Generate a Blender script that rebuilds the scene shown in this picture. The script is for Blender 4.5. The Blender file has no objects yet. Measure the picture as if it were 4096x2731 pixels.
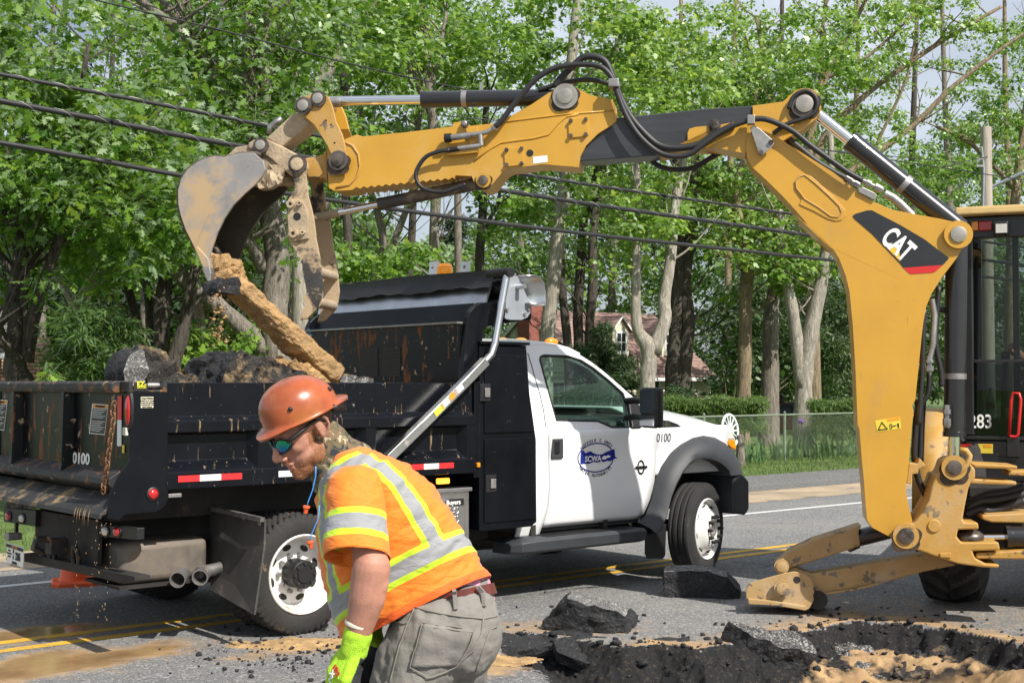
import bpy, bmesh, math, random
import numpy as np
from math import radians as rad, sin, cos, pi
from mathutils import Vector, Matrix, Euler
from mathutils.geometry import tessellate_polygon
random.seed(7); RNG = np.random.default_rng(11)
scene = bpy.context.scene
COL = scene.collection

# ---------------- camera, sky, sun, exposure ----------------
FOC = 1330.0; CAMZ = 1.69; PITCH = math.atan(41 / FOC)
cam = bpy.data.cameras.new('camera'); camo = bpy.data.objects.new('camera', cam); COL.objects.link(camo)
cam.sensor_width = 36; cam.lens = FOC / 1024 * 36; cam.clip_end = 2000; cam.clip_start = .05
camo.location = (0, 0, CAMZ); camo.rotation_euler = (pi / 2 + PITCH, 0, 0)
scene.camera = camo
SUN_EL = rad(45); SUN_AZ = math.atan2(.67, -.74)          # azimuth from +Y clockwise
SDIR = Vector((sin(SUN_AZ) * cos(SUN_EL), cos(SUN_AZ) * cos(SUN_EL), sin(SUN_EL)))
world = bpy.data.worlds.new('World'); scene.world = world; world.use_nodes = True
wn = world.node_tree; bgn = wn.nodes['Background']
sky = wn.nodes.new('ShaderNodeTexSky'); sky.sky_type = 'NISHITA'; sky.sun_disc = False
sky.sun_elevation = SUN_EL; sky.sun_rotation = SUN_AZ; sky.air_density = 1.0; sky.dust_density = 2.0; sky.ozone_density = 1.0
_tc = wn.nodes.new('ShaderNodeTexCoord'); _cn = wn.nodes.new('ShaderNodeTexNoise'); _cn.inputs['Scale'].default_value = 2.2; _cn.inputs['Detail'].default_value = 7
_mp = wn.nodes.new('ShaderNodeMapping'); _mp.inputs['Scale'].default_value = (1, 1, 3.0)
_cr = wn.nodes.new('ShaderNodeValToRGB'); _cr.color_ramp.elements[0].position = .38; _cr.color_ramp.elements[1].position = .68
_cr.color_ramp.elements[0].color = (.25, .25, .25, 1)
_mx = wn.nodes.new('ShaderNodeMix'); _mx.data_type = 'RGBA'; _mx.inputs[7].default_value = (9.6, 10.4, 11.6, 1)
wn.links.new(_tc.outputs['Generated'], _mp.inputs[0]); wn.links.new(_mp.outputs[0], _cn.inputs['Vector']); wn.links.new(_cn.outputs['Fac'], _cr.inputs[0])
wn.links.new(_cr.outputs[0], _mx.inputs[0]); wn.links.new(sky.outputs[0], _mx.inputs[6]); wn.links.new(_mx.outputs[2], bgn.inputs[0])
bgn.inputs[1].default_value = .066
sun = bpy.data.lights.new('sun', 'SUN'); sun.energy = 4.8; sun.angle = rad(.53); sun.color = (1, .95, .87)
suno = bpy.data.objects.new('sun', sun); COL.objects.link(suno); suno.location = (8, -12, 20)
suno.rotation_euler = (-SDIR).to_track_quat('-Z', 'Y').to_euler()
scene.view_settings.view_transform = 'Standard'; scene.view_settings.look = 'None'
scene.view_settings.exposure = .46; scene.view_settings.gamma = 1
scene.render.engine = 'CYCLES'; scene.cycles.max_bounces = 7; scene.cycles.transparent_max_bounces = 12
scene.cycles.use_denoising = True

# ---------------- pixel -> place helpers ----------------
ZT = {'D': (0, 0, .574219), 'A1': (0, 1200, 1.68), 'A2': (0, 1800, 1.68), 'A3': (900, 1400, 1.1783), 'A4': (1700, 1000, 1.68),
      'A5': (1700, 1700, 1.68), 'A6': (600, 200, 1.68), 'A7': (1600, 150, 1.68), 'A8': (2800, 200, 1.8148), 'B1': (3200, 800, 1.7467),
      'B2': (3200, 1600, 1.7467), 'B3': (2900, 2000, 1.9666), 'B4': (1900, 2200, 1.96), 'B5': (0, 0, 1.68), 'B6': (0, 700, 1.742),
      'B7': (1900, 1000, 2.138), 'B8': (600, 900, 2.24), 'P': (0, 0, .25)}
def ray(k, x, y):
    ox, oy, s = ZT[k]; px = (ox + x / s) / 4; py = (oy + y / s) / 4
    u = (px - 512) / FOC; w = (341 - py) / FOC
    return Vector((u, cos(PITCH) - w * sin(PITCH), w * cos(PITCH) + sin(PITCH)))
CAM = Vector((0, 0, CAMZ))
def atY(k, x, y, Y):
    d = ray(k, x, y); return CAM + d * (Y / d.y)
def gnd(k, x, y, z=0):
    d = ray(k, x, y); return CAM + d * ((z - CAMZ) / d.z)
class Frame:
    """local x = (cos phi, sin phi), local y = left of it, z up"""
    def __init__(s, o, phi):
        s.o = Vector(o); s.phi = phi; s.ex = Vector((cos(phi), sin(phi), 0)); s.ey = Vector((-sin(phi), cos(phi), 0))
    def at(s, k, x, y, d=0.0):          # point on local plane y = d
        r = ray(k, x, y); t = (d - (CAM - s.o).dot(s.ey)) / r.dot(s.ey); p = CAM + r * t - s.o
        return Vector((p.dot(s.ex), d, p.z))
    def P(s, k, pts, d=0.0): return [s.at(k, x, y, d) for x, y in pts]
    def w(s, p): return s.o + s.ex * p[0] + s.ey * p[1] + Vector((0, 0, p[2]))
    def loc(s, p):
        q = Vector(p) - s.o; return Vector((q.dot(s.ex), q.dot(s.ey), q.z))

# ---------------- mesh building ----------------
class MB:
    def __init__(s): s.v = []; s.f = []
    def add(s, vs, fs):
        o = len(s.v); s.v += [tuple(v) for v in vs]; s.f += [tuple(i + o for i in f) for f in fs]; return s
    def box(s, c, sz, R=None):
        vs = []
        for dx in (-.5, .5):
            for dy in (-.5, .5):
                for dz in (-.5, .5):
                    q = Vector((dx * sz[0], dy * sz[1], dz * sz[2]))
                    if R is not None: q = R @ q
                    vs.append(Vector(c) + q)
        return s.add(vs, [(0, 1, 3, 2), (4, 6, 7, 5), (0, 4, 5, 1), (2, 3, 7, 6), (0, 2, 6, 4), (1, 5, 7, 3)])
    def bb(s, x0, x1, y0, y1, z0, z1): return s.box(((x0 + x1) / 2, (y0 + y1) / 2, (z0 + z1) / 2), (abs(x1 - x0), abs(y1 - y0), abs(z1 - z0)))
    def prism(s, pts, vec):
        n = len(pts); vec = Vector(vec); pts = [Vector(p) for p in pts]
        fs = [tuple(range(n)), tuple(range(2 * n - 1, n - 1, -1))] + [(i, i + n, (i + 1) % n + n, (i + 1) % n) for i in range(n)]
        return s.add(pts + [p + vec for p in pts], fs)
    def tube(s, pts, r, n=10, cap=True):
        pts = [Vector(p) for p in pts]; m = len(pts)
        if not hasattr(r, '__len__'): r = [r] * m
        up = None; vs = []
        for i in range(m):
            t = (pts[min(i + 1, m - 1)] - pts[max(i - 1, 0)])
            t = t.normalized() if t.length > 1e-9 else Vector((0, 0, 1))
            if up is None: up = t.orthogonal().normalized()
            up = (up - t * up.dot(t)); up = up.normalized() if up.length > 1e-6 else t.orthogonal().normalized()
            sd = t.cross(up)
            for j in range(n):
                a = 2 * pi * j / n; vs.append(pts[i] + (up * cos(a) + sd * sin(a)) * r[i])
        fs = [(i * n + j, i * n + (j + 1) % n, (i + 1) * n + (j + 1) % n, (i + 1) * n + j) for i in range(m - 1) for j in range(n)]
        if cap: fs += [tuple(range(n - 1, -1, -1)), tuple((m - 1) * n + j for j in range(n))]
        return s.add(vs, fs)
    def cyl(s, p0, p1, r0, r1=None, n=18): return s.tube([p0, p1], [r0, r0 if r1 is None else r1], n)
    def lathe(s, o, ax, prof, n=32):
        """prof: list of (t along axis, radius)"""
        ax = Vector(ax).normalized(); u = ax.orthogonal().normalized(); w = ax.cross(u); o = Vector(o); m = len(prof)
        vs = [o + ax * t + (u * cos(2 * pi * j / n) + w * sin(2 * pi * j / n)) * r for t, r in prof for j in range(n)]
        fs = [(i * n + j, i * n + (j + 1) % n, (i + 1) * n + (j + 1) % n, (i + 1) * n + j) for i in range(m - 1) for j in range(n)]
        return s.add(vs, fs)
    def ell(s, c, r, n=16, R=None):
        if not hasattr(r, '__len__'): r = (r, r, r)
        m = n // 2; vs = []; c = Vector(c)
        for i in range(m + 1):
            th = pi * i / m
            for j in range(n):
                q = Vector((r[0] * sin(th) * cos(2 * pi * j / n), r[1] * sin(th) * sin(2 * pi * j / n), r[2] * cos(th)))
                vs.append(c + (R @ q if R is not None else q))
        return s.add(vs, [(i * n + j, (i + 1) * n + j, (i + 1) * n + (j + 1) % n, i * n + (j + 1) % n) for i in range(m) for j in range(n)])
    def loft(s, rings, cap=True, closed=True):
        n = len(rings[0]); m = len(rings); jn = n if closed else n - 1
        fs = [(i * n + j, i * n + (j + 1) % n, (i + 1) * n + (j + 1) % n, (i + 1) * n + j) for i in range(m - 1) for j in range(jn)]
        if cap and closed: fs += [tuple(range(n - 1, -1, -1)), tuple((m - 1) * n + j for j in range(n))]
        return s.add([p for r in rings for p in r], fs)
    def holed(s, outer, holes, vec):
        """outer / holes: lists of 3D points (roughly planar); solid of thickness vec"""
        loops = [[Vector(p) for p in outer]] + [[Vector(p) for p in h] for h in holes]
        flat = [p for l in loops for p in l]; N = len(flat); vec = Vector(vec)
        tris = tessellate_polygon(loops)
        fs = [tuple(t) for t in tris] + [tuple(i + N for i in reversed(t)) for t in tris]
        o = 0
        for l in loops:
            m = len(l); fs += [(o + i, o + (i + 1) % m, o + (i + 1) % m + N, o + i + N) for i in range(m)]; o += m
        return s.add(flat + [p + vec for p in flat], fs)
    def build(s, name, mat, parent=None, smooth=35, bevel=0, seg=2, sub=0, weld=True, solid=0):
        me = bpy.data.meshes.new(name); me.from_pydata(s.v, [], s.f)
        if weld or True:
            bm = bmesh.new(); bm.from_mesh(me)
            if weld: bmesh.ops.remove_doubles(bm, verts=bm.verts, dist=1e-5)
            bmesh.ops.recalc_face_normals(bm, faces=bm.faces); bm.to_mesh(me); bm.free()
        return finish(me, name, mat, parent, smooth, bevel, seg, sub, solid)
def finish(me, name, mat, parent=None, smooth=35, bevel=0, seg=2, sub=0, solid=0):
    o = bpy.data.objects.new(name, me); COL.objects.link(o)
    if mat: me.materials.append(mat)
    if smooth:
        me.polygons.foreach_set('use_smooth', [True] * len(me.polygons))
        if smooth < 180: me.set_sharp_from_angle(angle=rad(smooth))
    if parent: o.parent = parent
    if solid: m = o.modifiers.new('s', 'SOLIDIFY'); m.thickness = solid; m.offset = 0
    if bevel:
        m = o.modifiers.new('b', 'BEVEL'); m.width = bevel; m.segments = seg; m.limit_method = 'ANGLE'; m.angle_limit = rad(32)
    if sub: m = o.modifiers.new('u', 'SUBSURF'); m.levels = sub; m.render_levels = sub
    return o
def tag(o, label=None, cat=None, group=None, kind=None):
    if label: o['label'] = label
    if cat: o['category'] = cat
    if group: o['group'] = group
    if kind: o['kind'] = kind
    return o
def empty(name, loc=(0, 0, 0), phi=0, label=None, cat=None, group=None, parent=None):
    o = bpy.data.objects.new(name, None); COL.objects.link(o); o.location = loc; o.rotation_euler = (0, 0, phi); o.empty_display_size = .2
    if parent: o.parent = parent
    return tag(o, label, cat, group)
def dup(o, parent=None, **kw):
    c = o.copy(); COL.objects.link(c); c.parent = parent
    for ch in list(o.children): dup(ch, c)
    for k, v in kw.items(): setattr(c, k, v)
    return c
def flip(o, parent, ymid, name=None):
    """mirrored copy (own mesh) about local plane y = ymid"""
    me = o.data.copy(); co = np.empty(len(me.vertices) * 3); me.vertices.foreach_get('co', co); co = co.reshape(-1, 3)
    co[:, 1] = 2 * ymid - co[:, 1]; me.vertices.foreach_set('co', co.ravel()); me.flip_normals()
    c = o.copy(); c.data = me; COL.objects.link(c); c.parent = parent
    return c
def text(name, body, mat, M, size, parent=None, bold=0, ext=.0015, sx=1, align='CENTER', shear=0):
    cu = bpy.data.curves.new(name, 'FONT'); cu.body = body; cu.size = size; cu.align_x = align; cu.align_y = 'CENTER'
    cu.offset = bold; cu.extrude = ext; cu.resolution_u = 3; cu.shear = shear
    t = bpy.data.objects.new(name, cu); COL.objects.link(t); bpy.context.view_layer.update()
    me = bpy.data.meshes.new_from_object(t.evaluated_get(bpy.context.evaluated_depsgraph_get()))
    bpy.data.objects.remove(t); bpy.data.curves.remove(cu)
    S = Matrix.Diagonal((sx, 1, 1, 1)); me.transform(M @ S)
    return finish(me, name, mat, parent, 0)
def mat4(o, x, y, z=None):
    x = Vector(x).normalized(); y = Vector(y); y = (y - x * y.dot(x)).normalized(); z = x.cross(y)
    m = Matrix((x, y, z)).transposed().to_4x4(); m.translation = Vector(o); return m

def text_fit(name, body, m, BL, BR, TL, parent, bold=.0, out=(0, -1, 0), ext=.0):
    cu = bpy.data.curves.new(name, 'FONT'); cu.body = body; cu.size = 1; cu.offset = bold; cu.extrude = .001; cu.resolution_u = 4
    t = bpy.data.objects.new(name, cu); COL.objects.link(t); bpy.context.view_layer.update(); me = bpy.data.meshes.new_from_object(t.evaluated_get(bpy.context.evaluated_depsgraph_get())); bpy.data.objects.remove(t)
    xs_ = [v.co.x for v in me.vertices]; ys_ = [v.co.y for v in me.vertices]; x0, x1, y0, y1 = min(xs_), max(xs_), min(ys_), max(ys_)
    for v in me.vertices:
        a = (v.co.x - x0) / (x1 - x0); c = (v.co.y - y0) / (y1 - y0); v.co = BL + (BR - BL) * a + (TL - BL) * c + Vector(out) * (v.co.z)
    return finish(me, name, m, parent, 0)
# ---------------- materials ----------------
def mat(name, col, rough=.5, metal=0, var=.15, vs=6, bump=0, bs=80, dirt=None, dm=.5, ds=3, dw=.08, drough=.9, coat=0, chip=None, cm=.66, cs=25, spec=.5, stretch=None, scr=None, sm=.70, trans=0, emis=None, es=0, dstretch=None):
    m = bpy.data.materials.new(name); m.use_nodes = True; nt = m.node_tree; N = nt.nodes; L = nt.links
    b = N['Principled BSDF']; b.inputs['Roughness'].default_value = rough; b.inputs['Metallic'].default_value = metal
    b.inputs['Specular IOR Level'].default_value = spec; b.inputs['Coat Weight'].default_value = coat; b.inputs['Coat Roughness'].default_value = .06
    if trans: b.inputs['Transmission Weight'].default_value = trans
    if emis: b.inputs['Emission Color'].default_value = (*emis, 1); b.inputs['Emission Strength'].default_value = es
    tc = N.new('ShaderNodeTexCoord'); vec = tc.outputs['Object']
    def mapping(s):
        mp = N.new('ShaderNodeMapping'); mp.inputs['Scale'].default_value = s; L.new(tc.outputs['Object'], mp.inputs[0]); return mp.outputs[0]
    if stretch: vec = mapping(stretch)
    def noise(sc, det=6, v=None, rg=.6):
        n = N.new('ShaderNodeTexNoise'); n.inputs['Scale'].default_value = sc; n.inputs['Detail'].default_value = det; n.inputs['Roughness'].default_value = rg
        L.new(v if v is not None else vec, n.inputs['Vector']); return n.outputs['Fac']
    def ramp(src, p0, p1):
        r = N.new('ShaderNodeMapRange'); r.inputs['From Min'].default_value = p0; r.inputs['From Max'].default_value = p1; r.clamp = True
        L.new(src, r.inputs['Value']); return r.outputs[0]
    def mix(fac, a, bcol):
        x = N.new('ShaderNodeMix'); x.data_type = 'RGBA'
        if fac is not None: L.new(fac, x.inputs[0])
        for i, c in ((6, a), (7, bcol)):
            if isinstance(c, tuple): x.inputs[i].default_value = (*c[:3], 1)
            else: L.new(c, x.inputs[i])
        return x.outputs[2]
    c0 = tuple(max(0, k * (1 - var)) for k in col); c1 = tuple(min(1, k * (1 + var)) for k in col)
    cc = mix(ramp(noise(vs), .3, .7), c0, c1) if var else None
    if cc is None: cc = mix(None, col, col)
    r_out = None
    if chip: 
        cmk = ramp(noise(cs, 8), cm, cm + .02); cc = mix(cmk, cc, chip)
    if scr:
        for st_, k_ in (((1.5, 1.5, 30), 5), ((30, 30, 1.5), 4)):
            cc = mix(ramp(noise(k_, 3, mapping(st_)), sm, sm + .015), cc, scr)
    if dirt:
        dmk = ramp(noise(ds, 10, mapping(dstretch) if dstretch else None, .68), dm, dm + dw); cc = mix(dmk, cc, dirt)
        rr = N.new('ShaderNodeMix'); rr.data_type = 'FLOAT'; L.new(dmk, rr.inputs[0]); rr.inputs[2].default_value = rough; rr.inputs[3].default_value = drough
        L.new(rr.outputs[0], b.inputs['Roughness'])
        if metal:
            r2 = N.new('ShaderNodeMix'); r2.data_type = 'FLOAT'; L.new(dmk, r2.inputs[0]); r2.inputs[2].default_value = metal; r2.inputs[3].default_value = 0
            L.new(r2.outputs[0], b.inputs['Metallic'])
    L.new(cc, b.inputs['Base Color'])
    if bump:
        bp = N.new('ShaderNodeBump'); bp.inputs['Strength'].default_value = 1; bp.inputs['Distance'].default_value = bump
        L.new(noise(bs, 8), bp.inputs['Height']); L.new(bp.outputs[0], b.inputs['Normal'])
    return m
SAND = (.42, .27, .12); DUST = (.40, .30, .19)
# ---------------- noise ----------------
def _h(i, j, k): 
    n = (i * 374761393 + j * 668265263 + k * 2147483647 * 0 + k * 1274126177) & 0xffffffff
    n = ((n ^ (n >> 13)) * 1274126177) & 0xffffffff
    return ((n ^ (n >> 16)) & 0xffff) / 65535.0
def vnoise(x, y, seed=0):
    x = np.asarray(x, float); y = np.asarray(y, float); i = np.floor(x).astype(np.int64); j = np.floor(y).astype(np.int64)
    fx = x - i; fy = y - j; fx = fx * fx * (3 - 2 * fx); fy = fy * fy * (3 - 2 * fy); k = np.int64(seed)
    return (_h(i, j, k) * (1 - fx) + _h(i + 1, j, k) * fx) * (1 - fy) + (_h(i, j + 1, k) * (1 - fx) + _h(i + 1, j + 1, k) * fx) * fy
def fbm(x, y, s=1.0, o=4, seed=0):
    t = 0; a = 1; w = 0
    for q in range(o):
        t = t + a * vnoise(x * s, y * s, seed + q * 17); w += a; a *= .5; s *= 2.03
    return t / w
from mathutils import noise as mnoise
def displace(me, amp, sc, oct=4, off=0.0):
    co = np.empty(len(me.vertices) * 3); me.vertices.foreach_get('co', co); nn = np.empty(len(me.vertices) * 3); me.vertices.foreach_get('normal', nn)
    co = co.reshape(-1, 3); nn = nn.reshape(-1, 3)
    d = np.array([mnoise.fractal(Vector(c) * sc + Vector((off, off * 1.7, 0)), .9, 2.1, oct) for c in co])
    co += nn * (d * amp)[:, None]; me.vertices.foreach_set('co', co.ravel()); me.update()
def smooth01(t): t = np.clip(t, 0, 1); return t * t * (3 - 2 * t)

# ---------------- asphalt material: worn aggregate, optional sand / broken-edge attributes ----------------
def asphalt_mat(name, base, wear=True):
    m = bpy.data.materials.new(name); m.use_nodes = True; nt = m.node_tree; N = nt.nodes; L = nt.links; b = N['Principled BSDF']
    tc = N.new('ShaderNodeTexCoord'); V = tc.outputs['Object']
    def n_(sc, det=5, rg=.6):
        n = N.new('ShaderNodeTexNoise'); n.inputs['Scale'].default_value = sc; n.inputs['Detail'].default_value = det; n.inputs['Roughness'].default_value = rg; L.new(V, n.inputs['Vector']); return n.outputs['Fac']
    def rg_(src, a, c, lo=0, hi=1):
        r = N.new('ShaderNodeMapRange'); r.inputs[1].default_value = a; r.inputs[2].default_value = c; r.inputs[3].default_value = lo; r.inputs[4].default_value = hi; L.new(src, r.inputs[0]); return r.outputs[0]
    def mx(f, a, c):
        x = N.new('ShaderNodeMix'); x.data_type = 'RGBA'; L.new(f, x.inputs[0])
        for i, k in ((6, a), (7, c)):
            if isinstance(k, tuple): x.inputs[i].default_value = (*k, 1)
            else: L.new(k, x.inputs[i])
        return x.outputs[2]
    def mul(a, c):
        x = N.new('ShaderNodeMath'); x.operation = 'MULTIPLY'; L.new(a, x.inputs[0])
        if isinstance(c, (int, float)): x.inputs[1].default_value = c
        else: L.new(c, x.inputs[1])
        return x.outputs[0]
    def attr(a):
        x = N.new('ShaderNodeAttribute'); x.attribute_name = a; return x.outputs['Fac']
    g = base
    c = mx(rg_(n_(.55, 6, .7), .35, .65), tuple(g * k for k in (.74, .75, .78)), tuple(g * k for k in (1.15, 1.12, 1.06)))
    rt = N.new('ShaderNodeMapping'); rt.inputs['Rotation'].default_value = (0, 0, -rad(40.3)); L.new(V, rt.inputs[0]); r2 = N.new('ShaderNodeMapping'); r2.inputs['Scale'].default_value = (.10, 1.1, 1); L.new(rt.outputs[0], r2.inputs[0])
    tn = N.new('ShaderNodeTexNoise'); tn.inputs['Scale'].default_value = 1.3; tn.inputs['Detail'].default_value = 5; L.new(r2.outputs[0], tn.inputs['Vector'])
    c = mx(mul(rg_(tn.outputs['Fac'], .48, .66), .45), c, tuple(g * k for k in (.45, .45, .46))); c = mx(mul(rg_(n_(1.7, 7, .7), .60, .70), .4), c, tuple(g * k for k in (.5, .48, .46)))
    vo = N.new('ShaderNodeTexVoronoi'); vo.inputs['Scale'].default_value = 150; L.new(V, vo.inputs['Vector'])
    sep = N.new('ShaderNodeSeparateColor'); L.new(vo.outputs['Color'], sep.inputs[0])
    c = mx(mul(rg_(sep.outputs[0], .70, .86), .75), c, (.36, .35, .33))
    c = mx(mul(rg_(sep.outputs[1], .72, .84), .7), c, (.05, .05, .052))
    vo2 = N.new('ShaderNodeTexVoronoi'); vo2.inputs['Scale'].default_value = 70; L.new(V, vo2.inputs['Vector'])
    sp2 = N.new('ShaderNodeSeparateColor'); L.new(vo2.outputs['Color'], sp2.inputs[0])
    c = mx(mul(rg_(sp2.outputs[0], .86, .93), .55), c, (.5, .48, .45))
    # tar crack lines
    dn = N.new('ShaderNodeTexNoise'); dn.inputs['Scale'].default_value = 1.4; dn.inputs['Detail'].default_value = 6; L.new(V, dn.inputs['Vector'])
    ad = N.new('ShaderNodeMix'); ad.data_type = 'VECTOR'; ad.inputs[0].default_value = .35; L.new(V, ad.inputs[4]); L.new(dn.outputs['Color'], ad.inputs[5])
    ve = N.new('ShaderNodeTexVoronoi'); ve.feature = 'DISTANCE_TO_EDGE'; ve.inputs['Scale'].default_value = .45; L.new(ad.outputs[1], ve.inputs['Vector'])
    cr = mul(rg_(ve.outputs['Distance'], .0015, .005, 1, 0), rg_(n_(.7), .52, .62))
    c = mx(cr, c, (.02, .02, .02))
    # broken black edge and sand from mesh attributes
    blk = attr('blk'); c = mx(rg_(blk, .2, .7), c, mx(rg_(n_(40, 8, .78), .54, .72), (.012, .012, .013), (.13, .095, .065)))
    sf = N.new('ShaderNodeMath'); sf.operation = 'ADD'; L.new(attr('sand'), sf.inputs[0]); L.new(rg_(n_(9, 9, .72), .2, .8, -.35, .35), sf.inputs[1])
    sandc = mx(rg_(n_(6, 8), .35, .65), (.30, .19, .10), (.50, .33, .16)); sandc = mx(rg_(n_(120, 3), .55, .75), sandc, (.58, .44, .27))
    c = mx(mul(rg_(sf.outputs[0], .28, .62), .96), c, sandc)
    wet = attr('wet'); c = mx(mul(wet, .97), c, mx(rg_(n_(3, 4), .35, .65), (.22, .135, .065), (.36, .235, .115)))
    L.new(c, b.inputs['Base Color']); L.new(rg_(wet, .3, .75, .88, .07), b.inputs['Roughness']); b.inputs['Specular IOR Level'].default_value = .35
    bp = N.new('ShaderNodeBump'); bp.inputs['Distance'].default_value = .006; L.new(n_(150, 4, .8), bp.inputs['Height'])
    L.new(rg_(wet, 0, .6, 1, .02), bp.inputs['Strength']); L.new(bp.outputs[0], b.inputs['Normal'])
    return m
M_ASPH = asphalt_mat('asphalt', .20); M_ASPH2 = asphalt_mat('driveway_asphalt', .13)
M_BLACKASPH = mat('broken_asphalt', (.016, .016, .018), .72, var=.5, vs=30, bump=.02, bs=45, chip=(.13, .12, .10), cm=.64, cs=60, spec=.5)
M_SAND = mat('sand', SAND, .95, var=.35, vs=9, bump=.012, bs=60, chip=(.24, .15, .07), cm=.60, cs=25)
M_MUD = mat('wet_mud', (.38, .23, .095), .6, var=.35, vs=7, bump=.03, bs=30, chip=(.20, .13, .06), cm=.64, cs=14)
M_GRASS = mat('grass', (.095, .15, .032), .8, var=.45, vs=.8, bump=.02, bs=40, dirt=(.25, .19, .09), dm=.62, ds=1.2)

# ---------------- road frame ----------------
PHI = rad(40.3); RF = Frame((0, 0, 0), PHI)
def uv(u, v, z=0): return RF.w((u, v, z))
def terr(v): return -.015 - .7 * float(smooth01((v - 21) / 24))
def sheet(name, u0, u1, v0, v1, z, m, parent=None, nu=1, nv=1, fz=None):
    b = MB(); vs = [uv(u0 + (u1 - u0) * i / nu, v0 + (v1 - v0) * j / nv, z + (fz(v0 + (v1 - v0) * j / nv) if fz else 0)) for i in range(nu + 1) for j in range(nv + 1)]
    b.add(vs, [(i * (nv + 1) + j, (i + 1) * (nv + 1) + j, (i + 1) * (nv + 1) + j + 1, i * (nv + 1) + j + 1) for i in range(nu) for j in range(nv)])
    return b.build(name, m, parent, 180)
ground = MB()
vv = [-300, -60, -9, 12.3, 21, 23, 25, 28, 31, 34, 37, 40, 43, 46, 60, 120, 700]; uu = [-500, -100, -40, 0, 20, 40, 100, 200, 700]
ground.add([uv(u, v, -.03 + (terr(v) if v > 12 else -1.5)) for u in uu for v in vv], [(i * len(vv) + j, (i + 1) * len(vv) + j, (i + 1) * len(vv) + j + 1, i * len(vv) + j + 1) for i in range(len(uu) - 1) for j in range(len(vv) - 1)])
ground = tag(ground.build('ground', M_GRASS, None, 180), kind='structure')

# road sheet with a real opening where the trench patch is laid in
PX0, PX1, PY0, PY1 = -1.5, 5.0, 6.0, 10.6
outer = [uv(-90, -8.5), uv(160, -8.5), uv(160, 12.25), uv(-90, 12.25)]
hole = [Vector((PX0, PY0, 0)), Vector((PX1, PY0, 0)), Vector((PX1, PY1, 0)), Vector((PX0, PY1, 0))]
b = MB(); fl = outer + hole; b.add(fl, [tuple(t) for t in tessellate_polygon([outer, hole])])
road = tag(b.build('road', M_ASPH, None, 0), kind='structure')
# trench patch
_e = [gnd('B4', x, y) for x, y in ((-250, 760), (-60, 730), (130, 690), (300, 645), (520, 652), (700, 672), (850, 692), (1000, 722), (1200, 742), (1400, 716), (1560, 736), (1750, 766), (1950, 722), (2230, 692))] + \
     [gnd('B3', x, y) for x, y in ((640, 1010), (990, 932), (1100, 936), (1400, 962), (1700, 990), (2000, 1050), (2352, 1120), (2900, 1200))]
_ex = np.array([p.x for p in _e]); _ey = np.array([p.y for p in _e])
st = .0155; xs = np.arange(PX0, PX1 + st / 2, (PX1 - PX0) / round((PX1 - PX0) / st)); ys = np.arange(PY0, PY1 + st / 2, (PY1 - PY0) / round((PY1 - PY0) / st))
GX, GY = np.meshgrid(xs, ys, indexing='ij')
def edgeY(x): return np.interp(x, _ex, _ey)
def pit(X, Y):
    jag = (fbm(X, Y, 6, 4, 3) - .5) * .20 + (fbm(X, Y, 24, 3, 5) - .5) * .05
    d = np.minimum(edgeY(X) - Y, (X + .02 - .25 * (8.3 - Y)) * .9) + jag
    right = smooth01((X - 1.75) / .5); n1 = fbm(X, Y, 4, 5, 9) - .5; n2 = fbm(X, Y, 16, 4, 12) - .5; n3 = fbm(X, Y, 45, 3, 22) - .5
    wd = .34 + (.15 - .34) * right + n1 * .12                       # how far the broken face leans back
    lip = -.15 * np.clip(d / wd, 0, 1) ** 1.15
    step = np.floor((d / wd + n2 * .8) * 3) / 3
    face = -.05 * np.clip(step, 0, 1) * (1 - right * .6)
    soil = -.16 * smooth01((d - .25) / .6) + (n1 * .16 + n2 * .10 * (1 - .75 * right) + n3 * .06 * (1 - .7 * right)) * smooth01((d - .02) / .1)
    mound = .12 * np.exp(-((X - 3.1) ** 2 / .30 + (Y - 7.6) ** 2 / .14)) + .08 * np.exp(-((X - 2.35) ** 2 / .05 + (Y - 8.8) ** 2 / .02)) + .07 * np.exp(-((X - 3.3) ** 2 / .3 + (Y - 8.1) ** 2 / .03))
    z = lip + face + soil + mound * smooth01(d / .1); z = np.where(d < 0, .02 * n3 * smooth01(1 + d / .1), z)
    out = np.minimum(np.minimum(X - PX0, PX1 - X), np.minimum(Y - PY0, PY1 - Y)); z = z * smooth01(out / .12)
    sand_in = smooth01((d - .16) / .16) * (right * (.60 + n1 * 2.2 + n2) + (1 - right) * smooth01((d - .40) / .3) * (.50 + n1 * 2.0 + n2))
    sand_in = np.clip(np.maximum(sand_in, mound * 9 * smooth01(d / .08)), 0, 1)
    blk = smooth01((d + n3 * .1) / .02)
    band = np.exp(-np.clip(-d, 0, 9) / (.22 + .32 * smooth01((X - .6) / 1.6))) * smooth01((X - .35) / .6) * (d < 0)
    left = np.exp(-((X + .25) ** 2 / .12 + (Y - 8.0) ** 2 / .12)) * .95; left2 = .5 * np.exp(-((X - .3) ** 2 / .7 + (Y - 9.2) ** 2 / .3))
    sand = np.maximum.reduce([sand_in, band * .80, left * (d < .1), left2 * (d < 0), .30 * right * (d < 0)])
    wet = smooth01((d - .3) / .1) * smooth01((n1 + .04) * -14) * (right > .3) * smooth01((8.9 - Y) / .2)
    return z, blk, sand, wet
pz, pblk, psand, pwet = pit(GX, GY)
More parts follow.
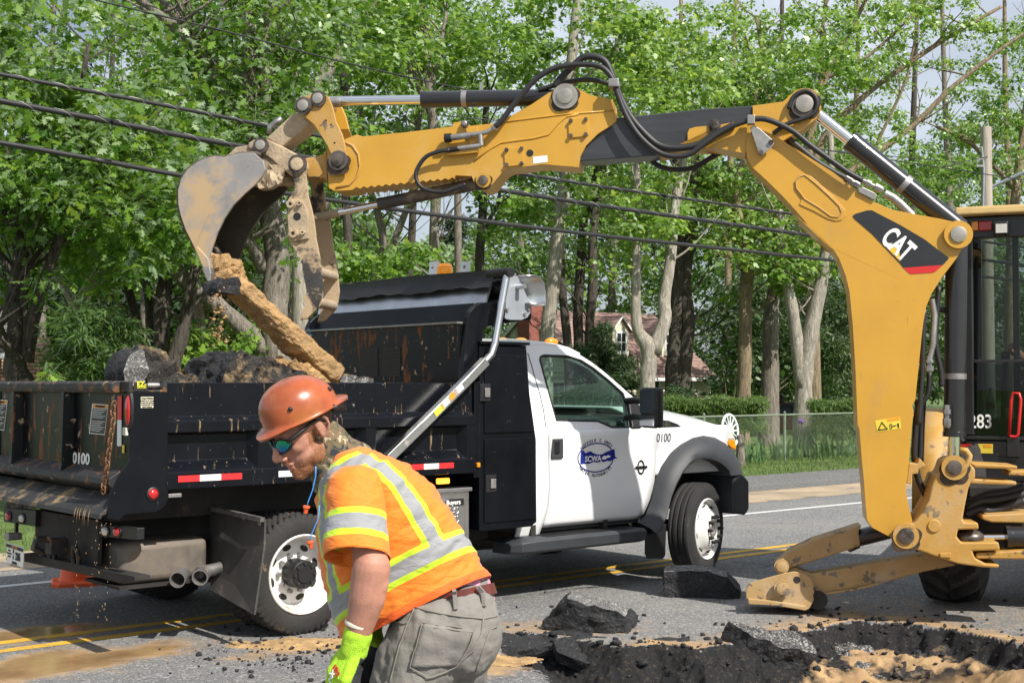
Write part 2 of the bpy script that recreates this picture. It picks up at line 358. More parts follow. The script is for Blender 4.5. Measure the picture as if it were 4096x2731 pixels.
def grid_mesh(name, X, Y, Zz, m, attrs=None, parent=None, keep=None):
    nx, ny = X.shape; co = np.stack([X, Y, Zz], -1).reshape(-1, 3); idx = np.arange(nx * ny).reshape(nx, ny)
    q = np.stack([idx[:-1, :-1], idx[1:, :-1], idx[1:, 1:], idx[:-1, 1:]], -1).reshape(-1, 4)
    if keep is not None:
        k = keep.reshape(-1)[q].any(1); q = q[k]; used = np.unique(q); re = -np.ones(nx * ny, int); re[used] = np.arange(len(used)); q = re[q]; co = co[used]
    else: used = slice(None)
    me = bpy.data.meshes.new(name); me.vertices.add(len(co)); me.vertices.foreach_set('co', co.ravel()); me.loops.add(q.size); me.loops.foreach_set('vertex_index', q.ravel().astype(np.int32))
    me.polygons.add(len(q)); me.polygons.foreach_set('loop_start', np.arange(0, q.size, 4, dtype=np.int32)); me.update(calc_edges=True)
    for an, av in (attrs or {}).items():
        at = me.attributes.new(an, 'FLOAT', 'POINT'); at.data.foreach_set('value', av.reshape(-1)[used].astype(np.float32))
    return finish(me, name, m, parent, 180)
trench = tag(grid_mesh('dug_up_ground', GX, GY, pz, M_ASPH, dict(blk=pblk, sand=psand, wet=pwet)), kind='structure')

# lane lines, driveway, sand strip
M_YEL = mat('yellow_line_paint', (.62, .36, .03), .7, var=.15, vs=3, dirt=(.15, .145, .14), dm=.58, ds=5, dw=.04, chip=(.2, .19, .18), cm=.62, cs=50)
M_WHT = mat('white_line_paint', (.62, .62, .60), .7, var=.1, dirt=(.25, .24, .23), dm=.62, ds=6)
def lane(k0, x0, y0, k1, x1, y1, m, wd=.11):
    a, b_ = gnd(k0, x0, y0), gnd(k1, x1, y1); d = (b_ - a).normalized(); nn = Vector((-d.y, d.x, 0)) * wd / 2; a = a - d * 40; b_ = b_ + d * 120; z = Vector((0, 0, .004))
    print('lane', RF.loc(gnd(k0, x0, y0)).y, RF.loc(gnd(k1, x1, y1)).y); L = (b_ - a).length; vs = []
    for i in range(81): p = a.lerp(b_, i / 80); vs += [p - nn + z, p + nn + z]
    return MB().add(vs, [(2 * i, 2 * i + 2, 2 * i + 3, 2 * i + 1) for i in range(80)]).build('lane_line', m, road, 0)
lane('A2', 100, 1336, 'A5', 2200, 866, M_YEL); lane('A2', 900, 1182, 'A5', 2200, 836, M_YEL); lane('A2', 100, 905, 'A5', 2300, 580, M_WHT)
tag(sheet('driveway', 9, 60, 13.35, 15.6, .006, M_ASPH2), kind='structure')
M_SHOULDER = mat('sandy_shoulder', (.36, .28, .19), .95, var=.3, vs=1.5, bump=.01, bs=60, dirt=(.15, .14, .13), dm=.55, ds=1.4)
tag(sheet('sandy_shoulder', -60, 90, 12.1, 13.36, .003, M_SHOULDER), kind='structure')

# grass blades on the verge (stuff)
M_BLADE = mat('grass_blades', (.095, .15, .03), .7, var=.5, vs=1.1)
def tris_mesh(name, P, m, parent=None, smooth=0):
    """P: (n,k,3) polygons of k corners"""
    n, k, _ = P.shape; me = bpy.data.meshes.new(name); me.vertices.add(n * k); me.vertices.foreach_set('co', P.reshape(-1).astype(np.float32))
    me.loops.add(n * k); me.loops.foreach_set('vertex_index', np.arange(n * k, dtype=np.int32)); me.polygons.add(n)
    me.polygons.foreach_set('loop_start', np.arange(0, n * k, k, dtype=np.int32)); me.update(calc_edges=True)
    return finish(me, name, m, parent, smooth)
def blades(uvs, h, wd):
    n = len(uvs); a = RNG.uniform(0, 2 * pi, n); ln = RNG.uniform(.5, 1.2, n) * h; base = np.array([tuple(uv(u, v, terr(v))) for u, v in uvs])
    sd = np.stack([np.cos(a), np.sin(a), 0 * a], -1) * wd; tip = np.stack([RNG.normal(0, .35, n) * ln, RNG.normal(0, .35, n) * ln, ln], -1)
    return np.stack([base - sd, base + sd, base + tip], 1)
g1 = [(random.uniform(-3, 14), random.uniform(12.7, 16)) for _ in range(9000)] + [(random.uniform(18, 31), random.uniform(15.6, 20.5)) for _ in range(16000)]
tag(tris_mesh('verge_grass', blades(g1, .055, .007), M_BLADE), 'short green lawn grass along the far side of the road', 'grass', kind='stuff')

# wet, muddy stretch of road at the left (thin film over the asphalt, soft edges)
X, Y = np.meshgrid(np.arange(-4.6, -.45, .022), np.arange(7.0, 10.4, .022), indexing='ij')
def ell_(k, x, y, a, b_, rot=PHI):
    c = gnd(k, x, y); dx, dy = X - c.x, Y - c.y; u_, v_ = dx * cos(rot) + dy * sin(rot), -dx * sin(rot) + dy * cos(rot); return 1 - np.hypot(u_ / a, v_ / b_)
nz = fbm(X, Y, 2.4, 5, 2) - .5; nz2 = fbm(X, Y, 9, 4, 6) - .5
pw = np.maximum(ell_('A2', 640, 1400, .95, .42), ell_('A2', 60, 1250, .8, .36)) + nz * .9 + nz2 * .35; dust = np.maximum.reduce([ell_('A2', 700, 1400, 1.6, .8), ell_('A2', 1900, 1340, 1.0, .42) * 1.25, ell_('A2', 100, 1250, 1.2, .6)]) + nz * 1.0
film = tag(grid_mesh('muddy_road_film', X, Y, np.full_like(X, .002), M_ASPH, dict(wet=np.clip(pw * 1.6, 0, .95), sand=np.clip(np.maximum(dust * .55, pw * 1.5), 0, .9) * smooth01(np.minimum(np.minimum(X + 4.6, -.45 - X), np.minimum(Y - 7.0, 10.4 - Y)) / .3), blk=X * 0)), kind='structure')
def mound(name, X0, X1, Y0, Y1, h, seed, mask, m=M_SAND, stp=.02):
    X, Y = np.meshgrid(np.arange(X0, X1, stp), np.arange(Y0, Y1, stp), indexing='ij')
    k = mask(X, Y) + (fbm(X, Y, 5, 5, seed) - .5) * 1.1; zz = np.clip(k, 0, 1) * h * (.45 + .9 * fbm(X, Y, 26, 3, seed + 4)) + .001
    return grid_mesh(name, X, Y, zz, m, keep=k > .05)
c1 = gnd('A2', 2050, 1300); c2 = gnd('A2', 1900, 1350)
tag(mound('spilled_sand', c1.x - 1.1, c1.x + .8, c1.y - .7, c1.y + .6, .035, 4, lambda X, Y: .75 - np.hypot((X - c1.x) / .62, (Y - c1.y) / .26)), 'spilled orange sand on the asphalt in front of the rear wheel', 'sand', kind='stuff')
c3 = gnd('B4', 100, 860)
tag(mound('spilled_sand', c3.x - .5, c3.x + .55, c3.y - .45, c3.y + .35, .06, 14, lambda X, Y: .7 - np.hypot((X - c3.x) / .34, (Y - c3.y) / .22)), 'wet orange sand heap at the left edge of the trench', 'sand', kind='stuff')

# ---------------- chunks ----------------
def chunk(name, pts, vec, mats, amp=.02, sc=9, cuts=3, off=0., bevel=0, top=None, parent=None):
    """irregular slab: outline pts (3D) extruded by vec, subdivided and roughened; mats[1] on faces that look along `top`"""
    b = MB().prism(pts, vec); me = bpy.data.meshes.new(name); me.from_pydata(b.v, [], b.f)
    bm = bmesh.new(); bm.from_mesh(me); bmesh.ops.recalc_face_normals(bm, faces=bm.faces)
    bmesh.ops.triangulate(bm, faces=bm.faces)
    for _ in range(cuts):
        L = [e for e in bm.edges if e.calc_length() > .045]
        if L: bmesh.ops.subdivide_edges(bm, edges=L, cuts=1, use_grid_fill=True); bmesh.ops.triangulate(bm, faces=[f for f in bm.faces if len(f.verts) > 4])
    tv = Vector(top).normalized() if top is not None else None
    for f in bm.faces: f.material_index = 1 if (tv is not None and f.normal.dot(tv) > .8) else 0
    bm.normal_update(); bm.to_mesh(me); bm.free()
    for m in mats: me.materials.append(m)
    displace(me, amp, sc * 1.4, 6, off); o = finish(me, name, None, parent, 22); return o
def slab_on_ground(name, kz, pts, y_near, depth, label, top_in=.0, zt=None):
    pass
M_SLABTOP = asphalt_mat('slab_top', .13); M_SLABDARK = asphalt_mat('dark_slab_top', .05)
M_SANDASPH = mat('sand_caked_asphalt', (.025, .022, .02), .8, var=.5, vs=20, bump=.02, bs=40, dirt=(.36, .25, .13), dm=.50, ds=5, dw=.15, chip=(.12, .1, .08), cm=.62, cs=50)
# slab lying in front of the front wheel: the near face is the broken black edge
def face_slab(kz, low, up, dep, label, off, lift=0.0, amp=.016):
    """low: pixel polyline on the ground (left->right); up: heights above ground at the same stations"""
    g = [gnd(kz, *p) for p in low]; n = len(g); rings = []
    back = Vector((.15, 1, 0)).normalized() * dep
    # side outline polygon in the near plane, extruded backwards
    pts = g + [g[i] + Vector((0, 0, up[i])) for i in range(n - 1, -1, -1)]
    o = chunk('asphalt_slab', pts, back, [M_BLACKASPH, M_SLABTOP], amp, 10, 4, off, top=(0, 0, 1))
    return tag(o, label, 'asphalt slab', 'broken asphalt slabs lying on the road')
face_slab('A5', [(1605, 1152), (1750, 1156), (1900, 1160), (2030, 1168), (2118, 1160)], [.20, .21, .21, .17, .06], .34, 'thick rectangular black asphalt slab lying between front wheel and stabilizer pad', 3.1)
face_slab('A5', [(800, 1372), (950, 1388), (1100, 1394), (1250, 1398), (1350, 1394), (1412, 1352)], [.05, .23, .19, .16, .11, .04], .30, 'jagged black asphalt slab with pointed left corner lying behind the trench', 8.4, amp=.03)
def loose(kz, x, y, sx, sy, sz, rot, off, label, z=0., amp=.03, m=None, name='asphalt_chunk', grp='asphalt chunks broken off at the trench'):
    c = gnd(kz, x, y, z); R = Euler(rot).to_matrix(); k = []
    for i in range(7):
        a = 2 * pi * i / 7; rr = 1 + .25 * sin(i * 2.7 + off); k.append(c + R @ Vector((cos(a) * sx * rr / 2, sin(a) * sy * rr / 2, -sz / 2)))
    o = chunk(name, k, R @ Vector((0, 0, sz)), m or [M_BLACKASPH, M_SLABDARK], amp, 8, 4, off, top=R @ Vector((0, 0, 1)))
    return tag(o, label, 'asphalt chunk', grp)
loose('B3', 400, 1175, .62, .34, .17, (.25, .25, .3), 5.5, 'dark grey broken asphalt chunk tipping into the trench at its bend', -.06)
loose('B3', 1150, 1370, 1.1, .5, .15, (.30, .18, -.25), 7.7, 'long black asphalt slab slumped at the bottom of the trench', -.30)
loose('B3', 1550, 1320, .5, .3, .10, (.1, -.3, .5), 2.2, 'small flat brown-dusted asphalt piece amid sand in the trench', -.24, m=[M_SANDASPH, M_SANDASPH])
loose('B4', 420, 830, .42, .3, .12, (.5, .2, .2), 9.1, 'smooth wedge of black asphalt on the trench slope beside the sand heap', -.14)
loose('B4', 1150, 960, 1.3, .35, .14, (.4, .05, .1), 4.1, 'layered black asphalt ledge broken off low in the trench wall', -.30)
for i, (x, y, sx, sy, rz, zz, lb) in enumerate(((250, 760, .55, .28, .2, -.05, 'flat black asphalt plate at the left end of the broken edge'), (620, 745, .7, .26, -.1, -.06, 'flat black asphalt plate left of the pale stone'), (930, 800, .6, .3, .15, -.08, 'black asphalt plate leaning on the middle of the trench face'), (1350, 810, .75, .26, -.05, -.08, 'long black asphalt plate under the broken edge right of the middle'), (1750, 850, .6, .3, .1, -.10, 'black asphalt plate sliding down near the bend of the trench'))):
    loose('B4', x, y, sx, sy, .07, (.32 + .05 * i, .06 * (-1) ** i, rz), 20 + i * 3.3, lb, zz, .022, [M_BLACKASPH, M_BLACKASPH])
# pale stone in the trench wall
tag(loose('B4', 740, 960, .10, .14, .16, (.3, .2, 0), 1.3, 'small pale stone sticking out of the trench wall', -.28, .02, [mat('pale_stone', (.5, .45, .33), .9, bump=.01)] * 2, 'pale_stone', 'pale stones in the trench'), cat='stone')
# crumbs (stuff)
_t = (1 + 5 ** .5) / 2; _IV = np.array([(-1, _t, 0), (1, _t, 0), (-1, -_t, 0), (1, -_t, 0), (0, -1, _t), (0, 1, _t), (0, -1, -_t), (0, 1, -_t), (_t, 0, -1), (_t, 0, 1), (-_t, 0, -1), (-_t, 0, 1)]) / 1.9
_IF = [(0, 11, 5), (0, 5, 1), (0, 1, 7), (0, 7, 10), (0, 10, 11), (1, 5, 9), (5, 11, 4), (11, 10, 2), (10, 7, 6), (7, 1, 8), (3, 9, 4), (3, 4, 2), (3, 2, 6), (3, 6, 8), (3, 8, 9), (4, 9, 5), (2, 4, 11), (6, 2, 10), (8, 6, 7), (9, 8, 1)]
def crumbs(name, pts, smin, smax, m, pw=3):
    n = len(pts); s = smin + (smax - smin) * RNG.uniform(0, 1, n) ** pw; Q = RNG.normal(0, 1, (n, 4)); Q /= np.linalg.norm(Q, axis=1)[:, None]; w, x, y, z = Q.T
    R = np.stack([1 - 2 * (y * y + z * z), 2 * (x * y - z * w), 2 * (x * z + y * w), 2 * (x * y + z * w), 1 - 2 * (x * x + z * z), 2 * (y * z - x * w), 2 * (x * z - y * w), 2 * (y * z + x * w), 1 - 2 * (x * x + y * y)], -1).reshape(n, 3, 3)
    V = _IV[None] * RNG.uniform(.6, 1.25, (n, 12, 1)) * RNG.uniform(.55, 1.2, (n, 1, 3)); V = np.einsum('nij,nkj->nki', R, V) * s[:, None, None]; V[:, :, 2] *= .75; V += np.array(pts)[:, None, :]; V[:, :, 2] += (s * .3)[:, None]
    F = np.array(_IF)[None] + (np.arange(n) * 12)[:, None, None]; me = bpy.data.meshes.new(name); me.vertices.add(n * 12); me.vertices.foreach_set('co', V.ravel()); F = F.reshape(-1); me.loops.add(len(F)); me.loops.foreach_set('vertex_index', F.astype(np.int32)); me.polygons.add(len(F) // 3); me.polygons.foreach_set('loop_start', np.arange(0, len(F), 3, dtype=np.int32)); me.update(calc_edges=True)
    return finish(me, name, m, None, 0)
cp = []
for _ in range(1500):
    px = random.uniform(430, 1024); py = random.uniform(585, 660); g = gnd('P', px, py)
    ed = float(edgeY(g.x))
    if g.y > ed + .02 and random.random() < math.exp(-(g.y - ed) / .55) + .04: cp.append((g.x, g.y, 0.))
for _ in range(420):
    px = random.gauss(300, 55); py = random.gauss(650, 14); g = gnd('P', px, py); cp.append((g.x, g.y, 0.004))
tag(crumbs('asphalt_crumbs', cp, .003, .026, M_BLACKASPH), 'loose black asphalt crumbs scattered over the road near the trench', 'crumbs', kind='stuff')
rb = []
for _ in range(620):
    x = random.uniform(-.05, 4.2); d = random.choice([abs(random.gauss(0, .2)) - .05, random.uniform(0, .8)]); y = float(edgeY(np.array(x))) - d; zz = float(pit(np.array([[x]]), np.array([[y]]))[0][0, 0]); rb.append((x, y, zz))
tag(crumbs('asphalt_rubble', rb, .005, .045, M_BLACKASPH, 3.5), 'black asphalt rubble crumbling down the trench face', 'rubble', kind='stuff')
# ---------------- foliage ----------------
def leaf_mat(name, ca, cb, trans=.42, gloss=.35):
    m = bpy.data.materials.new(name); m.use_nodes = True; nt = m.node_tree; N = nt.nodes; L = nt.links; N.remove(N['Principled BSDF']); out = N['Material Output']
    g = N.new('ShaderNodeNewGeometry'); r = N.new('ShaderNodeValToRGB'); L.new(g.outputs['Random Per Island'], r.inputs[0])
    r.color_ramp.elements[0].color = (*ca, 1); r.color_ramp.elements[1].color = (*cb, 1)
    e = r.color_ramp.elements.new(.93); e.color = (*cb, 1); r.color_ramp.elements[-1].color = (cb[0] * 1.5, cb[1] * 1.15, cb[2] * 1.3, 1)
    d = N.new('ShaderNodeBsdfDiffuse'); t = N.new('ShaderNodeBsdfTranslucent'); gl = N.new('ShaderNodeBsdfGlossy'); gl.inputs['Roughness'].default_value = .45
    gl.inputs['Color'].default_value = (.5, .56, .42, 1)
    hs = N.new('ShaderNodeHueSaturation'); hs.inputs['Value'].default_value = 1.35; hs.inputs['Hue'].default_value = .485; L.new(r.outputs[0], hs.inputs['Color'])
    L.new(r.outputs[0], d.inputs[0]); L.new(hs.outputs[0], t.inputs[0])
    m1 = N.new('ShaderNodeMixShader'); m1.inputs[0].default_value = trans; L.new(d.outputs[0], m1.inputs[1]); L.new(t.outputs[0], m1.inputs[2])
    fr = N.new('ShaderNodeFresnel'); fr.inputs[0].default_value = 1.35; ml = N.new('ShaderNodeMath'); ml.operation = 'MULTIPLY'; ml.inputs[1].default_value = gloss; L.new(fr.outputs[0], ml.inputs[0])
    m2 = N.new('ShaderNodeMixShader'); L.new(ml.outputs[0], m2.inputs[0]); L.new(m1.outputs[0], m2.inputs[1]); L.new(gl.outputs[0], m2.inputs[2]); L.new(m2.outputs[0], out.inputs[0])
    return m
LEAF = dict(oak=leaf_mat('oak_leaves', (.05, .14, .016), (.17, .31, .035), .5, .5), maple=leaf_mat('maple_leaves', (.07, .175, .02), (.22, .38, .05), .5),
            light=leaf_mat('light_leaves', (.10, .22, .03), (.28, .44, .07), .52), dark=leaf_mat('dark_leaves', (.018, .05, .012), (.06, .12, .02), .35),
            ever=leaf_mat('evergreen_needles', (.010, .028, .010), (.035, .075, .018), .15), yew=leaf_mat('yew_leaves', (.035, .09, .012), (.14, .24, .035), .25),
            feather=leaf_mat('feathery_leaves', (.035, .09, .018), (.10, .18, .035), .35), far=leaf_mat('far_leaves', (.05, .12, .02), (.18, .31, .05), .45),
            iris=leaf_mat('iris_leaves', (.06, .13, .05), (.15, .25, .10), .3))
SHAPE = {  # leaf outlines (x along the leaf)
    'oak': [(0, 0), (.16, .05), (.26, .22), (.36, .09), (.50, .34), (.60, .11), (.76, .24), (.80, .08), (1, 0), (.80, -.08), (.76, -.24), (.60, -.11), (.50, -.34), (.36, -.09), (.26, -.22), (.16, -.05)],
    'maple': [(0, 0), (.05, .30), (.22, .26), (.34, .52), (.52, .22), (.72, .24), (1, 0), (.72, -.24), (.52, -.22), (.34, -.52), (.22, -.26), (.05, -.30)],
    'simple': [(0, 0), (.25, .30), (.65, .26), (1, 0), (.65, -.26), (.25, -.30)],
    'needle': [(0, .0), (.3, .09), (1, 0), (.3, -.09)]}
def leaves(name, C, rad_, per, size, shape, m, parent=None, flat=.62, up=.75, droop=.35):
    """C: (n,3) clump centres, rad_: clump radius (scalar or (n,)) -> one mesh of leaf polygons"""
    C = np.asarray(C, float); n = len(C); rad_ = np.broadcast_to(np.asarray(rad_, float), (n,))
    idx = np.repeat(np.arange(n), per); K = len(idx)
    q = RNG.normal(0, 1, (K, 3)); q /= np.linalg.norm(q, axis=1)[:, None]; q *= (RNG.uniform(0, 1, K) ** .45)[:, None]; q[:, 2] *= flat
    pos = C[idx] + q * rad_[idx][:, None]
    nm = RNG.normal(0, .55, (K, 3)); nm[:, 2] += up; nm += q * .4; nm += np.array(SDIR) * .25; nm /= np.linalg.norm(nm, axis=1)[:, None]
    ax = q * 1.0 + RNG.normal(0, .5, (K, 3)); ax[:, 2] -= droop; ax -= nm * (ax * nm).sum(1)[:, None]; ax /= np.linalg.norm(ax, axis=1)[:, None] + 1e-9
    sd = np.cross(nm, ax); sz = size * RNG.uniform(.45, 1.3, K)
    sh = np.array(SHAPE[shape]); bend = -.22 * sh[:, 0] ** 2 - .25 * np.abs(sh[:, 1])
    P = pos[:, None, :] + (sh[None, :, 0, None] * ax[:, None, :] + sh[None, :, 1, None] * sd[:, None, :] + bend[None, :, None] * nm[:, None, :]) * sz[:, None, None]
    return tris_mesh(name, P, m, parent)
def bark(name, a, b_, lich=(.42, .44, .36), lm=.66):
    return mat(name, a, .92, var=.45, vs=5, bump=.03, bs=14, stretch=(3.5, 3.5, .55), chip=b_, cm=.55, cs=9, dirt=lich, dm=lm, ds=2.2, dw=.03, dstretch=(1.6, 1.6, 1.3))
BARK = dict(grey=bark('bark_grey', (.20, .175, .145), (.12, .10, .08)), pale=bark('bark_pale', (.32, .29, .24), (.21, .185, .15), (.45, .47, .38), .60), dark=bark('bark_dark', (.075, .062, .05), (.03, .025, .02), (.4, .4, .36), .70), brown=bark('bark_brown', (.24, .185, .115), (.13, .10, .07)))
def Yv(px, v): return v / (cos(PHI) - sin(PHI) * (px - 512) / FOC)
def zfloor(p): return terr(RF.loc(p).y)
def trunk_paths(b, paths, Y, n=10, twigs=0, jit=.05, tl=2.1):
    ends = []
    for pi_, path in enumerate(paths):
        pts = []; rs = []
        dy0 = 0 if pi_ == 0 else random.uniform(-.8, .8)
        for i, (x, y, w) in enumerate(path):
            yy = Y + dy0 * i / max(1, len(path) - 1); p = atY('D', x, y, yy)
            pts.append(p + Vector((random.uniform(-jit, jit), 0, 0))); rs.append(max(.008, w * .57422 ** -1 / 4 / FOC * yy / 2))
        if pi_ == 0:
            p = pts[0].copy(); zf = terr(RF.loc(p).y) - .1
            if p.z > zf + .05: pts = [Vector((p.x, p.y, zf)), Vector((p.x, p.y, zf + .35))] + pts[(1 if p.z < zf + .6 else 0):]; rs = [rs[0] * 1.45, rs[0] * 1.1] + rs[(1 if p.z < zf + .6 else 0):]
            else: pts[0].z = zf
        # resample with Catmull-Rom
        P2 = []; R2 = []
        for i in range(len(pts) - 1):
            p0, p1, p2, p3 = pts[max(i - 1, 0)], pts[i], pts[i + 1], pts[min(i + 2, len(pts) - 1)]
            for t in (0, .33, .66):
                P2.append(.5 * ((2 * p1) + (p2 - p0) * t + (2 * p0 - 5 * p1 + 4 * p2 - p3) * t * t + (3 * p1 - p0 - 3 * p2 + p3) * t ** 3))
                R2.append((rs[i] * (1 - t) + rs[i + 1] * t) * random.uniform(.93, 1.08))
        P2.append(pts[-1]); R2.append(rs[-1]); b.tube(P2, R2, n)
        for _ in range(twigs):
            i = random.randrange(len(P2) // 3, len(P2)); s = P2[i]; L = random.uniform(.5, 1) * tl; d = Vector((random.uniform(-1, 1), random.uniform(-.6, .6), random.uniform(.2, 1))).normalized()
            q = [s]; 
            for k in range(1, 5): d = (d + Vector((random.uniform(-.25, .25), random.uniform(-.25, .25), random.uniform(-.05, .25)))).normalized(); q.append(q[-1] + d * L / 4)
            r0 = min(R2[i] * .5, .035); b.tube(q, [r0 * (1 - .19 * k) for k in range(5)], 5); ends.append(q[-1])
            for e in range(2):
                s2 = q[random.randrange(1, 4)]; d2 = (d + Vector((random.uniform(-1, 1), random.uniform(-.6, .6), random.uniform(-.2, .6)))).normalized()
                b.tube([s2, s2 + d2 * L * .3, s2 + d2 * L * .55 + Vector((0, 0, .1))], [r0 * .45, r0 * .3, r0 * .15], 4)
    return ends
CLEAR = [(1095, 1655, 690, 935, 1.), (0, 650, 655, 900, .85), (1640, 1990, 690, 960, .8), (770, 1100, 455, 600, .75), (1200, 1640, 560, 690, .45), (60, 215, -20, 115, .82), (2085, 2240, 40, 290, .7), (2270, 2400, -20, 45, .8), (190, 330, 115, 185, .55), (390, 480, 290, 370, .55), (650, 720, 330, 400, .5), (1000, 1080, 430, 480, .9)]
def to_d(p):
    v = Vector(p) - CAM; fw = v.y * cos(PITCH) + v.z * sin(PITCH); up = -v.y * sin(PITCH) + v.z * cos(PITCH); return (512 + FOC * v.x / fw) * 4 * .574219, (341 - FOC * up / fw) * 4 * .574219
def kept(p):
    x, y = to_d(p); return not any(x0 < x < x1 and y0 < y < y1 and random.random() < pr for x0, x1, y0, y1, pr in CLEAR)
def blob_centres(blobs, Y, dY=1.3):
    C = []
    for (cx, cy, rx, ry, n) in blobs:
        for _ in range(n):
            a = random.uniform(0, 2 * pi); r = math.sqrt(random.random()); C.append(tuple(atY('D', cx + rx * r * cos(a), cy + ry * r * sin(a), Y + .6 + random.gauss(0, dY))))
    return C
def tree(name, label, v, paths, blobs, bk='grey', leaf='maple', shape='maple', size=.15, cr=.5, per=60, twigs=7, group='woodland trees behind the road', dY=1.3, cat='tree'):
    px = paths[0][0][0] / .574219 / 4; Y = Yv(px, v); base = atY('D', paths[0][0][0], 877, Y); base.z = terr(v)
    root = empty(name, base, 0, label, cat, group); inv = Matrix.Translation(-base)
    b = MB(); ends = trunk_paths(b, paths, Y, twigs=twigs); t = b.build('trunk', BARK[bk], root, 180, weld=False); t.data.transform(inv)
    if blobs:
        C = [c for c in blob_centres(blobs, Y, dY) + [tuple(e) for e in ends] if kept(c)]
        c = leaves('crown', C, RNG.uniform(.6, 1.25, len(C)) * cr, per, size, shape, LEAF[leaf]); c.parent = root; c.data.transform(inv)
    return root
tree('oak_tree', 'forked oak at the left edge, dark trunk rising beside the brown shingled shed', 18.6,
     [[(50, 905, 58), (44, 850, 52), (42, 800, 46), (48, 700, 34), (52, 600, 30), (42, 520, 28), (55, 470, 22), (60, 380, 18), (30, 250, 14)],
      [(60, 830, 34), (82, 740, 30), (108, 640, 27), (132, 560, 25), (150, 480, 22), (168, 390, 20), (185, 250, 14), (205, 100, 10)],
      [(42, 840, 28), (10, 795, 22), (-30, 765, 18)], [(60, 800, 14), (62, 700, 13), (40, 640, 12), (0, 590, 11), (-30, 560, 10)], [(55, 560, 14), (25, 500, 12), (0, 470, 10)]],
     [(40, 70, 250, 190, 60), (90, 300, 220, 160, 74), (240, 430, 190, 130, 60), (330, 530, 110, 90, 30), (395, 380, 90, 120, 22), (30, 500, 80, 60, 10), (230, 180, 150, 110, 18)], 'dark', 'oak', 'oak', .19, .52, 46, 8)
tree('slender_tree', 'slender pale trunk bending left above the green feathery shrub', 21, [[(188, 880, 20), (182, 760, 20), (160, 690, 16), (112, 600, 14), (85, 540, 10), (60, 490, 7)]], [(100, 520, 120, 90, 20), (200, 620, 90, 60, 12)], 'pale', 'maple')
tree('black_oak', 'twin black trunks standing just left of the asphalt in the truck bed', 22, [[(320, 850, 26), (318, 760, 22), (300, 690, 20), (290, 640, 20), (310, 560, 16), (320, 480, 12)], [(345, 830, 22), (350, 760, 22), (345, 690, 20), (335, 620, 18), (330, 520, 12)]], [(320, 420, 130, 110, 26)], 'dark', 'oak', 'oak', .17)
tree('black_oak', 'upright black mossy trunk behind the upright asphalt chunk in the truck bed', 21.3, [[(368, 860, 38), (372, 780, 37), (368, 700, 35), (385, 620, 30), (395, 500, 24), (400, 300, 16)]], [(400, 250, 140, 140, 34)], 'dark', 'oak', 'oak', .17)
tree('black_oak', 'black trunk leaning right, next to the upright black mossy trunk', 20.6, [[(400, 860, 34), (420, 780, 32), (430, 720, 28), (450, 640, 24), (470, 540, 18), (480, 420, 12)]], [(470, 420, 90, 80, 10)], 'dark', 'oak', 'oak', .17)
tree('slim_oak', 'slim grey-brown straight trunk left of the bucket teeth', 24, [[(455, 850, 26), (458, 760, 24), (455, 680, 24), (460, 600, 22), (470, 420, 18), (480, 200, 12)]], [(480, 180, 120, 120, 22)], 'brown', 'maple')
tree('large_maple', 'large grey maple with a thick leaning limb, standing behind the digger bucket', 20,
     [[(640, 880, 82), (636, 780, 62), (631, 700, 60), (632, 600, 58), (628, 500, 56), (610, 440, 50), (590, 360, 42), (577, 250, 36), (568, 120, 32), (560, 0, 28), (550, -140, 20)],
      [(655, 850, 50), (600, 790, 42), (540, 730, 38), (480, 685, 36), (420, 645, 34), (360, 565, 32), (300, 485, 28), (262, 430, 22), (215, 380, 14)],
      [(612, 620, 34), (575, 570, 28), (555, 545, 22), (520, 500, 16)], [(605, 440, 34), (602, 300, 28), (606, 200, 26), (602, 100, 22), (640, -50, 18)],
      [(590, 330, 30), (535, 235, 34), (480, 150, 32), (440, 90, 28), (400, 30, 24), (340, -50, 18)], [(485, 150, 20), (400, 60, 21), (305, -10, 17)]],
     [(620, 120, 190, 150, 52), (480, 300, 130, 90, 34), (690, 60, 150, 100, 28), (440, 40, 190, 90, 24), (660, 560, 60, 50, 6), (640, 260, 110, 90, 26)], 'grey', 'oak', 'oak', .18, .5, 48, 8)
tree('leaning_tree', 'pale trunk leaning right behind the bucket link', 23, [[(690, 860, 40), (685, 600, 36), (685, 420, 34), (690, 330, 32), (730, 210, 34), (780, 120, 32), (830, 40, 29), (880, -50, 24)]], [(860, 40, 130, 110, 30), (760, 330, 70, 60, 9)], 'pale', 'maple')
tree('slim_maple', 'slim dark upright trunk just left of the bucket cylinder rod', 26, [[(800, 880, 24), (798, 620, 22), (797, 420, 20), (795, 250, 20), (795, 100, 18), (800, -40, 14)]], [(800, 60, 130, 120, 30), (770, 380, 60, 40, 5)], 'dark', 'maple')
tree('forked_maple', 'thin forked trunk rising from behind the tarp roller under the stick', 28, [[(855, 880, 22), (860, 640, 20), (880, 560, 18), (862, 480, 16), (850, 420, 12), (830, 250, 9)], [(860, 660, 16), (905, 560, 16), (940, 470, 15), (955, 400, 12), (965, 250, 9)]], [(880, 130, 120, 110, 26), (900, 330, 120, 40, 10), (800, 560, 50, 30, 6)], 'grey', 'maple')
tree('straight_maple', 'straight grey trunk rising behind the amber beacon', 25.5, [[(1003, 880, 26), (1003, 640, 24), (1000, 560, 24), (1000, 440, 24), (995, 300, 24), (985, 200, 22), (975, 90, 20), (960, -40, 16)], [(992, 260, 14), (940, 150, 10), (900, 60, 8)], [(985, 210, 12), (1010, 120, 10), (1030, 0, 8)]], [(980, 90, 140, 120, 42), (1060, 380, 90, 40, 10), (950, 480, 50, 40, 5)], 'grey', 'maple')
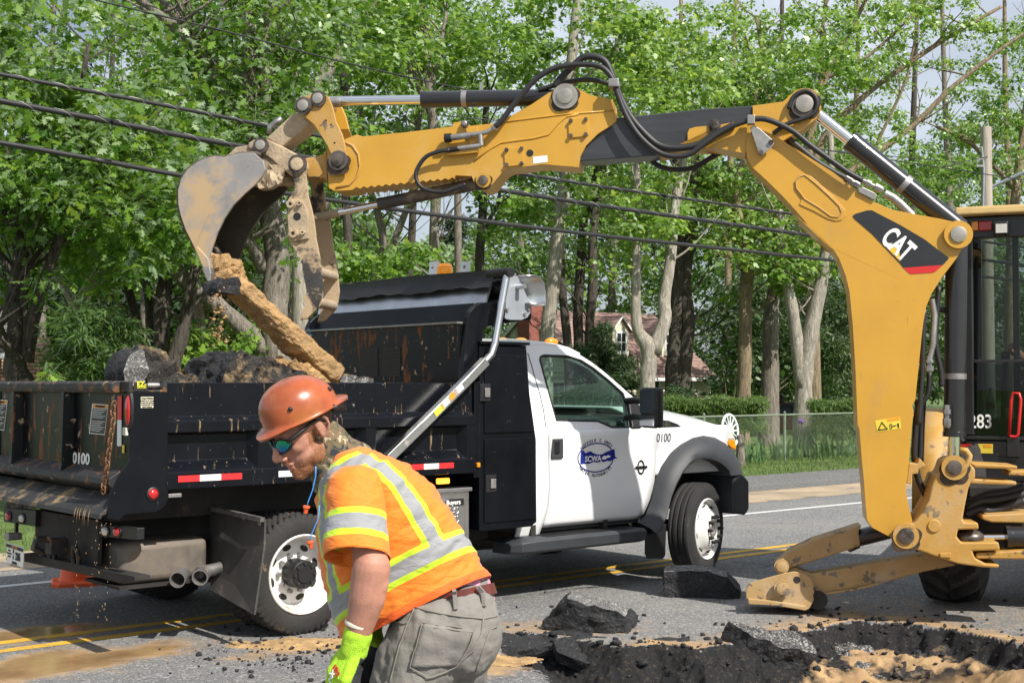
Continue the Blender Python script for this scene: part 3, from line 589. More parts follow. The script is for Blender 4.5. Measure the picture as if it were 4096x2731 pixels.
tree('straight_maple', 'short dark trunk with forked top right of the amber beacon', 28, [[(1105, 880, 24), (1105, 640, 22), (1103, 560, 22), (1108, 470, 20), (1112, 360, 16), (1120, 200, 12)], [(1108, 470, 11), (1085, 430, 9), (1068, 395, 6)], [(1110, 520, 10), (1140, 470, 8), (1150, 420, 6)]], [(1120, 110, 150, 130, 46), (1150, 490, 70, 40, 10)], 'dark', 'maple')
tree('straight_maple', 'tall pale straight trunk beside the red brick chimney', 24.5, [[(1250, 930, 36), (1255, 790, 33), (1262, 700, 32), (1275, 600, 32), (1290, 500, 32), (1300, 400, 30), (1310, 250, 26), (1320, 100, 22), (1330, -40, 18)]], [(1310, 100, 170, 140, 56), (1240, 480, 80, 50, 12)], 'pale', 'maple')
tree('slim_maple', 'leftmost of the three slim dark trunks in front of the house roof', 29, [[(1310, 930, 22), (1302, 800, 20), (1292, 700, 20), (1285, 600, 20), (1290, 480, 16), (1295, 330, 12)]], [(1290, 300, 110, 90, 24), (1290, 770, 40, 40, 8)], 'dark', 'light')
tree('slim_maple', 'middle of the three slim dark trunks in front of the house roof', 29.5, [[(1330, 930, 26), (1330, 780, 24), (1325, 720, 22), (1335, 600, 24), (1345, 500, 20), (1365, 400, 16), (1370, 250, 12)]], [(1380, 250, 100, 100, 26)], 'dark', 'maple')
tree('slim_maple', 'rightmost of the three slim dark trunks in front of the house roof', 28.5, [[(1360, 930, 24), (1355, 780, 22), (1358, 650, 22), (1365, 540, 20), (1375, 420, 16), (1390, 250, 12)]], [(1430, 160, 120, 120, 34), (1400, 450, 80, 50, 14)], 'dark', 'light')
tree('forked_maple', 'pale V-forked tree with a knot hole standing behind the cab', 21.8, [[(1490, 985, 46), (1487, 880, 38), (1490, 800, 40), (1470, 760, 28), (1455, 690, 26), (1458, 600, 22), (1462, 480, 20), (1466, 380, 15), (1470, 250, 10)], [(1495, 810, 36), (1525, 735, 31), (1528, 690, 29), (1540, 600, 27), (1550, 520, 25), (1560, 430, 22), (1570, 370, 18), (1585, 220, 13)]], [(1500, 150, 160, 130, 52), (1480, 470, 90, 70, 24), (1440, 590, 60, 50, 13)], 'pale', 'light')
tree('dark_maple', 'thick dark double trunk right of the pale V-forked tree', 26, [[(1555, 985, 62), (1550, 880, 46), (1548, 780, 30), (1555, 640, 30), (1560, 520, 28), (1555, 400, 22), (1540, 200, 16)], [(1568, 930, 38), (1572, 850, 36), (1580, 740, 34), (1572, 650, 30), (1590, 520, 24), (1600, 350, 16)]], [(1600, 180, 150, 140, 50), (1600, 420, 90, 70, 20)], 'dark', 'maple')
tree('pruned_maple', 'brown pruned trunk with a sawn-off stub above the hedge', 24.3, [[(1705, 985, 38), (1708, 880, 33), (1715, 760, 33), (1712, 680, 31), (1714, 620, 29), (1704, 540, 26), (1690, 470, 22), (1700, 400, 18), (1720, 330, 13), (1740, 200, 9)], [(1714, 650, 24), (1721, 598, 23)]], [(1700, 160, 150, 140, 50), (1650, 480, 110, 80, 26), (1760, 570, 80, 70, 22), (1830, 480, 80, 90, 18)], 'brown', 'light')
tree('rough_maple', 'broad grey trunk with a torn bark scar standing at the chain-link fence', 22.6, [[(1850, 1030, 60), (1846, 930, 46), (1850, 860, 38), (1870, 740, 36), (1885, 640, 30), (1895, 560, 24), (1905, 430, 18), (1910, 300, 12)], [(1842, 890, 34), (1830, 780, 32), (1815, 700, 28), (1800, 600, 20), (1790, 480, 14)]], [(1800, 620, 80, 60, 16), (1900, 120, 130, 110, 34)], 'pale', 'maple')
tree('rough_maple', 'grey trunk behind the small dark red car', 24.5, [[(1765, 985, 46), (1768, 850, 40), (1770, 740, 38), (1778, 640, 28), (1790, 500, 20), (1800, 330, 14)]], [(1790, 250, 130, 110, 34), (1850, 560, 60, 50, 9)], 'grey', 'maple')
tree('spreading_maple', 'spreading bare-limbed maple fanning out above the boom cylinder', 25.5,
     [[(1870, 985, 34), (1868, 700, 30), (1860, 500, 30), (1850, 380, 26), (1870, 260, 22), (1900, 160, 17), (1960, 60, 12), (2000, -30, 8)], [(1860, 430, 22), (1890, 320, 18), (1960, 240, 15), (2060, 165, 12), (2180, 85, 10), (2300, 15, 8)],
      [(1870, 460, 20), (1990, 370, 16), (2100, 285, 13), (2180, 205, 11), (2300, 110, 8), (2380, 60, 6)], [(1845, 400, 16), (1795, 280, 14), (1760, 180, 10), (1740, 40, 8)], [(1862, 300, 14), (1885, 180, 12), (1890, 80, 9), (1900, -30, 7)],
      [(1850, 390, 16), (1805, 330, 12), (1775, 240, 10), (1700, 60, 8)], [(1900, 180, 9), (1990, 130, 7), (2100, 30, 6)], [(2000, 360, 9), (2030, 300, 8), (2080, 180, 6), (2110, 60, 5)]],
     [(2000, 330, 110, 70, 16), (2090, 60, 170, 60, 24), (1960, 120, 100, 90, 14)], 'brown', 'light', twigs=6)
tree('edge_maple', 'leafy maple filling the top right corner behind the utility pole', 27, [[(2320, 985, 30), (2325, 600, 26), (2340, 400, 20), (2360, 200, 14), (2370, 0, 10)], [(2330, 430, 14), (2230, 330, 10), (2150, 290, 8)]], [(2270, 330, 120, 120, 46), (2280, 130, 110, 80, 32), (2120, 400, 90, 60, 20), (2040, 430, 70, 40, 10), (2380, 60, 60, 80, 10)], 'brown', 'maple')
# second row, farther into the wood: each its own trunk and crown
_bg = [(-40, 33), (90, 31), (230, 35), (340, 31), (520, 34), (660, 32), (760, 37), (930, 36), (1050, 39), (1180, 35), (1400, 37), (1540, 40), (1660, 36), (1790, 38), (1950, 36), (2080, 41), (2200, 37), (2330, 39)]
_pl = ['far left', 'left of the forked oak', 'above the feathery shrub', 'between the black trunks', 'left of the digger bucket', 'behind the large maple', 'behind the bucket link', 'above the chrome rod', 'above the stick cylinder', 'above the stick pivot plate', 'left of the black stick section',
       'behind the V-forked tree', 'behind the pruned trunk', 'left of the boom knuckle', 'right of the boom knuckle', 'behind the boom cylinder', 'behind the utility pole', 'at the right edge']
for (x, v), pl in zip(_bg, _pl):
    if 1120 < x < 1640: v = 64 + (x % 7)
    low = 470 if not (740 < x < 1110) else 300
    lean = random.uniform(-40, 40)
    tree('woodland_tree', 'tall leafy woodland tree of the back row, ' + pl, v, [[(x, 985, 20), (x + lean * .3, 700, 18), (x + lean * .5, 450, 16), (x + lean * .8, 200, 12), (x + lean, -40, 8)]],
         [(x, 130, 150, 170, 44), (x + 20, (130 + low) / 2 + 60, 110, max(40, (low - 130) / 2), 26)], random.choice(['grey', 'dark', 'brown']), random.choice(['maple', 'light', 'maple', 'oak']), 'simple' if v > 36 else 'maple', .17, .6, 60, 5, dY=2)
# far wood mass (stuff): beyond the second row, reads as one belt
C = []
for _ in range(3000):
    px = random.uniform(-330, 2700); P_ = px / .574219 / 4; v = random.uniform(46, 60); Y = min(Yv(P_, v), 120)
    gap = math.exp(-((px - 930) / 210) ** 2); top = 330 + 270 * gap + 50 * sin(px * .013) + 30 * sin(px * .05)
    if 1060 < px < 1680: Y = random.uniform(84, 104)
    C.append(tuple(atY('D', px, random.uniform(top, 905), Y)))
fw = leaves('far_wood', C, RNG.uniform(.9, 1.7, len(C)), 62, .38, 'simple', LEAF['far']); tag(fw, 'mass of green woodland far behind the trees', 'woodland', kind='stuff')
C = []
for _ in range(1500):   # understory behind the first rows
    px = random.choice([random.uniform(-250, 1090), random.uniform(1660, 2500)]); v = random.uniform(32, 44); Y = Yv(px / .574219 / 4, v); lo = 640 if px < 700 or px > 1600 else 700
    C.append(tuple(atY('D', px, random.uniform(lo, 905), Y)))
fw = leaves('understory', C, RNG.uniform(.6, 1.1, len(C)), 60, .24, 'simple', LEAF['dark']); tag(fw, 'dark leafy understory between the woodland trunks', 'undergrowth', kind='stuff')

# ---------------- shrubs, hedges, conifers ----------------
def shrub(name, label, v, blobs, leaf, shape, size, cr, per, stem=None, dY=.5, cat='shrub', group=None, up=.7, droop=.2, bk='brown'):
    x = blobs[0][0]; Y = Yv(x / .574219 / 4, v); base = atY('D', x, 877, Y); base.z = terr(v); root = empty(name, base, 0, label, cat, group); inv = Matrix.Translation(-base)
    C = [c for c in blob_centres(blobs, Y, dY) if c[2] > terr(v) + .05]
    b = MB()
    for k in range(7):
        e = Vector(C[(k * 37) % len(C)]); m_ = (base + e) / 2 + Vector((0, 0, .2)); b.tube([base + Vector((random.uniform(-.1, .1), random.uniform(-.1, .1), -.05)), m_, e], [.03, .02, .008], 6)
    b.build('stem', BARK[bk], root, 180, weld=False).data.transform(inv)
    c = leaves('foliage', C, RNG.uniform(.6, 1.2, len(C)) * cr, per, size, shape, LEAF[leaf], up=up, droop=droop); c.parent = root; c.data.transform(inv); return root
shrub('feathery_shrub', 'bright green feathery shrub behind the tailgate', 16.8, [(215, 770, 65, 65, 60), (190, 820, 70, 45, 40), (270, 800, 45, 50, 24), (160, 740, 30, 30, 8)], 'feather', 'needle', .15, .30, 90)
shrub('sapling_clump', 'low leafy maple saplings behind the asphalt load', 21, [(470, 790, 50, 50, 24), (560, 790, 60, 45, 26), (430, 830, 40, 30, 12)], 'light', 'maple', .13, .32, 40)
shrub('sapling_clump', 'low dark green bushes right of the large maple', 24, [(690, 640, 30, 60, 10), (780, 600, 60, 40, 14), (860, 610, 60, 25, 12), (940, 590, 70, 30, 14)], 'maple', 'maple', .13, .36, 40)
shrub('low_bushes', 'young oak seedling sprouting behind the tailgate rail', 16, [(118, 856, 12, 8, 3), (110, 872, 8, 8, 2)], 'light', 'oak', .14, .12, 14)
shrub('dark_conifer', 'dark layered conifer standing in front of the house', 25, [(1385, 760, 14, 20, 10), (1370, 800, 45, 14, 26), (1395, 835, 70, 16, 40), (1390, 875, 72, 20, 46), (1380, 915, 80, 24, 46), (1440, 870, 40, 12, 16), (1340, 815, 26, 8, 8), (1560, 900, 30, 20, 12)], 'ever', 'needle', .16, .22, 120, cat='conifer', up=.5)
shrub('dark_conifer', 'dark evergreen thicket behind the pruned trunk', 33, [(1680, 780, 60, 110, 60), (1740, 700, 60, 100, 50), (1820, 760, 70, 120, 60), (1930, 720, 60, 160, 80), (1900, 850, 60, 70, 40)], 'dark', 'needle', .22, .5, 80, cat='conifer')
shrub('dark_conifer', 'dark blue-green pine top seen through the gap under the stick', 60, [(1045, 520, 22, 30, 14), (1040, 560, 30, 30, 14), (870, 520, 20, 30, 8)], 'ever', 'needle', .4, .7, 80, cat='conifer')
def hedge(label, x0, x1, ytop, ybot, v, dep=1.1):
    C = []; Y0 = Yv((x0 + x1) / 2 / .574219 / 4, v); base = atY('D', (x0 + x1) / 2, 877, Y0); base.z = terr(v); root = empty('clipped_hedge', base, 0, label, 'hedge', 'clipped yew hedges behind the fence')
    inv = Matrix.Translation(-base)
    for _ in range(560):
        x = random.uniform(x0, x1); y = random.choice([random.uniform(ytop, ybot), ytop + random.uniform(0, 6)]); Y = Y0 + random.choice([0, random.uniform(0, dep)]) + random.gauss(0, .06)
        C.append(tuple(atY('D', x, y + 4 * sin(x * .06), Y)))
    b = MB()
    for k in range(9):
        e = Vector(C[k * 40]); b.tube([base + Vector((0, .3, -.02)), Vector((e.x, e.y + .2, base.z + .1)), e], [.03, .025, .012], 6)
    b.build('stem', BARK['brown'], root, 180, weld=False).data.transform(inv)
    c = leaves('foliage', C, .19, 80, .10, 'needle', LEAF['yew'], flat=.9, up=.8); c.parent = root; c.data.transform(inv)
hedge('long clipped yew hedge behind the hood of the truck', 1500, 1752, 924, 985, 20.6)
hedge('short clipped hedge between the rough maple and the boom', 1868, 2010, 928, 1000, 20.8)
# =====================================================================  DUMP TRUCK
def _atx(s, k, x, y, xc):               # point on local plane x = xc
    r = ray(k, x, y); t = (xc - (CAM - s.o).dot(s.ex)) / r.dot(s.ex); p = CAM + r * t - s.o
    return Vector((xc, p.dot(s.ey), p.z))
Frame.atx = _atx
T = Frame((-1.394, 8.96, 0), PHI); WID = 2.4; MID = 1.2
truck = empty('dump_truck', T.o, PHI, 'white-cab dump truck with a black loaded dump bed parked across the road', 'truck')
RUST = (.13, .055, .02)
M_BLK = mat('black_bed_paint', (.005, .006, .0085), .28, var=.3, vs=4, spec=.2, chip=(.22, .19, .16), cm=.71, cs=34, scr=(.10, .10, .10), sm=.73, dirt=(.07, .055, .04), dm=.66, ds=3.5, dw=.15)
M_BLKSTREAK = mat('muddy_black_paint', (.005, .006, .009), .28, var=.3, vs=4, spec=.2, chip=(.2, .18, .15), cm=.68, cs=40, dirt=(.24, .17, .10), dm=.61, ds=7, dw=.05, dstretch=(3.2, 3.2, .35))
M_RUSTY = mat('rusty_black_steel', (.022, .021, .022), .6, var=.4, vs=6, chip=RUST, cm=.56, cs=12, dirt=(.30, .22, .14), dm=.60, ds=9, dw=.05, bump=.003, bs=40)
M_TAILG = mat('scratched_tailgate', (.005, .0055, .007), .32, var=.3, vs=4, spec=.2, chip=(.33, .25, .17), cm=.635, cs=13, scr=(.24, .19, .14), sm=.725, dirt=(.18, .085, .04), dm=.565, ds=6, dw=.03, dstretch=(2.2, 2.2, .5))
M_MUDDY = mat('muddy_apron', (.03, .03, .03), .6, var=.5, vs=5, chip=(.02, .02, .02), cm=.55, cs=20, dirt=(.28, .19, .09), dm=.52, ds=5, dw=.10, bump=.01, bs=50)
M_WHITE = mat('white_truck_paint', (.78, .79, .80), .22, var=.02, coat=.6, spec=.5, dirt=(.56, .51, .44), dm=.62, ds=2.2, dw=.5, drough=.5)
M_FLARE = mat('grey_plastic', (.035, .038, .043), .55, var=.15, vs=8, bump=.0006, bs=500)
M_PLAST = mat('black_plastic', (.010, .010, .011), .5, var=.2)
M_UNDER = mat('underbody', (.02, .018, .016), .8, var=.4, vs=5, dirt=(.09, .06, .035), dm=.6, ds=4)
M_RUB = mat('tyre_rubber', (.022, .021, .021), .85, var=.3, vs=5, dirt=(.16, .12, .08), dm=.62, ds=7, dw=.15, bump=.002, bs=60)
M_RUBM = mat('muddy_tyre', (.024, .022, .021), .85, var=.35, vs=5, dirt=(.30, .20, .10), dm=.625, ds=9, dw=.06, bump=.004, bs=50)
M_RIM = mat('white_rim_paint', (.74, .73, .70), .35, var=.06, dirt=(.36, .25, .14), dm=.66, ds=5, dw=.1)
M_RIMM = mat('muddy_rim', (.72, .70, .67), .4, var=.06, dirt=(.33, .23, .13), dm=.54, ds=3.5, dw=.2)
M_ALU = mat('aluminium', (.62, .63, .64), .32, 1, var=.12, vs=6, dirt=(.30, .23, .15), dm=.70, ds=5)
M_ALUD = mat('dirty_aluminium', (.58, .58, .57), .36, 1, var=.15, vs=6, dirt=(.36, .26, .15), dm=.60, ds=7, dw=.1)
M_STEELG = mat('galvanised_plate', (.34, .37, .41), .45, .35, var=.15, vs=5)
M_STEEL = mat('dull_steel', (.32, .31, .30), .5, .8, var=.3, vs=10, dirt=(.25, .18, .11), dm=.62, ds=8)
M_TARP = mat('black_tarp', (.012, .012, .013), .5, var=.3, vs=3, bump=.004, bs=12)
M_RED = mat('red_lens', (.45, .012, .012), .15, var=.1, coat=.8); M_REDT = mat('red_reflective', (.62, .025, .03), .4, var=.06, chip=(.5, .4, .35), cm=.72, cs=30)
M_WHT_T = mat('white_reflective', (.75, .75, .74), .4, var=.05, dirt=(.4, .33, .25), dm=.68, ds=9)
M_CLEAR = mat('clear_lens', (.62, .60, .55), .12, var=.1, coat=.8); M_AMB = mat('amber_lens', (.75, .26, .01), .18, var=.15, vs=30, coat=.7)
M_AMBLIT = mat('lit_amber_lens', (.8, .35, .03), .2, var=.1, emis=(1, .42, .04), es=1.6)
M_CHROME = mat('chrome', (.8, .8, .8), .08, 1, var=.03)
M_INK = mat('white_print', (.78, .78, .76), .6, var=.05); M_BLACKINK = mat('black_print', (.012, .012, .012), .6, var=0); M_BLUE = mat('blue_print', (.010, .022, .20), .8, var=.05, spec=.2)
M_GREYINK = mat('grey_print', (.05, .055, .09), .9, var=0, spec=.1); M_YELLAB = mat('yellow_label', (.72, .55, .05), .5, var=.06); M_ORLAB = mat('orange_label', (.72, .30, .02), .5, var=.06)
M_CREAM = mat('cream_label', (.66, .62, .45), .6, var=.12, dirt=(.25, .2, .13), dm=.66, ds=30); M_DARKLAB = mat('dark_label', (.02, .02, .02), .45, var=.1, dirt=(.3, .3, .28), dm=.7, ds=40)
def glass(name, tint=(.80, .90, .85), rough=.0):
    m = bpy.data.materials.new(name); m.use_nodes = True; nt = m.node_tree; N = nt.nodes; L = nt.links; N.remove(N['Principled BSDF'])
    t = N.new('ShaderNodeBsdfTransparent'); t.inputs[0].default_value = (*tint, 1); g = N.new('ShaderNodeBsdfGlossy'); g.inputs['Roughness'].default_value = rough; f = N.new('ShaderNodeFresnel'); f.inputs[0].default_value = 1.52
    x = N.new('ShaderNodeMixShader'); ge = N.new('ShaderNodeNewGeometry'); s1 = N.new('ShaderNodeMath'); s1.operation = 'SUBTRACT'; s1.inputs[0].default_value = 1; L.new(ge.outputs['Backfacing'], s1.inputs[1]); s2 = N.new('ShaderNodeMath'); s2.operation = 'MULTIPLY'; L.new(f.outputs[0], s2.inputs[0]); L.new(s1.outputs[0], s2.inputs[1]); L.new(s2.outputs[0], x.inputs[0]); L.new(t.outputs[0], x.inputs[1]); L.new(g.outputs[0], x.inputs[2]); L.new(x.outputs[0], N['Material Output'].inputs[0]); return m
M_GLASS = glass('window_glass'); M_GLASSD = glass('dark_window_glass', (.30, .36, .34))

# --- wheels
def tyre_mesh(b, yo, w, R, tread):
    """axis along +y, outer face at y=yo; tread: 'lug' or 'rib'"""
    prof = [(.02, .255), (.004, .275), (0, .30), (0, .335), (.006, .36), (.018, R - .022)]
    nt_ = 15; tr = [(.022 + (w - .044) * i / (nt_ - 1), None) for i in range(nt_)]
    prof2 = [(w - t, r) for t, r in reversed(prof)]; allp = prof + tr + prof2; n = 180 if tread == 'lug' else 64; vs = []
    for i, (t, r) in enumerate(allp):
        for j in range(n):
            a = 2 * pi * j / n; rr = r
            if r is None:
                k = i - len(prof); edge = min(k, nt_ - 1 - k); base = R - .006 * (edge == 0)
                if tread == 'lug':
                    ph = (j / n * 52 + (.5 if (k // 3) % 2 else 0) + .12 * (k % 3)) % 1
                    rr = base - (.016 if (ph < .34 or k % 4 == 3 and edge > 1) else 0)
                else: rr = base - (.012 if k in (3, 7, 11) else 0)
            elif tread == 'lug' and i == len(prof) - 1 or (tread == 'lug' and i == len(prof) + nt_):
                rr = r + (.008 if (j / n * 52) % 1 > .34 else -.008)
            vs.append((cos(a) * rr, yo + t, sin(a) * rr))
    m = len(allp); b.add(vs, [(i * n + j, i * n + (j + 1) % n, (i + 1) * n + (j + 1) % n, (i + 1) * n + j) for i in range(m - 1) for j in range(n)])
def bolt(b, c, ax, r, h, n=8): c = Vector(c); ax = Vector(ax).normalized(); b.lathe(c, ax, [(0, 0), (0, r), (h, r), (h, 0)], n)
def wheel_rear(x, side):
    w = empty('wheel', (x, 0 if side > 0 else WID, .405), 0 if side > 0 else pi, parent=truck)
    b = MB(); tyre_mesh(b, 0, .225, .405, 'lug'); b.build('tyre', M_RUBM, w, 40)
    b = MB(); tyre_mesh(b, .27, .225, .405, 'lug'); b.build('tyre', M_RUBM, w, 40)
    b = MB().lathe((0, 0, 0), (0, 1, 0), [(.03, .270), (.0, .268), (-.006, .262), (.0, .252), (.02, .243), (.09, .226), (.125, .218), (.138, .205), (.14, .18), (.132, .12), (.13, .06), (.16, .06), (.17, .26), (.26, .262)], 48)
    rim = b.build('rim', M_RIMM, w, 40)
    for k in range(8):
        a = 2 * pi * k / 8 + .3; b = MB(); c = Vector((cos(a) * .176, .136, sin(a) * .176)); R = Matrix.Rotation(-a, 3, 'Y')
        b.ell(c, (.020, .007, .034), 14, R); b.build('hand_hole', M_UNDER, w, 180)
    b = MB().lathe((0, 0, 0), (0, 1, 0), [(.14, .098), (.03, .096), (-.005, .095), (-.012, .088), (-.012, .06), (-.02, .055), (-.02, 0)], 32); b.build('hub', M_PLAST, w, 35)
    for k in range(8):
        a = 2 * pi * k / 8; b = MB(); bolt(b, (cos(a) * .075, -.010, sin(a) * .075), (0, -1, 0), .011, .012); b.build('hub_bolt', M_UNDER, w, 35)
    for k in range(10):
        a = 2 * pi * k / 10; b = MB(); bolt(b, (cos(a) * .125, .13, sin(a) * .125), (0, -1, 0), .016, .03, 6); b.build('lug_nut', M_STEEL, w, 35)
    return w
wheel_rear(0, 1); wheel_rear(0, -1)
FWX = 4.17
def wheel_front(y, side, steer):
    w = empty('wheel', (FWX, y, .405), steer + (0 if side > 0 else pi), parent=truck)
    b = MB(); tyre_mesh(b, 0, .225, .405, 'rib'); b.build('tyre', M_RUB, w, 40)
    b = MB().lathe((0, 0, 0), (0, 1, 0), [(.03, .270), (.0, .268), (-.006, .262), (.0, .254), (.022, .246), (.05, .240), (.055, .228), (.03, .205), (-.02, .172), (-.045, .145), (-.052, .13), (-.05, .085), (-.03, .075), (.05, .07), (.2, .26)], 48)
    rim = b.build('rim', M_RIM, w, 40)
    for k in range(8):
        a = 2 * pi * k / 8 + .2; R = Matrix.Rotation(-a, 3, 'Y') @ Matrix.Rotation(rad(48), 3, 'Z').inverted(); b = MB()
        b.ell((cos(a) * .203, .022, sin(a) * .203), (.022, .008, .032), 14, Matrix.Rotation(-a, 3, 'Y') @ Matrix.Rotation(rad(-40), 3, 'Z')); b.build('hand_hole', M_UNDER, w, 180)
    MB().lathe((0, 0, 0), (0, 1, 0), [(.03, .076), (-.04, .074), (-.055, .066), (-.05, .05), (-.03, .045), (-.03, 0)], 24).build('hub', M_STEEL, w, 35)
    for k in range(10):
        a = 2 * pi * k / 10; b = MB(); c = Vector((cos(a) * .113, -.05, sin(a) * .113)); b.cyl(c, c + Vector((0, -.048, 0)), .009, n=8); bolt(b, c, (0, -1, 0), .017, .03, 6); b.build('lug_nut', M_UNDER, w, 35)
    return w
wheel_front(.10, 1, rad(18)); wheel_front(WID - .10, -1, rad(16))

# --- chassis, axle, underbody
b = MB(); b.bb(-1.15, 4.5, .72, .80, .60, .82); b.bb(-1.15, 4.5, 1.6, 1.68, .60, .82)
for xx in (-.9, .5, 1.6, 2.8, 3.9): b.bb(xx, xx + .1, .79, 1.61, .64, .78)
b.build('chassis_frame', M_UNDER, truck, 0)
b = MB().tube([(0, .3, .405), (0, 2.1, .405)], .07, 12); b.ell((0, 1.2, .41), (.22, .2, .2), 16); b.build('rear_axle', M_UNDER, truck)
b = MB().tube([(FWX, .25, .40), (FWX, 2.15, .40)], .055, 12); b.build('front_axle', M_UNDER, truck)
b = MB().bb(.75, 1.45, .3, .7, .42, .9); b.bb(1.5, 2.0, .5, 1.9, .45, .9); b.tube([(1.4, .9, .42), (3.3, .9, .4)], .11, 12); b.build('drive_train', M_UNDER, truck)
b = MB(); b.bb(3.55, 3.75, .25, 2.15, .55, 1.1); b.bb(3.5, 4.5, .55, 1.85, .55, 1.15); b.build('engine_bay', M_UNDER, truck, 0)

# --- dump bed
Z0, Z1 = 1.02, 1.69; XB0, XB1 = -1.0, 1.47
prof = [(.035, Z1), (.035, 1.475), (0, 1.445), (0, 1.375), (.075, 1.36), (.075, 1.195), (.0, 1.125), (0, Z0), (.12, Z0), (.12, Z1)]
near = MB().loft([[(x, y, z) for y, z in prof] for x in (XB0, XB1)]).build('side_panel', M_BLKSTREAK, truck, 0, bevel=.006)
flip(near, truck, MID)
b = MB(); b.bb(-1.24, 1.47, .1, 2.3, 1.02, 1.09); b.build('bed_floor', M_UNDER, truck, 0)
b = MB(); b.bb(-1.15, 1.45, .45, .60, .80, 1.015); b.bb(-1.15, 1.45, 1.8, 1.95, .80, 1.015); b.bb(-1.1, -1.0, .6, 1.8, .82, 1.015); b.bb(-.5, -.4, .6, 1.8, .82, 1.015); b.bb(.8, .9, .6, 1.8, .82, 1.015); b.build('bed_subframe', M_UNDER, truck, 0)
for px0, px1 in ((1725, 1842), ):
    xa = T.at('A1', px0, 900, .03).x; xb = T.at('A1', px1, 900, .03).x
    MB().loft([[(x, .001 + o, z) for x, o in ((xa - .05, .076), (xa, .003), (xb, .003), (xb + .05, .076))] for z in (1.13, 1.38)]).build('side_post', M_BLK, truck, 0, bevel=.004)
for xa, xb in ((.50, .58), (1.40, 1.475)):
    MB().loft([[(x, .001 + o, z) for x, o in ((xa - .05, .076), (xa, .003), (xb, .003), (xb + .05, .076))] for z in (1.13, 1.38)]).build('side_post', M_BLK, truck, 0, bevel=.004)
MB().bb(1.472, 1.53, .015, .10, .98, 1.70).build('front_post', M_BLK, truck, 0, bevel=.008)
# corner posts
outl = T.P('A1', [(882, 618), (1128, 618), (1130, 1340), (1115, 1372), (1085, 1402), (1040, 1420), (860, 1435), (835, 1442), (800, 1478), (725, 1465), (722, 1420), (736, 1300), (795, 1180), (872, 1066)], 0)
cpn = MB().prism(outl, (0, .012, 0)).build('corner_plate', M_BLK, truck, 0, bevel=.004); flip(cpn, truck, MID)
cp_ = MB().bb(-1.232, -.995, .0125, .125, 1.0, 1.63).build('corner_post', M_BLK, truck, 0, bevel=.006); flip(cp_, truck, MID)
for sgn in (0, 1):
    yf = (lambda y: y) if not sgn else (lambda y: WID - y)
    b = MB(); y0, y1 = sorted((yf(-.005), yf(.13))); b.bb(-1.25, -1.0, y0, y1, 1.632, 1.646); b.bb(-1.25, -1.225, y0, y1, 1.647, 1.695); b.bb(-1.03, -1.0, y0, y1, 1.647, 1.695); b.build('latch_bracket', M_RUSTY, truck, 0)
    MB().cyl((-1.22, yf(.05), 1.672), (-1.03, yf(.05), 1.672), .018).build('latch_bar', M_STEEL, truck)
text('lettering', 'EZ-', mat('yellow_print', (.75, .68, .03), .5), mat4(T.at('A1', 952, 562, -.012), (1, 0, 0), (0, 0, 1)), .042, truck, .001)
text('lettering', 'LATCH', bpy.data.materials['yellow_print'], mat4(T.at('A1', 952, 583, -.012), (1, 0, 0), (0, 0, 1)), .018, truck, .0005)
MB().bb(-1.22, -1.13, -.010, -.004, 1.64, 1.69).build('latch_label', M_BLACKINK, truck, 0)
def lamp_disc(name, c, ax, rw, rh, m, ring=M_PLAST, parent=truck):
    ax = Vector(ax).normalized(); u = Vector((0, 0, 1)); s = ax.cross(u).normalized(); n = 24; c = Vector(c)
    def el(f, d): return [c + ax * d + s * (rw * f * cos(2 * pi * i / n)) + u * (rh * f * sin(2 * pi * i / n)) for i in range(n)]
    o = MB().loft([el(1.28, -.01), el(1.28, .006), el(1.02, .010), el(1.0, .002)], cap=True).build(name, ring, parent, 40)
    MB().loft([el(.98, .0), el(.95, .012), el(.7, .02), el(.3, .024)]).build('lens', m, o, 60); return o
q = T.atx('A1', 868, 738, -1.236); lamp_disc('tail_light', q, (-1, 0, 0), .036, .098, M_RED)
lamp_disc('tail_light', (-1.236, WID - q.y, q.z), (-1, 0, 0), .028, .095, M_RED)
q = T.at('A1', 1027, 1300, -.001); lamp_disc('marker_light', q, (0, -1, 0), .034, .034, M_RED)
q = T.atx('A1', 853, 880, -1.236); MB().box(q + Vector((-.01, 0, 0)), (.02, .05, .05)).build('marker_light', M_CLEAR, truck, 0, bevel=.005)
MB().box(T.at('A1', 1168, 1308, .05), (.09, .04, .025)).build('marker_light', M_STEEL, truck, 0, bevel=.004)
def label_yz(c, w, h, m): return MB().box(c, (.003, w, h)).build('label', m, truck, 0)
def label_xz(c, w, h, m): return MB().box(c, (w, .003, h)).build('label', m, truck, 0)
q = T.at('A1', 988, 684, -.0025); label_xz(q, .082, .068, M_CREAM); text('lettering', 'CAUTION', M_BLACKINK, mat4(q + Vector((0, -.003, .023)), (1, 0, 0), (0, 0, 1)), .017, truck, .0006)
for i, s in enumerate(('CHECK PINTLE HOOK', 'CLEARANCE BEFORE', 'BACKING BODY OR', 'USING TAILGATE')):
    text('lettering', s, M_BLACKINK, mat4(q + Vector((0, -.003, .008 - .012 * i)), (1, 0, 0), (0, 0, 1)), .0085, truck, .0003)
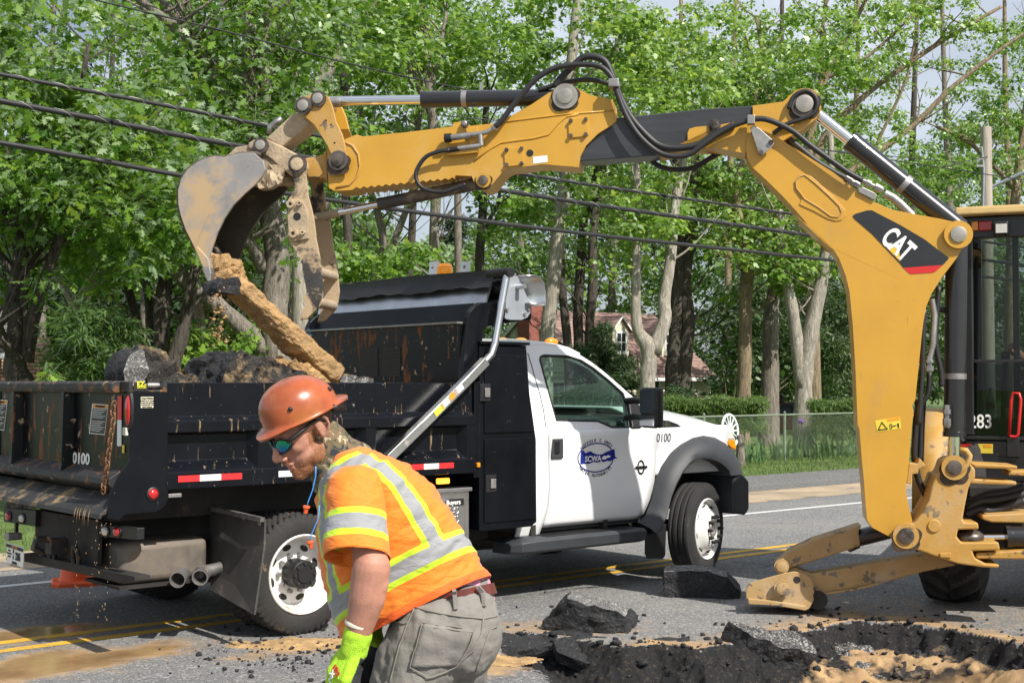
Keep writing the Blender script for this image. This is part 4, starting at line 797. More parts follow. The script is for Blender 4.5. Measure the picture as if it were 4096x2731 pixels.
# tailgate
tg = empty('tailgate', (0, 0, 0), 0, parent=truck)
MB().bb(-1.225, -1.17, .135, 2.265, 1.10, 1.66).build('tailgate_panel', M_TAILG, tg, 0)
MB().loft([[(x, y, z) for x, z in ((-1.17, 1.63), (-1.29, 1.625), (-1.305, 1.645), (-1.305, 1.685), (-1.28, 1.70), (-1.17, 1.70))] for y in (.13, 2.27)]).build('top_rail', M_RUSTY, tg, 0, bevel=.006)
MB().loft([[(x, y, z) for x, z in ((-1.2, 1.155), (-1.226, 1.155), (-1.315, 1.10), (-1.32, 1.06), (-1.30, 1.04), (-1.2, 1.04))] for y in (.13, 2.27)]).build('bottom_rail', M_RUSTY, tg, 0, bevel=.006)
for px in (128, 465, -300, -700):
    y = T.atx('A1', px, 850, -1.24).y
    MB().loft([[(-1.222, y + dy, z), (x, y + dy * .6, z), (x, y - dy * .6, z), (-1.222, y - dy, z)] for z, x in ((1.11, -1.305), (1.16, -1.30), (1.635, -1.29)) for dy in (.045,)]).build('tailgate_rib', M_TAILG, tg, 0)
for ox_, oy_ in ((0, 0), (-676, -30)):
    def W_(u, v, d): # u,v in 0..1 over the label
        A, B_, C_, D_ = [Vector((p[0] + ox_, p[1] + oy_, 0)) for p in ((620, 692), (727, 700), (703, 903), (598, 893))]; p = (A * (1 - u) + B_ * u) * (1 - v) + (D_ * (1 - u) + C_ * u) * v; return T.atx('A1', p.x, p.y, -1.2285 - d)
    def lab(u0, u1, v0, v1, d, m, nm): return MB().prism([W_(u0, v0, d), W_(u1, v0, d), W_(u1, v1, d), W_(u0, v1, d)], (.0015, 0, 0)).build(nm, m, truck, 0)
    lab(0, 1, 0, 1, 0, M_INK, 'label'); lab(.04, .96, .15, .975, .002, M_DARKLAB, 'label'); lab(.04, .96, .02, .13, .002, M_ORLAB, 'label')
    text_fit('lettering', 'WARNING', M_BLACKINK, W_(.2, .115, .005), W_(.8, .115, .005), W_(.2, .04, .005), truck, .01, out=(-1, 0, 0))
    for i in range(12):
        if i != 5: lab(.08, .9 - .12 * (i % 3), .19 + .063 * i, .205 + .063 * i, .004, M_INK, 'print_line')
text_fit('lettering', '0100', M_INK, T.atx('A1', 487, 1093, -1.2285), T.atx('A1', 601, 1106, -1.2285), T.atx('A1', 490, 1016, -1.2285), truck, .03, out=(-1, 0, 0))
q0 = T.atx('A1', 800, 640, -1.237); q1 = T.atx('A1', 783, 800, -1.237); q2 = T.atx('A1', 778, 975, -1.237); ym = .16
MB().bb(-1.2385, -1.234, ym - .03, ym + .03, q1.z, q0.z).build('reflective_tape', M_REDT, truck, 0); MB().bb(-1.2385, -1.234, ym - .03, ym + .03, q2.z, q1.z - .001).build('reflective_tape', M_WHT_T, truck, 0)
label_yz((-1.2375, .10, 1.28), .03, .05, M_YELLAB)
# chain: real links
def link_chain(pts, rw, rl, rt, m, parent):
    for i in range(len(pts) - 1):
        p, q_ = Vector(pts[i]), Vector(pts[i + 1]); d = (q_ - p).normalized(); s = d.cross(Vector((1, .3, 0) if i % 2 else (.3, -1, 0))).normalized(); c = (p + q_) / 2; loop = []
        for k in range(13):
            a = 2 * pi * k / 12; loop.append(c + d * (cos(a) * rl + (.3 * rl if cos(a) > 0 else -.3 * rl)) + s * sin(a) * rw)
        MB().tube(loop, rt, 6, cap=False).build('chain_link', m, parent, 180)
M_CHAIN = mat('rusty_chain', (.20, .10, .05), .7, .4, var=.5, vs=20, dirt=(.3, .28, .25), dm=.6, ds=15)
ch = [T.atx('A1', x, y, -1.335) for x, y in ((765, 690), (758, 740), (762, 800), (752, 870), (742, 930), (735, 1000), (724, 1060), (722, 1120), (708, 1180), (698, 1230), (695, 1285))]
pts = []
for i in range(len(ch) - 1):
    for t in (0, .5): pts.append(ch[i].lerp(ch[i + 1], t))
pts.append(ch[-1]); link_chain(pts, .016, .021, .0055, M_CHAIN, tg)
# spreader apron under the tailgate
MB().loft([[(x, y, z) for x, z in ((-1.20, 1.0), (-1.24, 1.0), (-1.42, .895), (-1.425, .865), (-1.41, .865), (-1.40, .885), (-1.2, .96))] for y in (.02, 2.38)]).build('spreader_apron', M_MUDDY, truck, 0, bevel=.004)
# muddy drips hanging from the apron
b = MB()
for i in range(6):
    y = T.atx('A1', 510 + i * 17 + random.uniform(-9, 9), 1400, -1.42).y; zz = .90; L = random.uniform(.01, .12) ** 1.3
    p = [(-1.40, y + .04, .91), (-1.425, y, .89), (-1.43, y, .86), (-1.43, y + random.uniform(-.01, .01), .86 - L)]; b.tube(p, [.002, .0024, .0016, .0008], 5)
b.build('mud_drip', mat('mud_drip', (.22, .15, .075), .4), truck, 180, weld=False)['kind'] = 'stuff'
# rear frame, hitch, lights, plate
XR = -1.22
def quad_x(pts, xc): return [T.atx('A2', x, y, xc) for x, y in pts]
MB().prism(quad_x([(235, 395), (660, 470), (655, 800), (235, 690)], XR), (.03, 0, 0)).build('hitch_plate', M_UNDER, truck, 0, bevel=.004)
MB().prism(quad_x([(160, 688), (905, 845), (905, 875), (810, 885), (160, 745)], XR - .06), (.10, 0, 0)).build('bumper_bar', M_UNDER, truck, 0, bevel=.003)
for pts_, ls in (([(25, 385), (240, 400), (235, 510), (25, 478)], ((60, 440), (152, 455))), ([(680, 498), (920, 520), (918, 600), (680, 575)], ((712, 540), (790, 545)))):
    MB().prism(quad_x(pts_, XR - .04), (.05, 0, 0)).build('light_box', M_PLAST, truck, 0, bevel=.004)
    for k, (x, y) in enumerate(ls):
        red = (k == 0) == (pts_[0][0] < 100); lamp_disc('tail_light', T.atx('A2', x, y, XR - .041), (-1, 0, 0), .045, .030, M_RED if red else M_CLEAR)
c4 = quad_x([(47, 617), (157, 652), (153, 785), (48, 748)], XR - .16)
MB().prism(c4, (.004, 0, 0)).build('licence_plate', M_INK, truck, 0)
cc = sum(c4, Vector()) / 4 + Vector((-.004, 0, 0)); ux = (c4[1] - c4[0]).normalized(); pw = (c4[1] - c4[0]).length
MP = lambda dx, dz: mat4(cc + ux * dx + Vector((0, 0, dz)), ux, (0, 0, 1))
MB().prism([cc + ux * s * pw * .5 + Vector((0, 0, z)) for s, z in ((-1, .062), (1, .062), (1, .04), (-1, .04))], (-.001, 0, 0)).build('plate_band', M_BLACKINK, truck, 0)
text('lettering', 'NEW YORK', M_ORLAB, MP(0, .051), .022, truck, .0004); text('lettering', '2265', M_BLACKINK, MP(.062, -.008), .075, truck, .001, sx=.62); text('lettering', 'B\nE', M_BLACKINK, MP(-.022, 0), .04, truck, .0008, sx=.8)
text('lettering', 'SUFFOLK', M_BLACKINK, MP(0, -.056), .022, truck, .0006)
for i, s in enumerate(('Suffolk', 'County Water', 'Authority')): text('lettering', s, M_BLACKINK, MP(-.10, .02 - .02 * i), .015, truck, .0003)
MB().box(T.atx('A2', 90, 575, XR - .10), (.10, .07, .05)).build('plate_lamp', M_STEEL, truck, 0, bevel=.006)
MB().box(T.atx('A2', 110, 540, XR - .06), (.02, .03, .12)).build('plate_bracket', M_PLAST, truck, 0)
for (x, y) in ((368, 690), (530, 720)):
    c = T.atx('A2', x, y, XR - .03); loop = [c + Vector((-.02 - .01 * sin(2 * pi * k / 14), cos(2 * pi * k / 14) * .045, sin(2 * pi * k / 14) * .075)) for k in range(15)]
    MB().tube(loop, .016, 8, cap=False).build('tow_ring', M_RUSTY, truck, 180)
c = T.atx('A2', 385, 640, XR - .05); b = MB().box(c, (.12, .10, .10)); b.tube([c + Vector((-.06, 0, .05)), c + Vector((-.14, 0, .06)), c + Vector((-.16, 0, 0)), c + Vector((-.10, 0, -.04))], .025, 8); b.build('pintle_hook', M_RUSTY, truck, 35)
# muffler tank, exhaust
b = MB(); x0 = T.at('A2', 805, 740, .35).x; b.bb(x0, x0 + .62, .35, .85, .40, .665); b.build('steel_tank', mat('grimy_shaded_tank', (.15, .13, .11), .6, .4, var=.35, vs=4, dirt=(.16, .12, .08), dm=.5, ds=4, dw=.2), truck, 35, bevel=.05, seg=4)  # tank colour holds brown grime and the shadow it sits in
MB().bb(x0 - .01, x0 + .64, .33, .87, .375, .395).build('tank_tray', M_UNDER, truck, 0)
c1, c2 = T.at('A2', 1195, 865, .18), T.at('A2', 1345, 850, .16)
for c in (c1, c2):
    ax = Vector((-.62, -.77, -.10)).normalized(); b = MB().lathe(c - ax * .02, ax, [(-.20, .03), (-.14, .046), (0, .050), (.03, .052), (.03, .045), (0, .043), (-.14, .036), (-.2, .02)], 20); b.build('exhaust_tip', M_STEEL, truck, 35)
MB().tube([c1 + Vector((.17, .05, .02)), (c1 + c2) / 2 + Vector((.26, .1, .03)), (c1 + c2) / 2 + Vector((.5, .2, .05))], .04, 12).build('exhaust_pipe', M_STEEL, truck)
# mud flaps
fl = [T.atx('A2', 1405, 395, -.43), T.atx('A2', 1778, 462, -.43), T.atx('A2', 1772, 640, -.44), T.atx('A2', 1706, 1102, -.52), T.atx('A2', 1416, 935, -.52), T.atx('A2', 1408, 640, -.44)]
M_FLAP = mat('rubber_flap', (.045, .043, .04), .8, var=.3, vs=4, dirt=(.2, .16, .12), dm=.58, ds=4, dw=.2)
MB().prism(fl, (.014, 0, 0)).build('mud_flap', M_FLAP, truck, 0)
MB().prism([T.atx('A2', 1440, 372, -.437), T.atx('A2', 1780, 448, -.437), T.atx('A2', 1776, 478, -.437), T.atx('A2', 1440, 402, -.437)], (-.03, 0, 0)).build('flap_bracket', M_STEEL, truck, 0)
for x, y in ((1535, 415), (1640, 452), (1748, 490)):
    b = MB(); bolt(b, T.atx('A2', x, y, -.45), (-1, 0, 0), .012, .01); b.build('flap_bolt', M_STEEL, truck)
MB().prism([(-.43, WID - p.y, p.z) for p in fl], (.014, 0, 0)).build('mud_flap', M_FLAP, truck, 0)
# reflective tape on the near side
for px0, px1, m in ((1197, 1343, M_REDT), (1343, 1487, M_WHT_T), (1487, 1627, M_REDT), (1872, 1975, M_WHT_T)):
    a, c = T.at('A1', px0, 1195, -.002), T.at('A1', px1, 1190, -.002); MB().bb(a.x, c.x - .001, -.003, -.0005, 1.065, 1.105).build('reflective_tape', m, truck, 0)
xe = T.at('A4', 194, 1455, -.002).x; xm = T.at('A4', 95, 1455, 0).x; dx = xe - xm
for k, m in enumerate((M_REDT, M_WHT_T, M_REDT)): MB().bb(xe - dx * (k + 1) * 1.02, xe - dx * k * 1.02 - .001, -.003, -.0005, 1.065, 1.105).build('reflective_tape', m, truck, 0)
MB().box(T.at('A4', 355, 1440, .01), (.03, .03, .035)).build('marker_light', M_AMB, truck, 0, bevel=.006)
MB().box(T.at('A5', 120, 372, .06), (.11, .03, .042)).build('strobe_light', M_AMBLIT, truck, 0, bevel=.008)
# --- bulkhead, cab shield
XF = 1.40
bulk = MB().bb(XF, XF + .05, .10, 2.30, 1.05, 2.13).build('bulkhead', M_TAILG, truck, 0)
MB().loft([[(x, y, z) for x, z in ((XF + .06, 2.05), (XF + .14, 2.29), (XF + .64, 2.30), (XF + .64, 2.27), (XF + .17, 2.26), (XF + .10, 2.05))] for y in (.10, 2.30)]).build('cab_shield', M_BLK, truck, 0, bevel=.006)
MB().bb(XF - .03, XF + .055, .10, 2.30, 2.131, 2.145).build('lit_ledge_strip', M_STEEL, truck, 0); MB().prism([(1.66, .12, 2.30), (1.72, .12, 2.45), (1.74, .12, 2.45), (1.68, .12, 2.30)], (0, 2.16, 0)).build('tarp_tray', M_ALU, truck, 0)  # paler grey lip on the bulkhead top paints in its lit ledge
sh = T.P('A4', [(245, 870), (262, 700), (285, 450), (300, 412), (335, 372), (375, 350), (720, 356), (716, 466), (520, 492), (425, 508), (393, 535), (385, 640), (385, 880)], .05)
shp = MB().prism(sh, (0, .05, 0)).build('shield_side', M_BLK, truck, 0, bevel=.008); flip(shp, truck, MID)
for r in range(9):
    for c in range(2):
        a = T.atx('D', 826 + c * 52, 802 + r * 7.3, XF - .002); e = T.atx('D', 868 + c * 52, 802 + r * 7.3, XF - .002)
        MB().bb(XF - .004, XF + .001, e.y, a.y, a.z - .012, a.z + .010).build('louver_slot', M_BLACKINK, truck, 0)
q = T.atx('B8', 1415, 985, XF - .003); MB().tube([q + Vector((-.004, .07 - .02 * k, .012 * (-1) ** k)) for k in range(8)], .006, 6).build('emblem_script', mat('pale_blue_print', (.35, .62, .75), .5), truck)
MB().prism([q + Vector((.001, y, z)) for y, z in ((0, .07), (.09, 0), (0, -.07), (-.09, 0))], (-.001, 0, 0)).build('emblem', mat('emblem_blue', (.04, .12, .2), .5), truck, 0)
# --- tarp system
arm = [T.at('A3', 765, 510, -.07), T.at('A3', 960, 320, -.07), T.at('A3', 1130, 150, -.07), T.at('A4', 405, 742, -.07), T.at('A4', 445, 700, -.07), T.at('A4', 470, 625, -.07), T.at('A4', 508, 400, -.07), T.at('A4', 553, 150, -.07)]
def sq_tube(b, pts, h, wdt):
    rings = []; pts = [Vector(p) for p in pts]
    for i, p in enumerate(pts):
        t = (pts[min(i + 1, len(pts) - 1)] - pts[max(i - 1, 0)]).normalized(); u = Vector((0, 1, 0)); s = t.cross(u).normalized()
        rings.append([p + s * h + u * wdt, p - s * h + u * wdt, p - s * h - u * wdt, p + s * h - u * wdt])
    b.loft(rings)
b = MB(); sq_tube(b, arm[:4], .034, .03); b.build('tarp_arm_lower', M_ALUD, truck, 30, bevel=.006)
b = MB(); b.tube(arm[3:], .028, 14); b.build('tarp_arm_upper', M_ALU, truck, 40)
arm_f = [Vector((p.x, WID - p.y, p.z)) for p in arm]; b = MB(); sq_tube(b, arm_f[:4], .034, .03); b.build('tarp_arm_lower', M_ALUD, truck, 30, bevel=.006); MB().tube(arm_f[3:], .028, 14).build('tarp_arm_upper', M_ALU, truck, 40)
for (x, y, m) in ((1010, 280, M_YELLAB), (1040, 245, M_INK), (1075, 210, M_ORLAB), (1100, 185, M_INK)):
    c = T.at('A3', x, y, -.103); d = (arm[2] - arm[1]).normalized(); R = mat4(c, d, (0, 0, 1)).to_3x3(); MB().box(c, (.10, .046, .003), R).build('label', m, truck, 0)
top = arm[-1]; XT, ZT_ = top.x, top.z
MB().tube([(XT, -.10, ZT_), (XT, WID + .10, ZT_)], .022, 12).build('tarp_bow', M_STEEL, truck)
MB().tube([(XT, -.06, ZT_), (XT, .14, ZT_)], .042, 16).build('bow_sleeve', M_PLAST, truck); MB().tube([(XT, -.115, ZT_), (XT, -.06, ZT_)], .036, 16).build('bow_end_cap', M_PLAST, truck)
XRl, ZRl = XT + .10, ZT_ - .10
MB().tube([(XRl, .03, ZRl), (XRl, WID - .03, ZRl)], .085, 20).build('tarp_roll', M_TARP, truck)
rows = []
for i in range(9):
    t = i / 8; rows.append([(XT - .03 + .02 * sin(t * 3) - .05 * t, .05 + 2.3 * j / 40, ZT_ + .028 - .13 * t + (.008 * sin(j * .37 + i * .6) + .006 * sin(j * 1.3)) * t + .02 * (1 - abs(j - 20) / 20) * (1 - t)) for j in range(41)])
MB().loft(rows, cap=False, closed=False).build('tarp', M_TARP, truck, 180)
pl_ = T.P('A4', [(538, 455), (545, 462), (575, 468), (650, 468), (690, 450), (712, 415), (716, 375), (640, 205), (625, 178), (600, 170), (560, 170)], -.02)
epl = MB().prism(pl_, (0, .012, 0)).build('tarp_end_plate', M_STEELG, truck, 0, bevel=.004); flip(epl, truck, MID)
for x, y in ((550, 400), (668, 427), (692, 395), (548, 200)):
    b = MB(); bolt(b, T.at('A4', x, y, -.021), (0, -1, 0), .014, .014, 6); b.build('plate_bolt', M_STEEL, truck)
c = T.at('A4', 620, 245, -.02); MB().tube([c, c + Vector((0, -.09, 0))], .02, 12).build('plate_stud', M_ALU, truck)
d0 = [T.at('A4', x, y, 0) for x, y in ((625, 172), (690, 172), (735, 180), (758, 220), (772, 290), (774, 370), (700, 368), (660, 352))]
defl = MB().loft([[(p.x, y, p.z) for p in d0] for y in (-.07, WID + .07)], cap=False, closed=False).build('wind_deflector', M_ALU, truck, 40, solid=.008)
# beacon and brackets on the shield
bq = T.atx('D', 1022, 626, 1.80); bx, by, bz = 1.80, bq.y, bq.z
bc = empty('beacon', (bx, by, bz - .03), 0, parent=truck)
MB().lathe((0, 0, 0), (0, 0, 1), [(0, 0), (0, .066), (.02, .066), (.02, 0)], 24).build('base', M_PLAST, bc, 35)
b = MB(); n = 48; rr = [(.02, .062), (.03, .066), (.07, .064), (.095, .055), (.105, .043), (.107, 0)]
b.lathe((0, 0, 0), (0, 0, 1), rr, n); b.build('lens', mat('amber_beacon', (.8, .30, .012), .22, var=.35, vs=40, coat=.7, trans=.25, emis=(1, .4, .02), es=.25), bc, 35)
for k in range(3): MB().lathe((0, 0, 0), (0, 0, 1), [(.034 + .018 * k, .0655), (.037 + .018 * k, .0675), (.04 + .018 * k, .0645)], n).build('lens_rib', M_AMB, bc, 60)
MB().bb(1.75, 1.85, by - .06, by + .06, bz - .05, bz - .031).build('beacon_mount', M_PLAST, truck, 0); MB().bb(1.77, 1.83, by - .04, by + .04, 2.29, bz - .06).build('beacon_post', M_STEELG, truck, 0)
for px in (990, 1063):
    q = T.atx('D', px, 626, 1.80); b = MB(); b.prism([(1.80, q.y + .035, q.z - .05), (1.80, q.y + .02, q.z + .09), (1.80, q.y - .035, q.z + .09), (1.80, q.y - .035, q.z - .05)], (.05, 0, 0)); bolt(b, (1.80, q.y - .01, q.z + .05), (-1, 0, 0), .014, .012); b.build('bracket', M_ALU, truck, 0)
    MB().bb(1.81, 1.84, q.y - .03, q.y + .03, 2.29, q.z - .04).build('bracket_post', M_STEELG, truck, 0)
# --- cabinet behind the cab
cab_ = [(1.535, .58), (1.535, 1.975), (2.0, 1.975), (2.035, 1.6), (2.10, 1.25), (2.105, .61), (2.05, .58)]
MB().prism([(x, .03, z) for x, z in cab_], (0, WID - .06, 0)).build('cabinet', M_BLK, truck, 0, bevel=.008)
MB().prism([(x, .018, z) for x, z in ((1.575, 1.31), (1.575, 1.90), (1.985, 1.90), (2.03, 1.5), (2.062, 1.31))], (0, .014, 0)).build('cabinet_door', M_BLK, truck, 0, bevel=.004)
MB().prism([(x, .018, z) for x, z in ((1.575, .64), (1.575, 1.265), (2.075, 1.265), (2.08, .64))], (0, .014, 0)).build('cabinet_door', M_BLK, truck, 0, bevel=.004)
MB().bb(1.53, 2.02, .01, WID - .01, 1.977, 2.0).build('cabinet_lid', M_BLK, truck, 0, bevel=.004)
for k, x, y in (('A4', 405, 955), ('A5', 445, 390)):
    q = T.at(k, x, y, .015); b = MB().box(q, (.10, .008, .13)); b.build('latch_plate', M_PLAST, truck, 0, bevel=.004); MB().box(q + Vector((.012, -.010, 0)), (.05, .014, .07)).build('latch', M_STEEL, truck, 0, bevel=.004)
# aluminium toolbox
xr = T.at('A5', 303, 600, .06).x; zt = T.at('A5', 290, 440, .06).z
MB().bb(.52, xr, .07, .55, .36, zt).build('toolbox', M_ALU, truck, 0, bevel=.006); MB().bb(.50, xr + .012, .045, .57, zt + .001, zt + .03).build('toolbox_lid', M_ALU, truck, 0, bevel=.005)
MB().bb(.55, xr - .05, .06, .069, .40, zt - .05).build('toolbox_door', M_ALU, truck, 0, bevel=.004)
b = MB()
for i in range(int((xr - .10 - .60) / .032)):
    for j in range(int((zt - .1 - .42) / .032)):
        c = (.62 + i * .032, .0585, .44 + j * .032); R = Matrix.Rotation(rad(45 if (i + j) % 2 else -45), 3, 'Y'); b.box(c, (.022, .003, .006), R)
b.build('tread_bumps', M_ALU, truck, 0, weld=False)['kind'] = 'stuff'
q = T.at('A5', 203, 515, .054); MB().box(q, (.16, .006, .052)).build('name_plate', M_BLACKINK, truck, 0); text('lettering', 'Buyers', M_INK, mat4(q + Vector((-.02, -.005, 0)), (1, 0, 0), (0, 0, 1)), .048, truck, .001)
# --- cab shell
YP = [(.44, .26), (.50, .235), (.58, .205), (.70, .180), (.85, .168), (1.0, .170), (1.10, .172), (1.17, .161), (1.225, .156), (1.28, .153), (1.295, .165), (1.305, .172)]
def yl(z): return float(np.interp(z, [p[0] for p in YP], [p[1] for p in YP]))
def ycab(z): return yl(z) if z <= 1.305 else .172 + .30 * (z - 1.305)
def cabP(k, pts):
    out = []
    for x, y in pts:
        d = .2
        for _ in range(6): p = T.at(k, x, y, d); d = ycab(p.z)
        out.append(p)
    return out
def strip(name, zs, xl, xr, m, off=0., nx=8, parent=truck, th=.02):
    rows = [[(xl(z) + (xr(z) - xl(z)) * i / nx, yl(z) + off, z) for i in range(nx + 1)] for z in zs]
    o = MB().loft(rows, cap=False, closed=False).build(name, m, parent, 180, solid=th); return o
zs = [.50, .54, .58, .64, .70, .78, .85, .93, 1.0, 1.06, 1.10, 1.14, 1.17, 1.20, 1.225, 1.25, 1.28, 1.295, 1.305]
dr = [(z, cabP('A5', [(x, y)])[0].x) for z, x, y in ((1.3, 815, 40), (1.1, 828, 200), (.9, 832, 430), (.7, 815, 600), (.5, 770, 715))]; dr = sorted(dr)
df = sorted([(z, cabP('A5', [(x, y)])[0].x) for z, x, y in ((1.3, 1540, 25), (1.1, 1550, 220), (.95, 1545, 390), (.8, 1522, 500), (.65, 1480, 600), (.5, 1425, 655))])
xdr = lambda z: float(np.interp(z, [p[0] for p in dr], [p[1] for p in dr])); xdf = lambda z: float(np.interp(z, [p[0] for p in df], [p[1] for p in df]))
print('door', dr, df)
near_body = []
rocker = strip('rear_quarter', [.44] + zs, lambda z: 2.06, lambda z: xdr(z) - .006, M_WHITE); near_body.append(rocker)
door = strip('door', zs[1:], lambda z: xdr(z) + .003, lambda z: xdf(z) - .003, M_WHITE, -.003, 14)
fender = strip('front_fender', [.9, .93, 1.0, 1.06, 1.10, 1.14, 1.17, 1.20, 1.225, 1.25, 1.28, 1.295, 1.305], lambda z: xdf(z) + .004, lambda z: 4.50 + .06 * (1.305 - z), M_WHITE, .0, 12); near_body.append(fender)
flip(door, truck, MID)
belt = 1.307
outer_pts = cabP('A4', [(640, 652), (700, 636), (800, 634), (900, 645), (960, 662), (1040, 700), (1120, 750), (1200, 811), (1300, 897), (1400, 985), (1450, 1035)])
x_end = outer_pts[-1].x
outer_ = [Vector((2.06, ycab(belt), belt))] + outer_pts + [Vector((3.48, ycab(belt), belt))]
win = cabP('A4', [(772, 735), (778, 715), (800, 706), (960, 711), (1050, 740), (1130, 790), (1230, 870), (1330, 960), (1350, 1010), (1372, 1188), (1262, 1190), (1212, 1168), (1160, 1146), (882, 1140), (850, 1020)])
fr = MB().holed(outer_, [win], (0, .05, 0)).build('cab_pillars', M_WHITE, truck, 0, bevel=.004); near_body.append(fr)
for o in near_body: flip(o, truck, MID)
def inset(poly, f):
    c = sum(poly, Vector()) / len(poly); return [c + (p - c) * f for p in poly]
seal = MB().tube([p + Vector((0, .004, 0)) for p in win + win[:1]], .011, 8, cap=False).build('window_seal', M_PLAST, truck, 60)
flip(seal, truck, MID)
gl = MB().prism([p + Vector((0, .012, 0)) for p in inset(win, .985)], (0, .004, 0)).build('side_window', M_GLASS, truck, 0); flip(gl, truck, MID)
# door seam lines on the pillars
sm = cabP('A4', [(690, 690), (715, 770), (745, 880), (770, 960), (795, 1070), (812, 1190)]); MB().tube([p + Vector((0, -.001, 0)) for p in sm], .004, 5).build('door_seam', M_BLACKINK, truck)
# roof and windscreen lofted between the two sides
def span(name, pts, crown, m, fwd=0., th=.02, inset_=0.):
    rows = []
    for p in pts:
        y0 = p.y + .03 + inset_; y1 = WID - y0
        rows.append([(p.x + fwd * (1 - ((j - 8) / 8) ** 2), y0 + (y1 - y0) * j / 16, p.z + crown * (1 - abs((j - 8) / 8) ** 2.5)) for j in range(17)])
    return MB().loft(rows, cap=False, closed=False).build(name, m, truck, 180, solid=th)
op = outer_pts
span('roof', [Vector((2.06, op[0].y, op[0].z - .02))] + op[:5] + [op[5]], .055, M_WHITE, .02, .03, -.028)
span('windscreen', [op[5], op[6], op[7], op[8], op[9], op[10], Vector((3.52, ycab(1.36), 1.37))], .05, M_GLASS, .10, .005)
MB().bb(2.05, 2.09, .42, WID - .42, .55, 1.95).build('cab_back', M_UNDER, truck, 0)
for px in (745, 908, 1100, 1260):
    q = cabP('A4', [(min(px, 930), 640)])[0]
for yy in (.55, .95, 1.2, 1.45, 1.85):
    MB().ell((2.72 + .02 * (1 - abs(yy - 1.2)), yy, 2.02 + .03 * (1 - abs(yy - 1.2))), (.07, .045, .035), 14).build('roof_marker', M_AMB, truck, 180)
# interior
M_INT = mat('cab_interior', (.045, .047, .05), .7, var=.2); M_SEAT = mat('seat_cloth', (.06, .06, .062), .9, var=.2)
b = MB(); b.loft([[(x, y, z) for x, z in ((3.05, .95), (3.02, 1.22), (3.12, 1.36), (3.5, 1.40), (3.5, .95))] for y in (.24, WID - .24)]); b.build('dashboard', M_INT, truck, 0, bevel=.03)
MB().bb(2.1, 3.5, .25, WID - .25, .5, .62).build('cab_floor', M_INT, truck, 0)
for yy in (.62, 1.75):
    b = MB(); b.bb(2.35, 2.9, yy - .27, yy + .27, .85, 1.05); b.box((2.32, yy, 1.35), (.14, .52, .75), Matrix.Rotation(rad(-10), 3, 'Y')); b.build('seat', M_SEAT, truck, 30, bevel=.05, seg=3)
    MB().bb(2.2, 2.3, yy - .13, yy + .13, 1.70, 1.86).build('headrest', M_SEAT, truck, 30, bevel=.03)
c = Vector((2.98, 1.75, 1.32)); ax = Vector((-.85, 0, .52)).normalized(); u = Vector((0, 1, 0)); s = ax.cross(u); MB().tube([c + (u * cos(2 * pi * k / 28) + s * sin(2 * pi * k / 28)) * .2 for k in range(29)], .016, 8, cap=False).build('steering_wheel', M_INT, truck, 180)
MB().tube([c, c - ax * .2], .05, 12).build('steering_column', M_INT, truck)
for yy, zz in ((.40, 1.27), (.95, 1.27)): lamp_disc('air_vent', (3.03, yy, zz), (-1, 0, .1), .05, .05, M_PLAST, M_INT)
# hood, grille, lights, bumper
rows = []
for x, ze, zc in ((3.42, 1.312, 1.47), (3.60, 1.316, 1.468), (3.85, 1.318, 1.455), (4.1, 1.315, 1.43), (4.3, 1.305, 1.395), (4.45, 1.285, 1.345), (4.53, 1.255, 1.29), (4.56, 1.22, 1.24)):
    rows.append([(x + .06 * (1 - ((j - 12) / 12) ** 2), .168 + (WID - .336) * j / 24, ze + (zc - ze) * min(1, 1.25 * (1 - abs((j - 12) / 12) ** 3))) for j in range(25)])
MB().loft(rows, cap=False, closed=False).build('hood', M_WHITE, truck, 180, solid=.02)
MB().bb(4.46, 4.58, .42, WID - .42, .86, 1.23).build('grille', M_PLAST, truck, 0, bevel=.01)
for i in range(3): MB().bb(4.581, 4.60, .44, WID - .44, .92 + i * .1, .955 + i * .1).build('grille_bar', M_CHROME, truck, 0, bevel=.006)
hv = MB().prism(T.P('A4', [(1590, 1196), (1735, 1196), (1700, 1165), (1640, 1142), (1590, 1138)], .158), (0, .02, 0)).build('hood_vent', M_PLAST, truck, 0, bevel=.004)
q = T.at('A4', 1622, 1168, .152); text('lettering', 'F-550', M_CHROME, mat4(q, (1, 0, 0), (0, 0, 1)), .05, truck, .001)
hl = T.P('A5', [(2018, 25), (2060, 35), (2088, 90), (2030, 95)], .15); MB().prism(hl, (0, .16, 0)).build('headlight', M_CLEAR, truck, 0, bevel=.01)
hl2 = T.P('A5', [(2032, 97), (2088, 95), (2095, 165), (2060, 150), (2040, 130)], .148); MB().prism(hl2, (0, .16, 0)).build('turn_signal', M_AMB, truck, 0, bevel=.01)
MB().prism([(p.x, WID - p.y, p.z) for p in hl + hl2[2:4]], (0, -.16, 0)).build('headlight', M_CLEAR, truck, 0, bevel=.01)
bx0 = T.at('A5', 2050, 500, .10).x; MB().loft([[(x, y, z) for x, z in ((bx0, .52), (bx0, .86), (4.60, .87), (4.69, .80), (4.69, .55), (4.64, .50))] for y in (.06, WID - .06)]).build('bumper', M_FLARE, truck, 0, bevel=.02, seg=3)
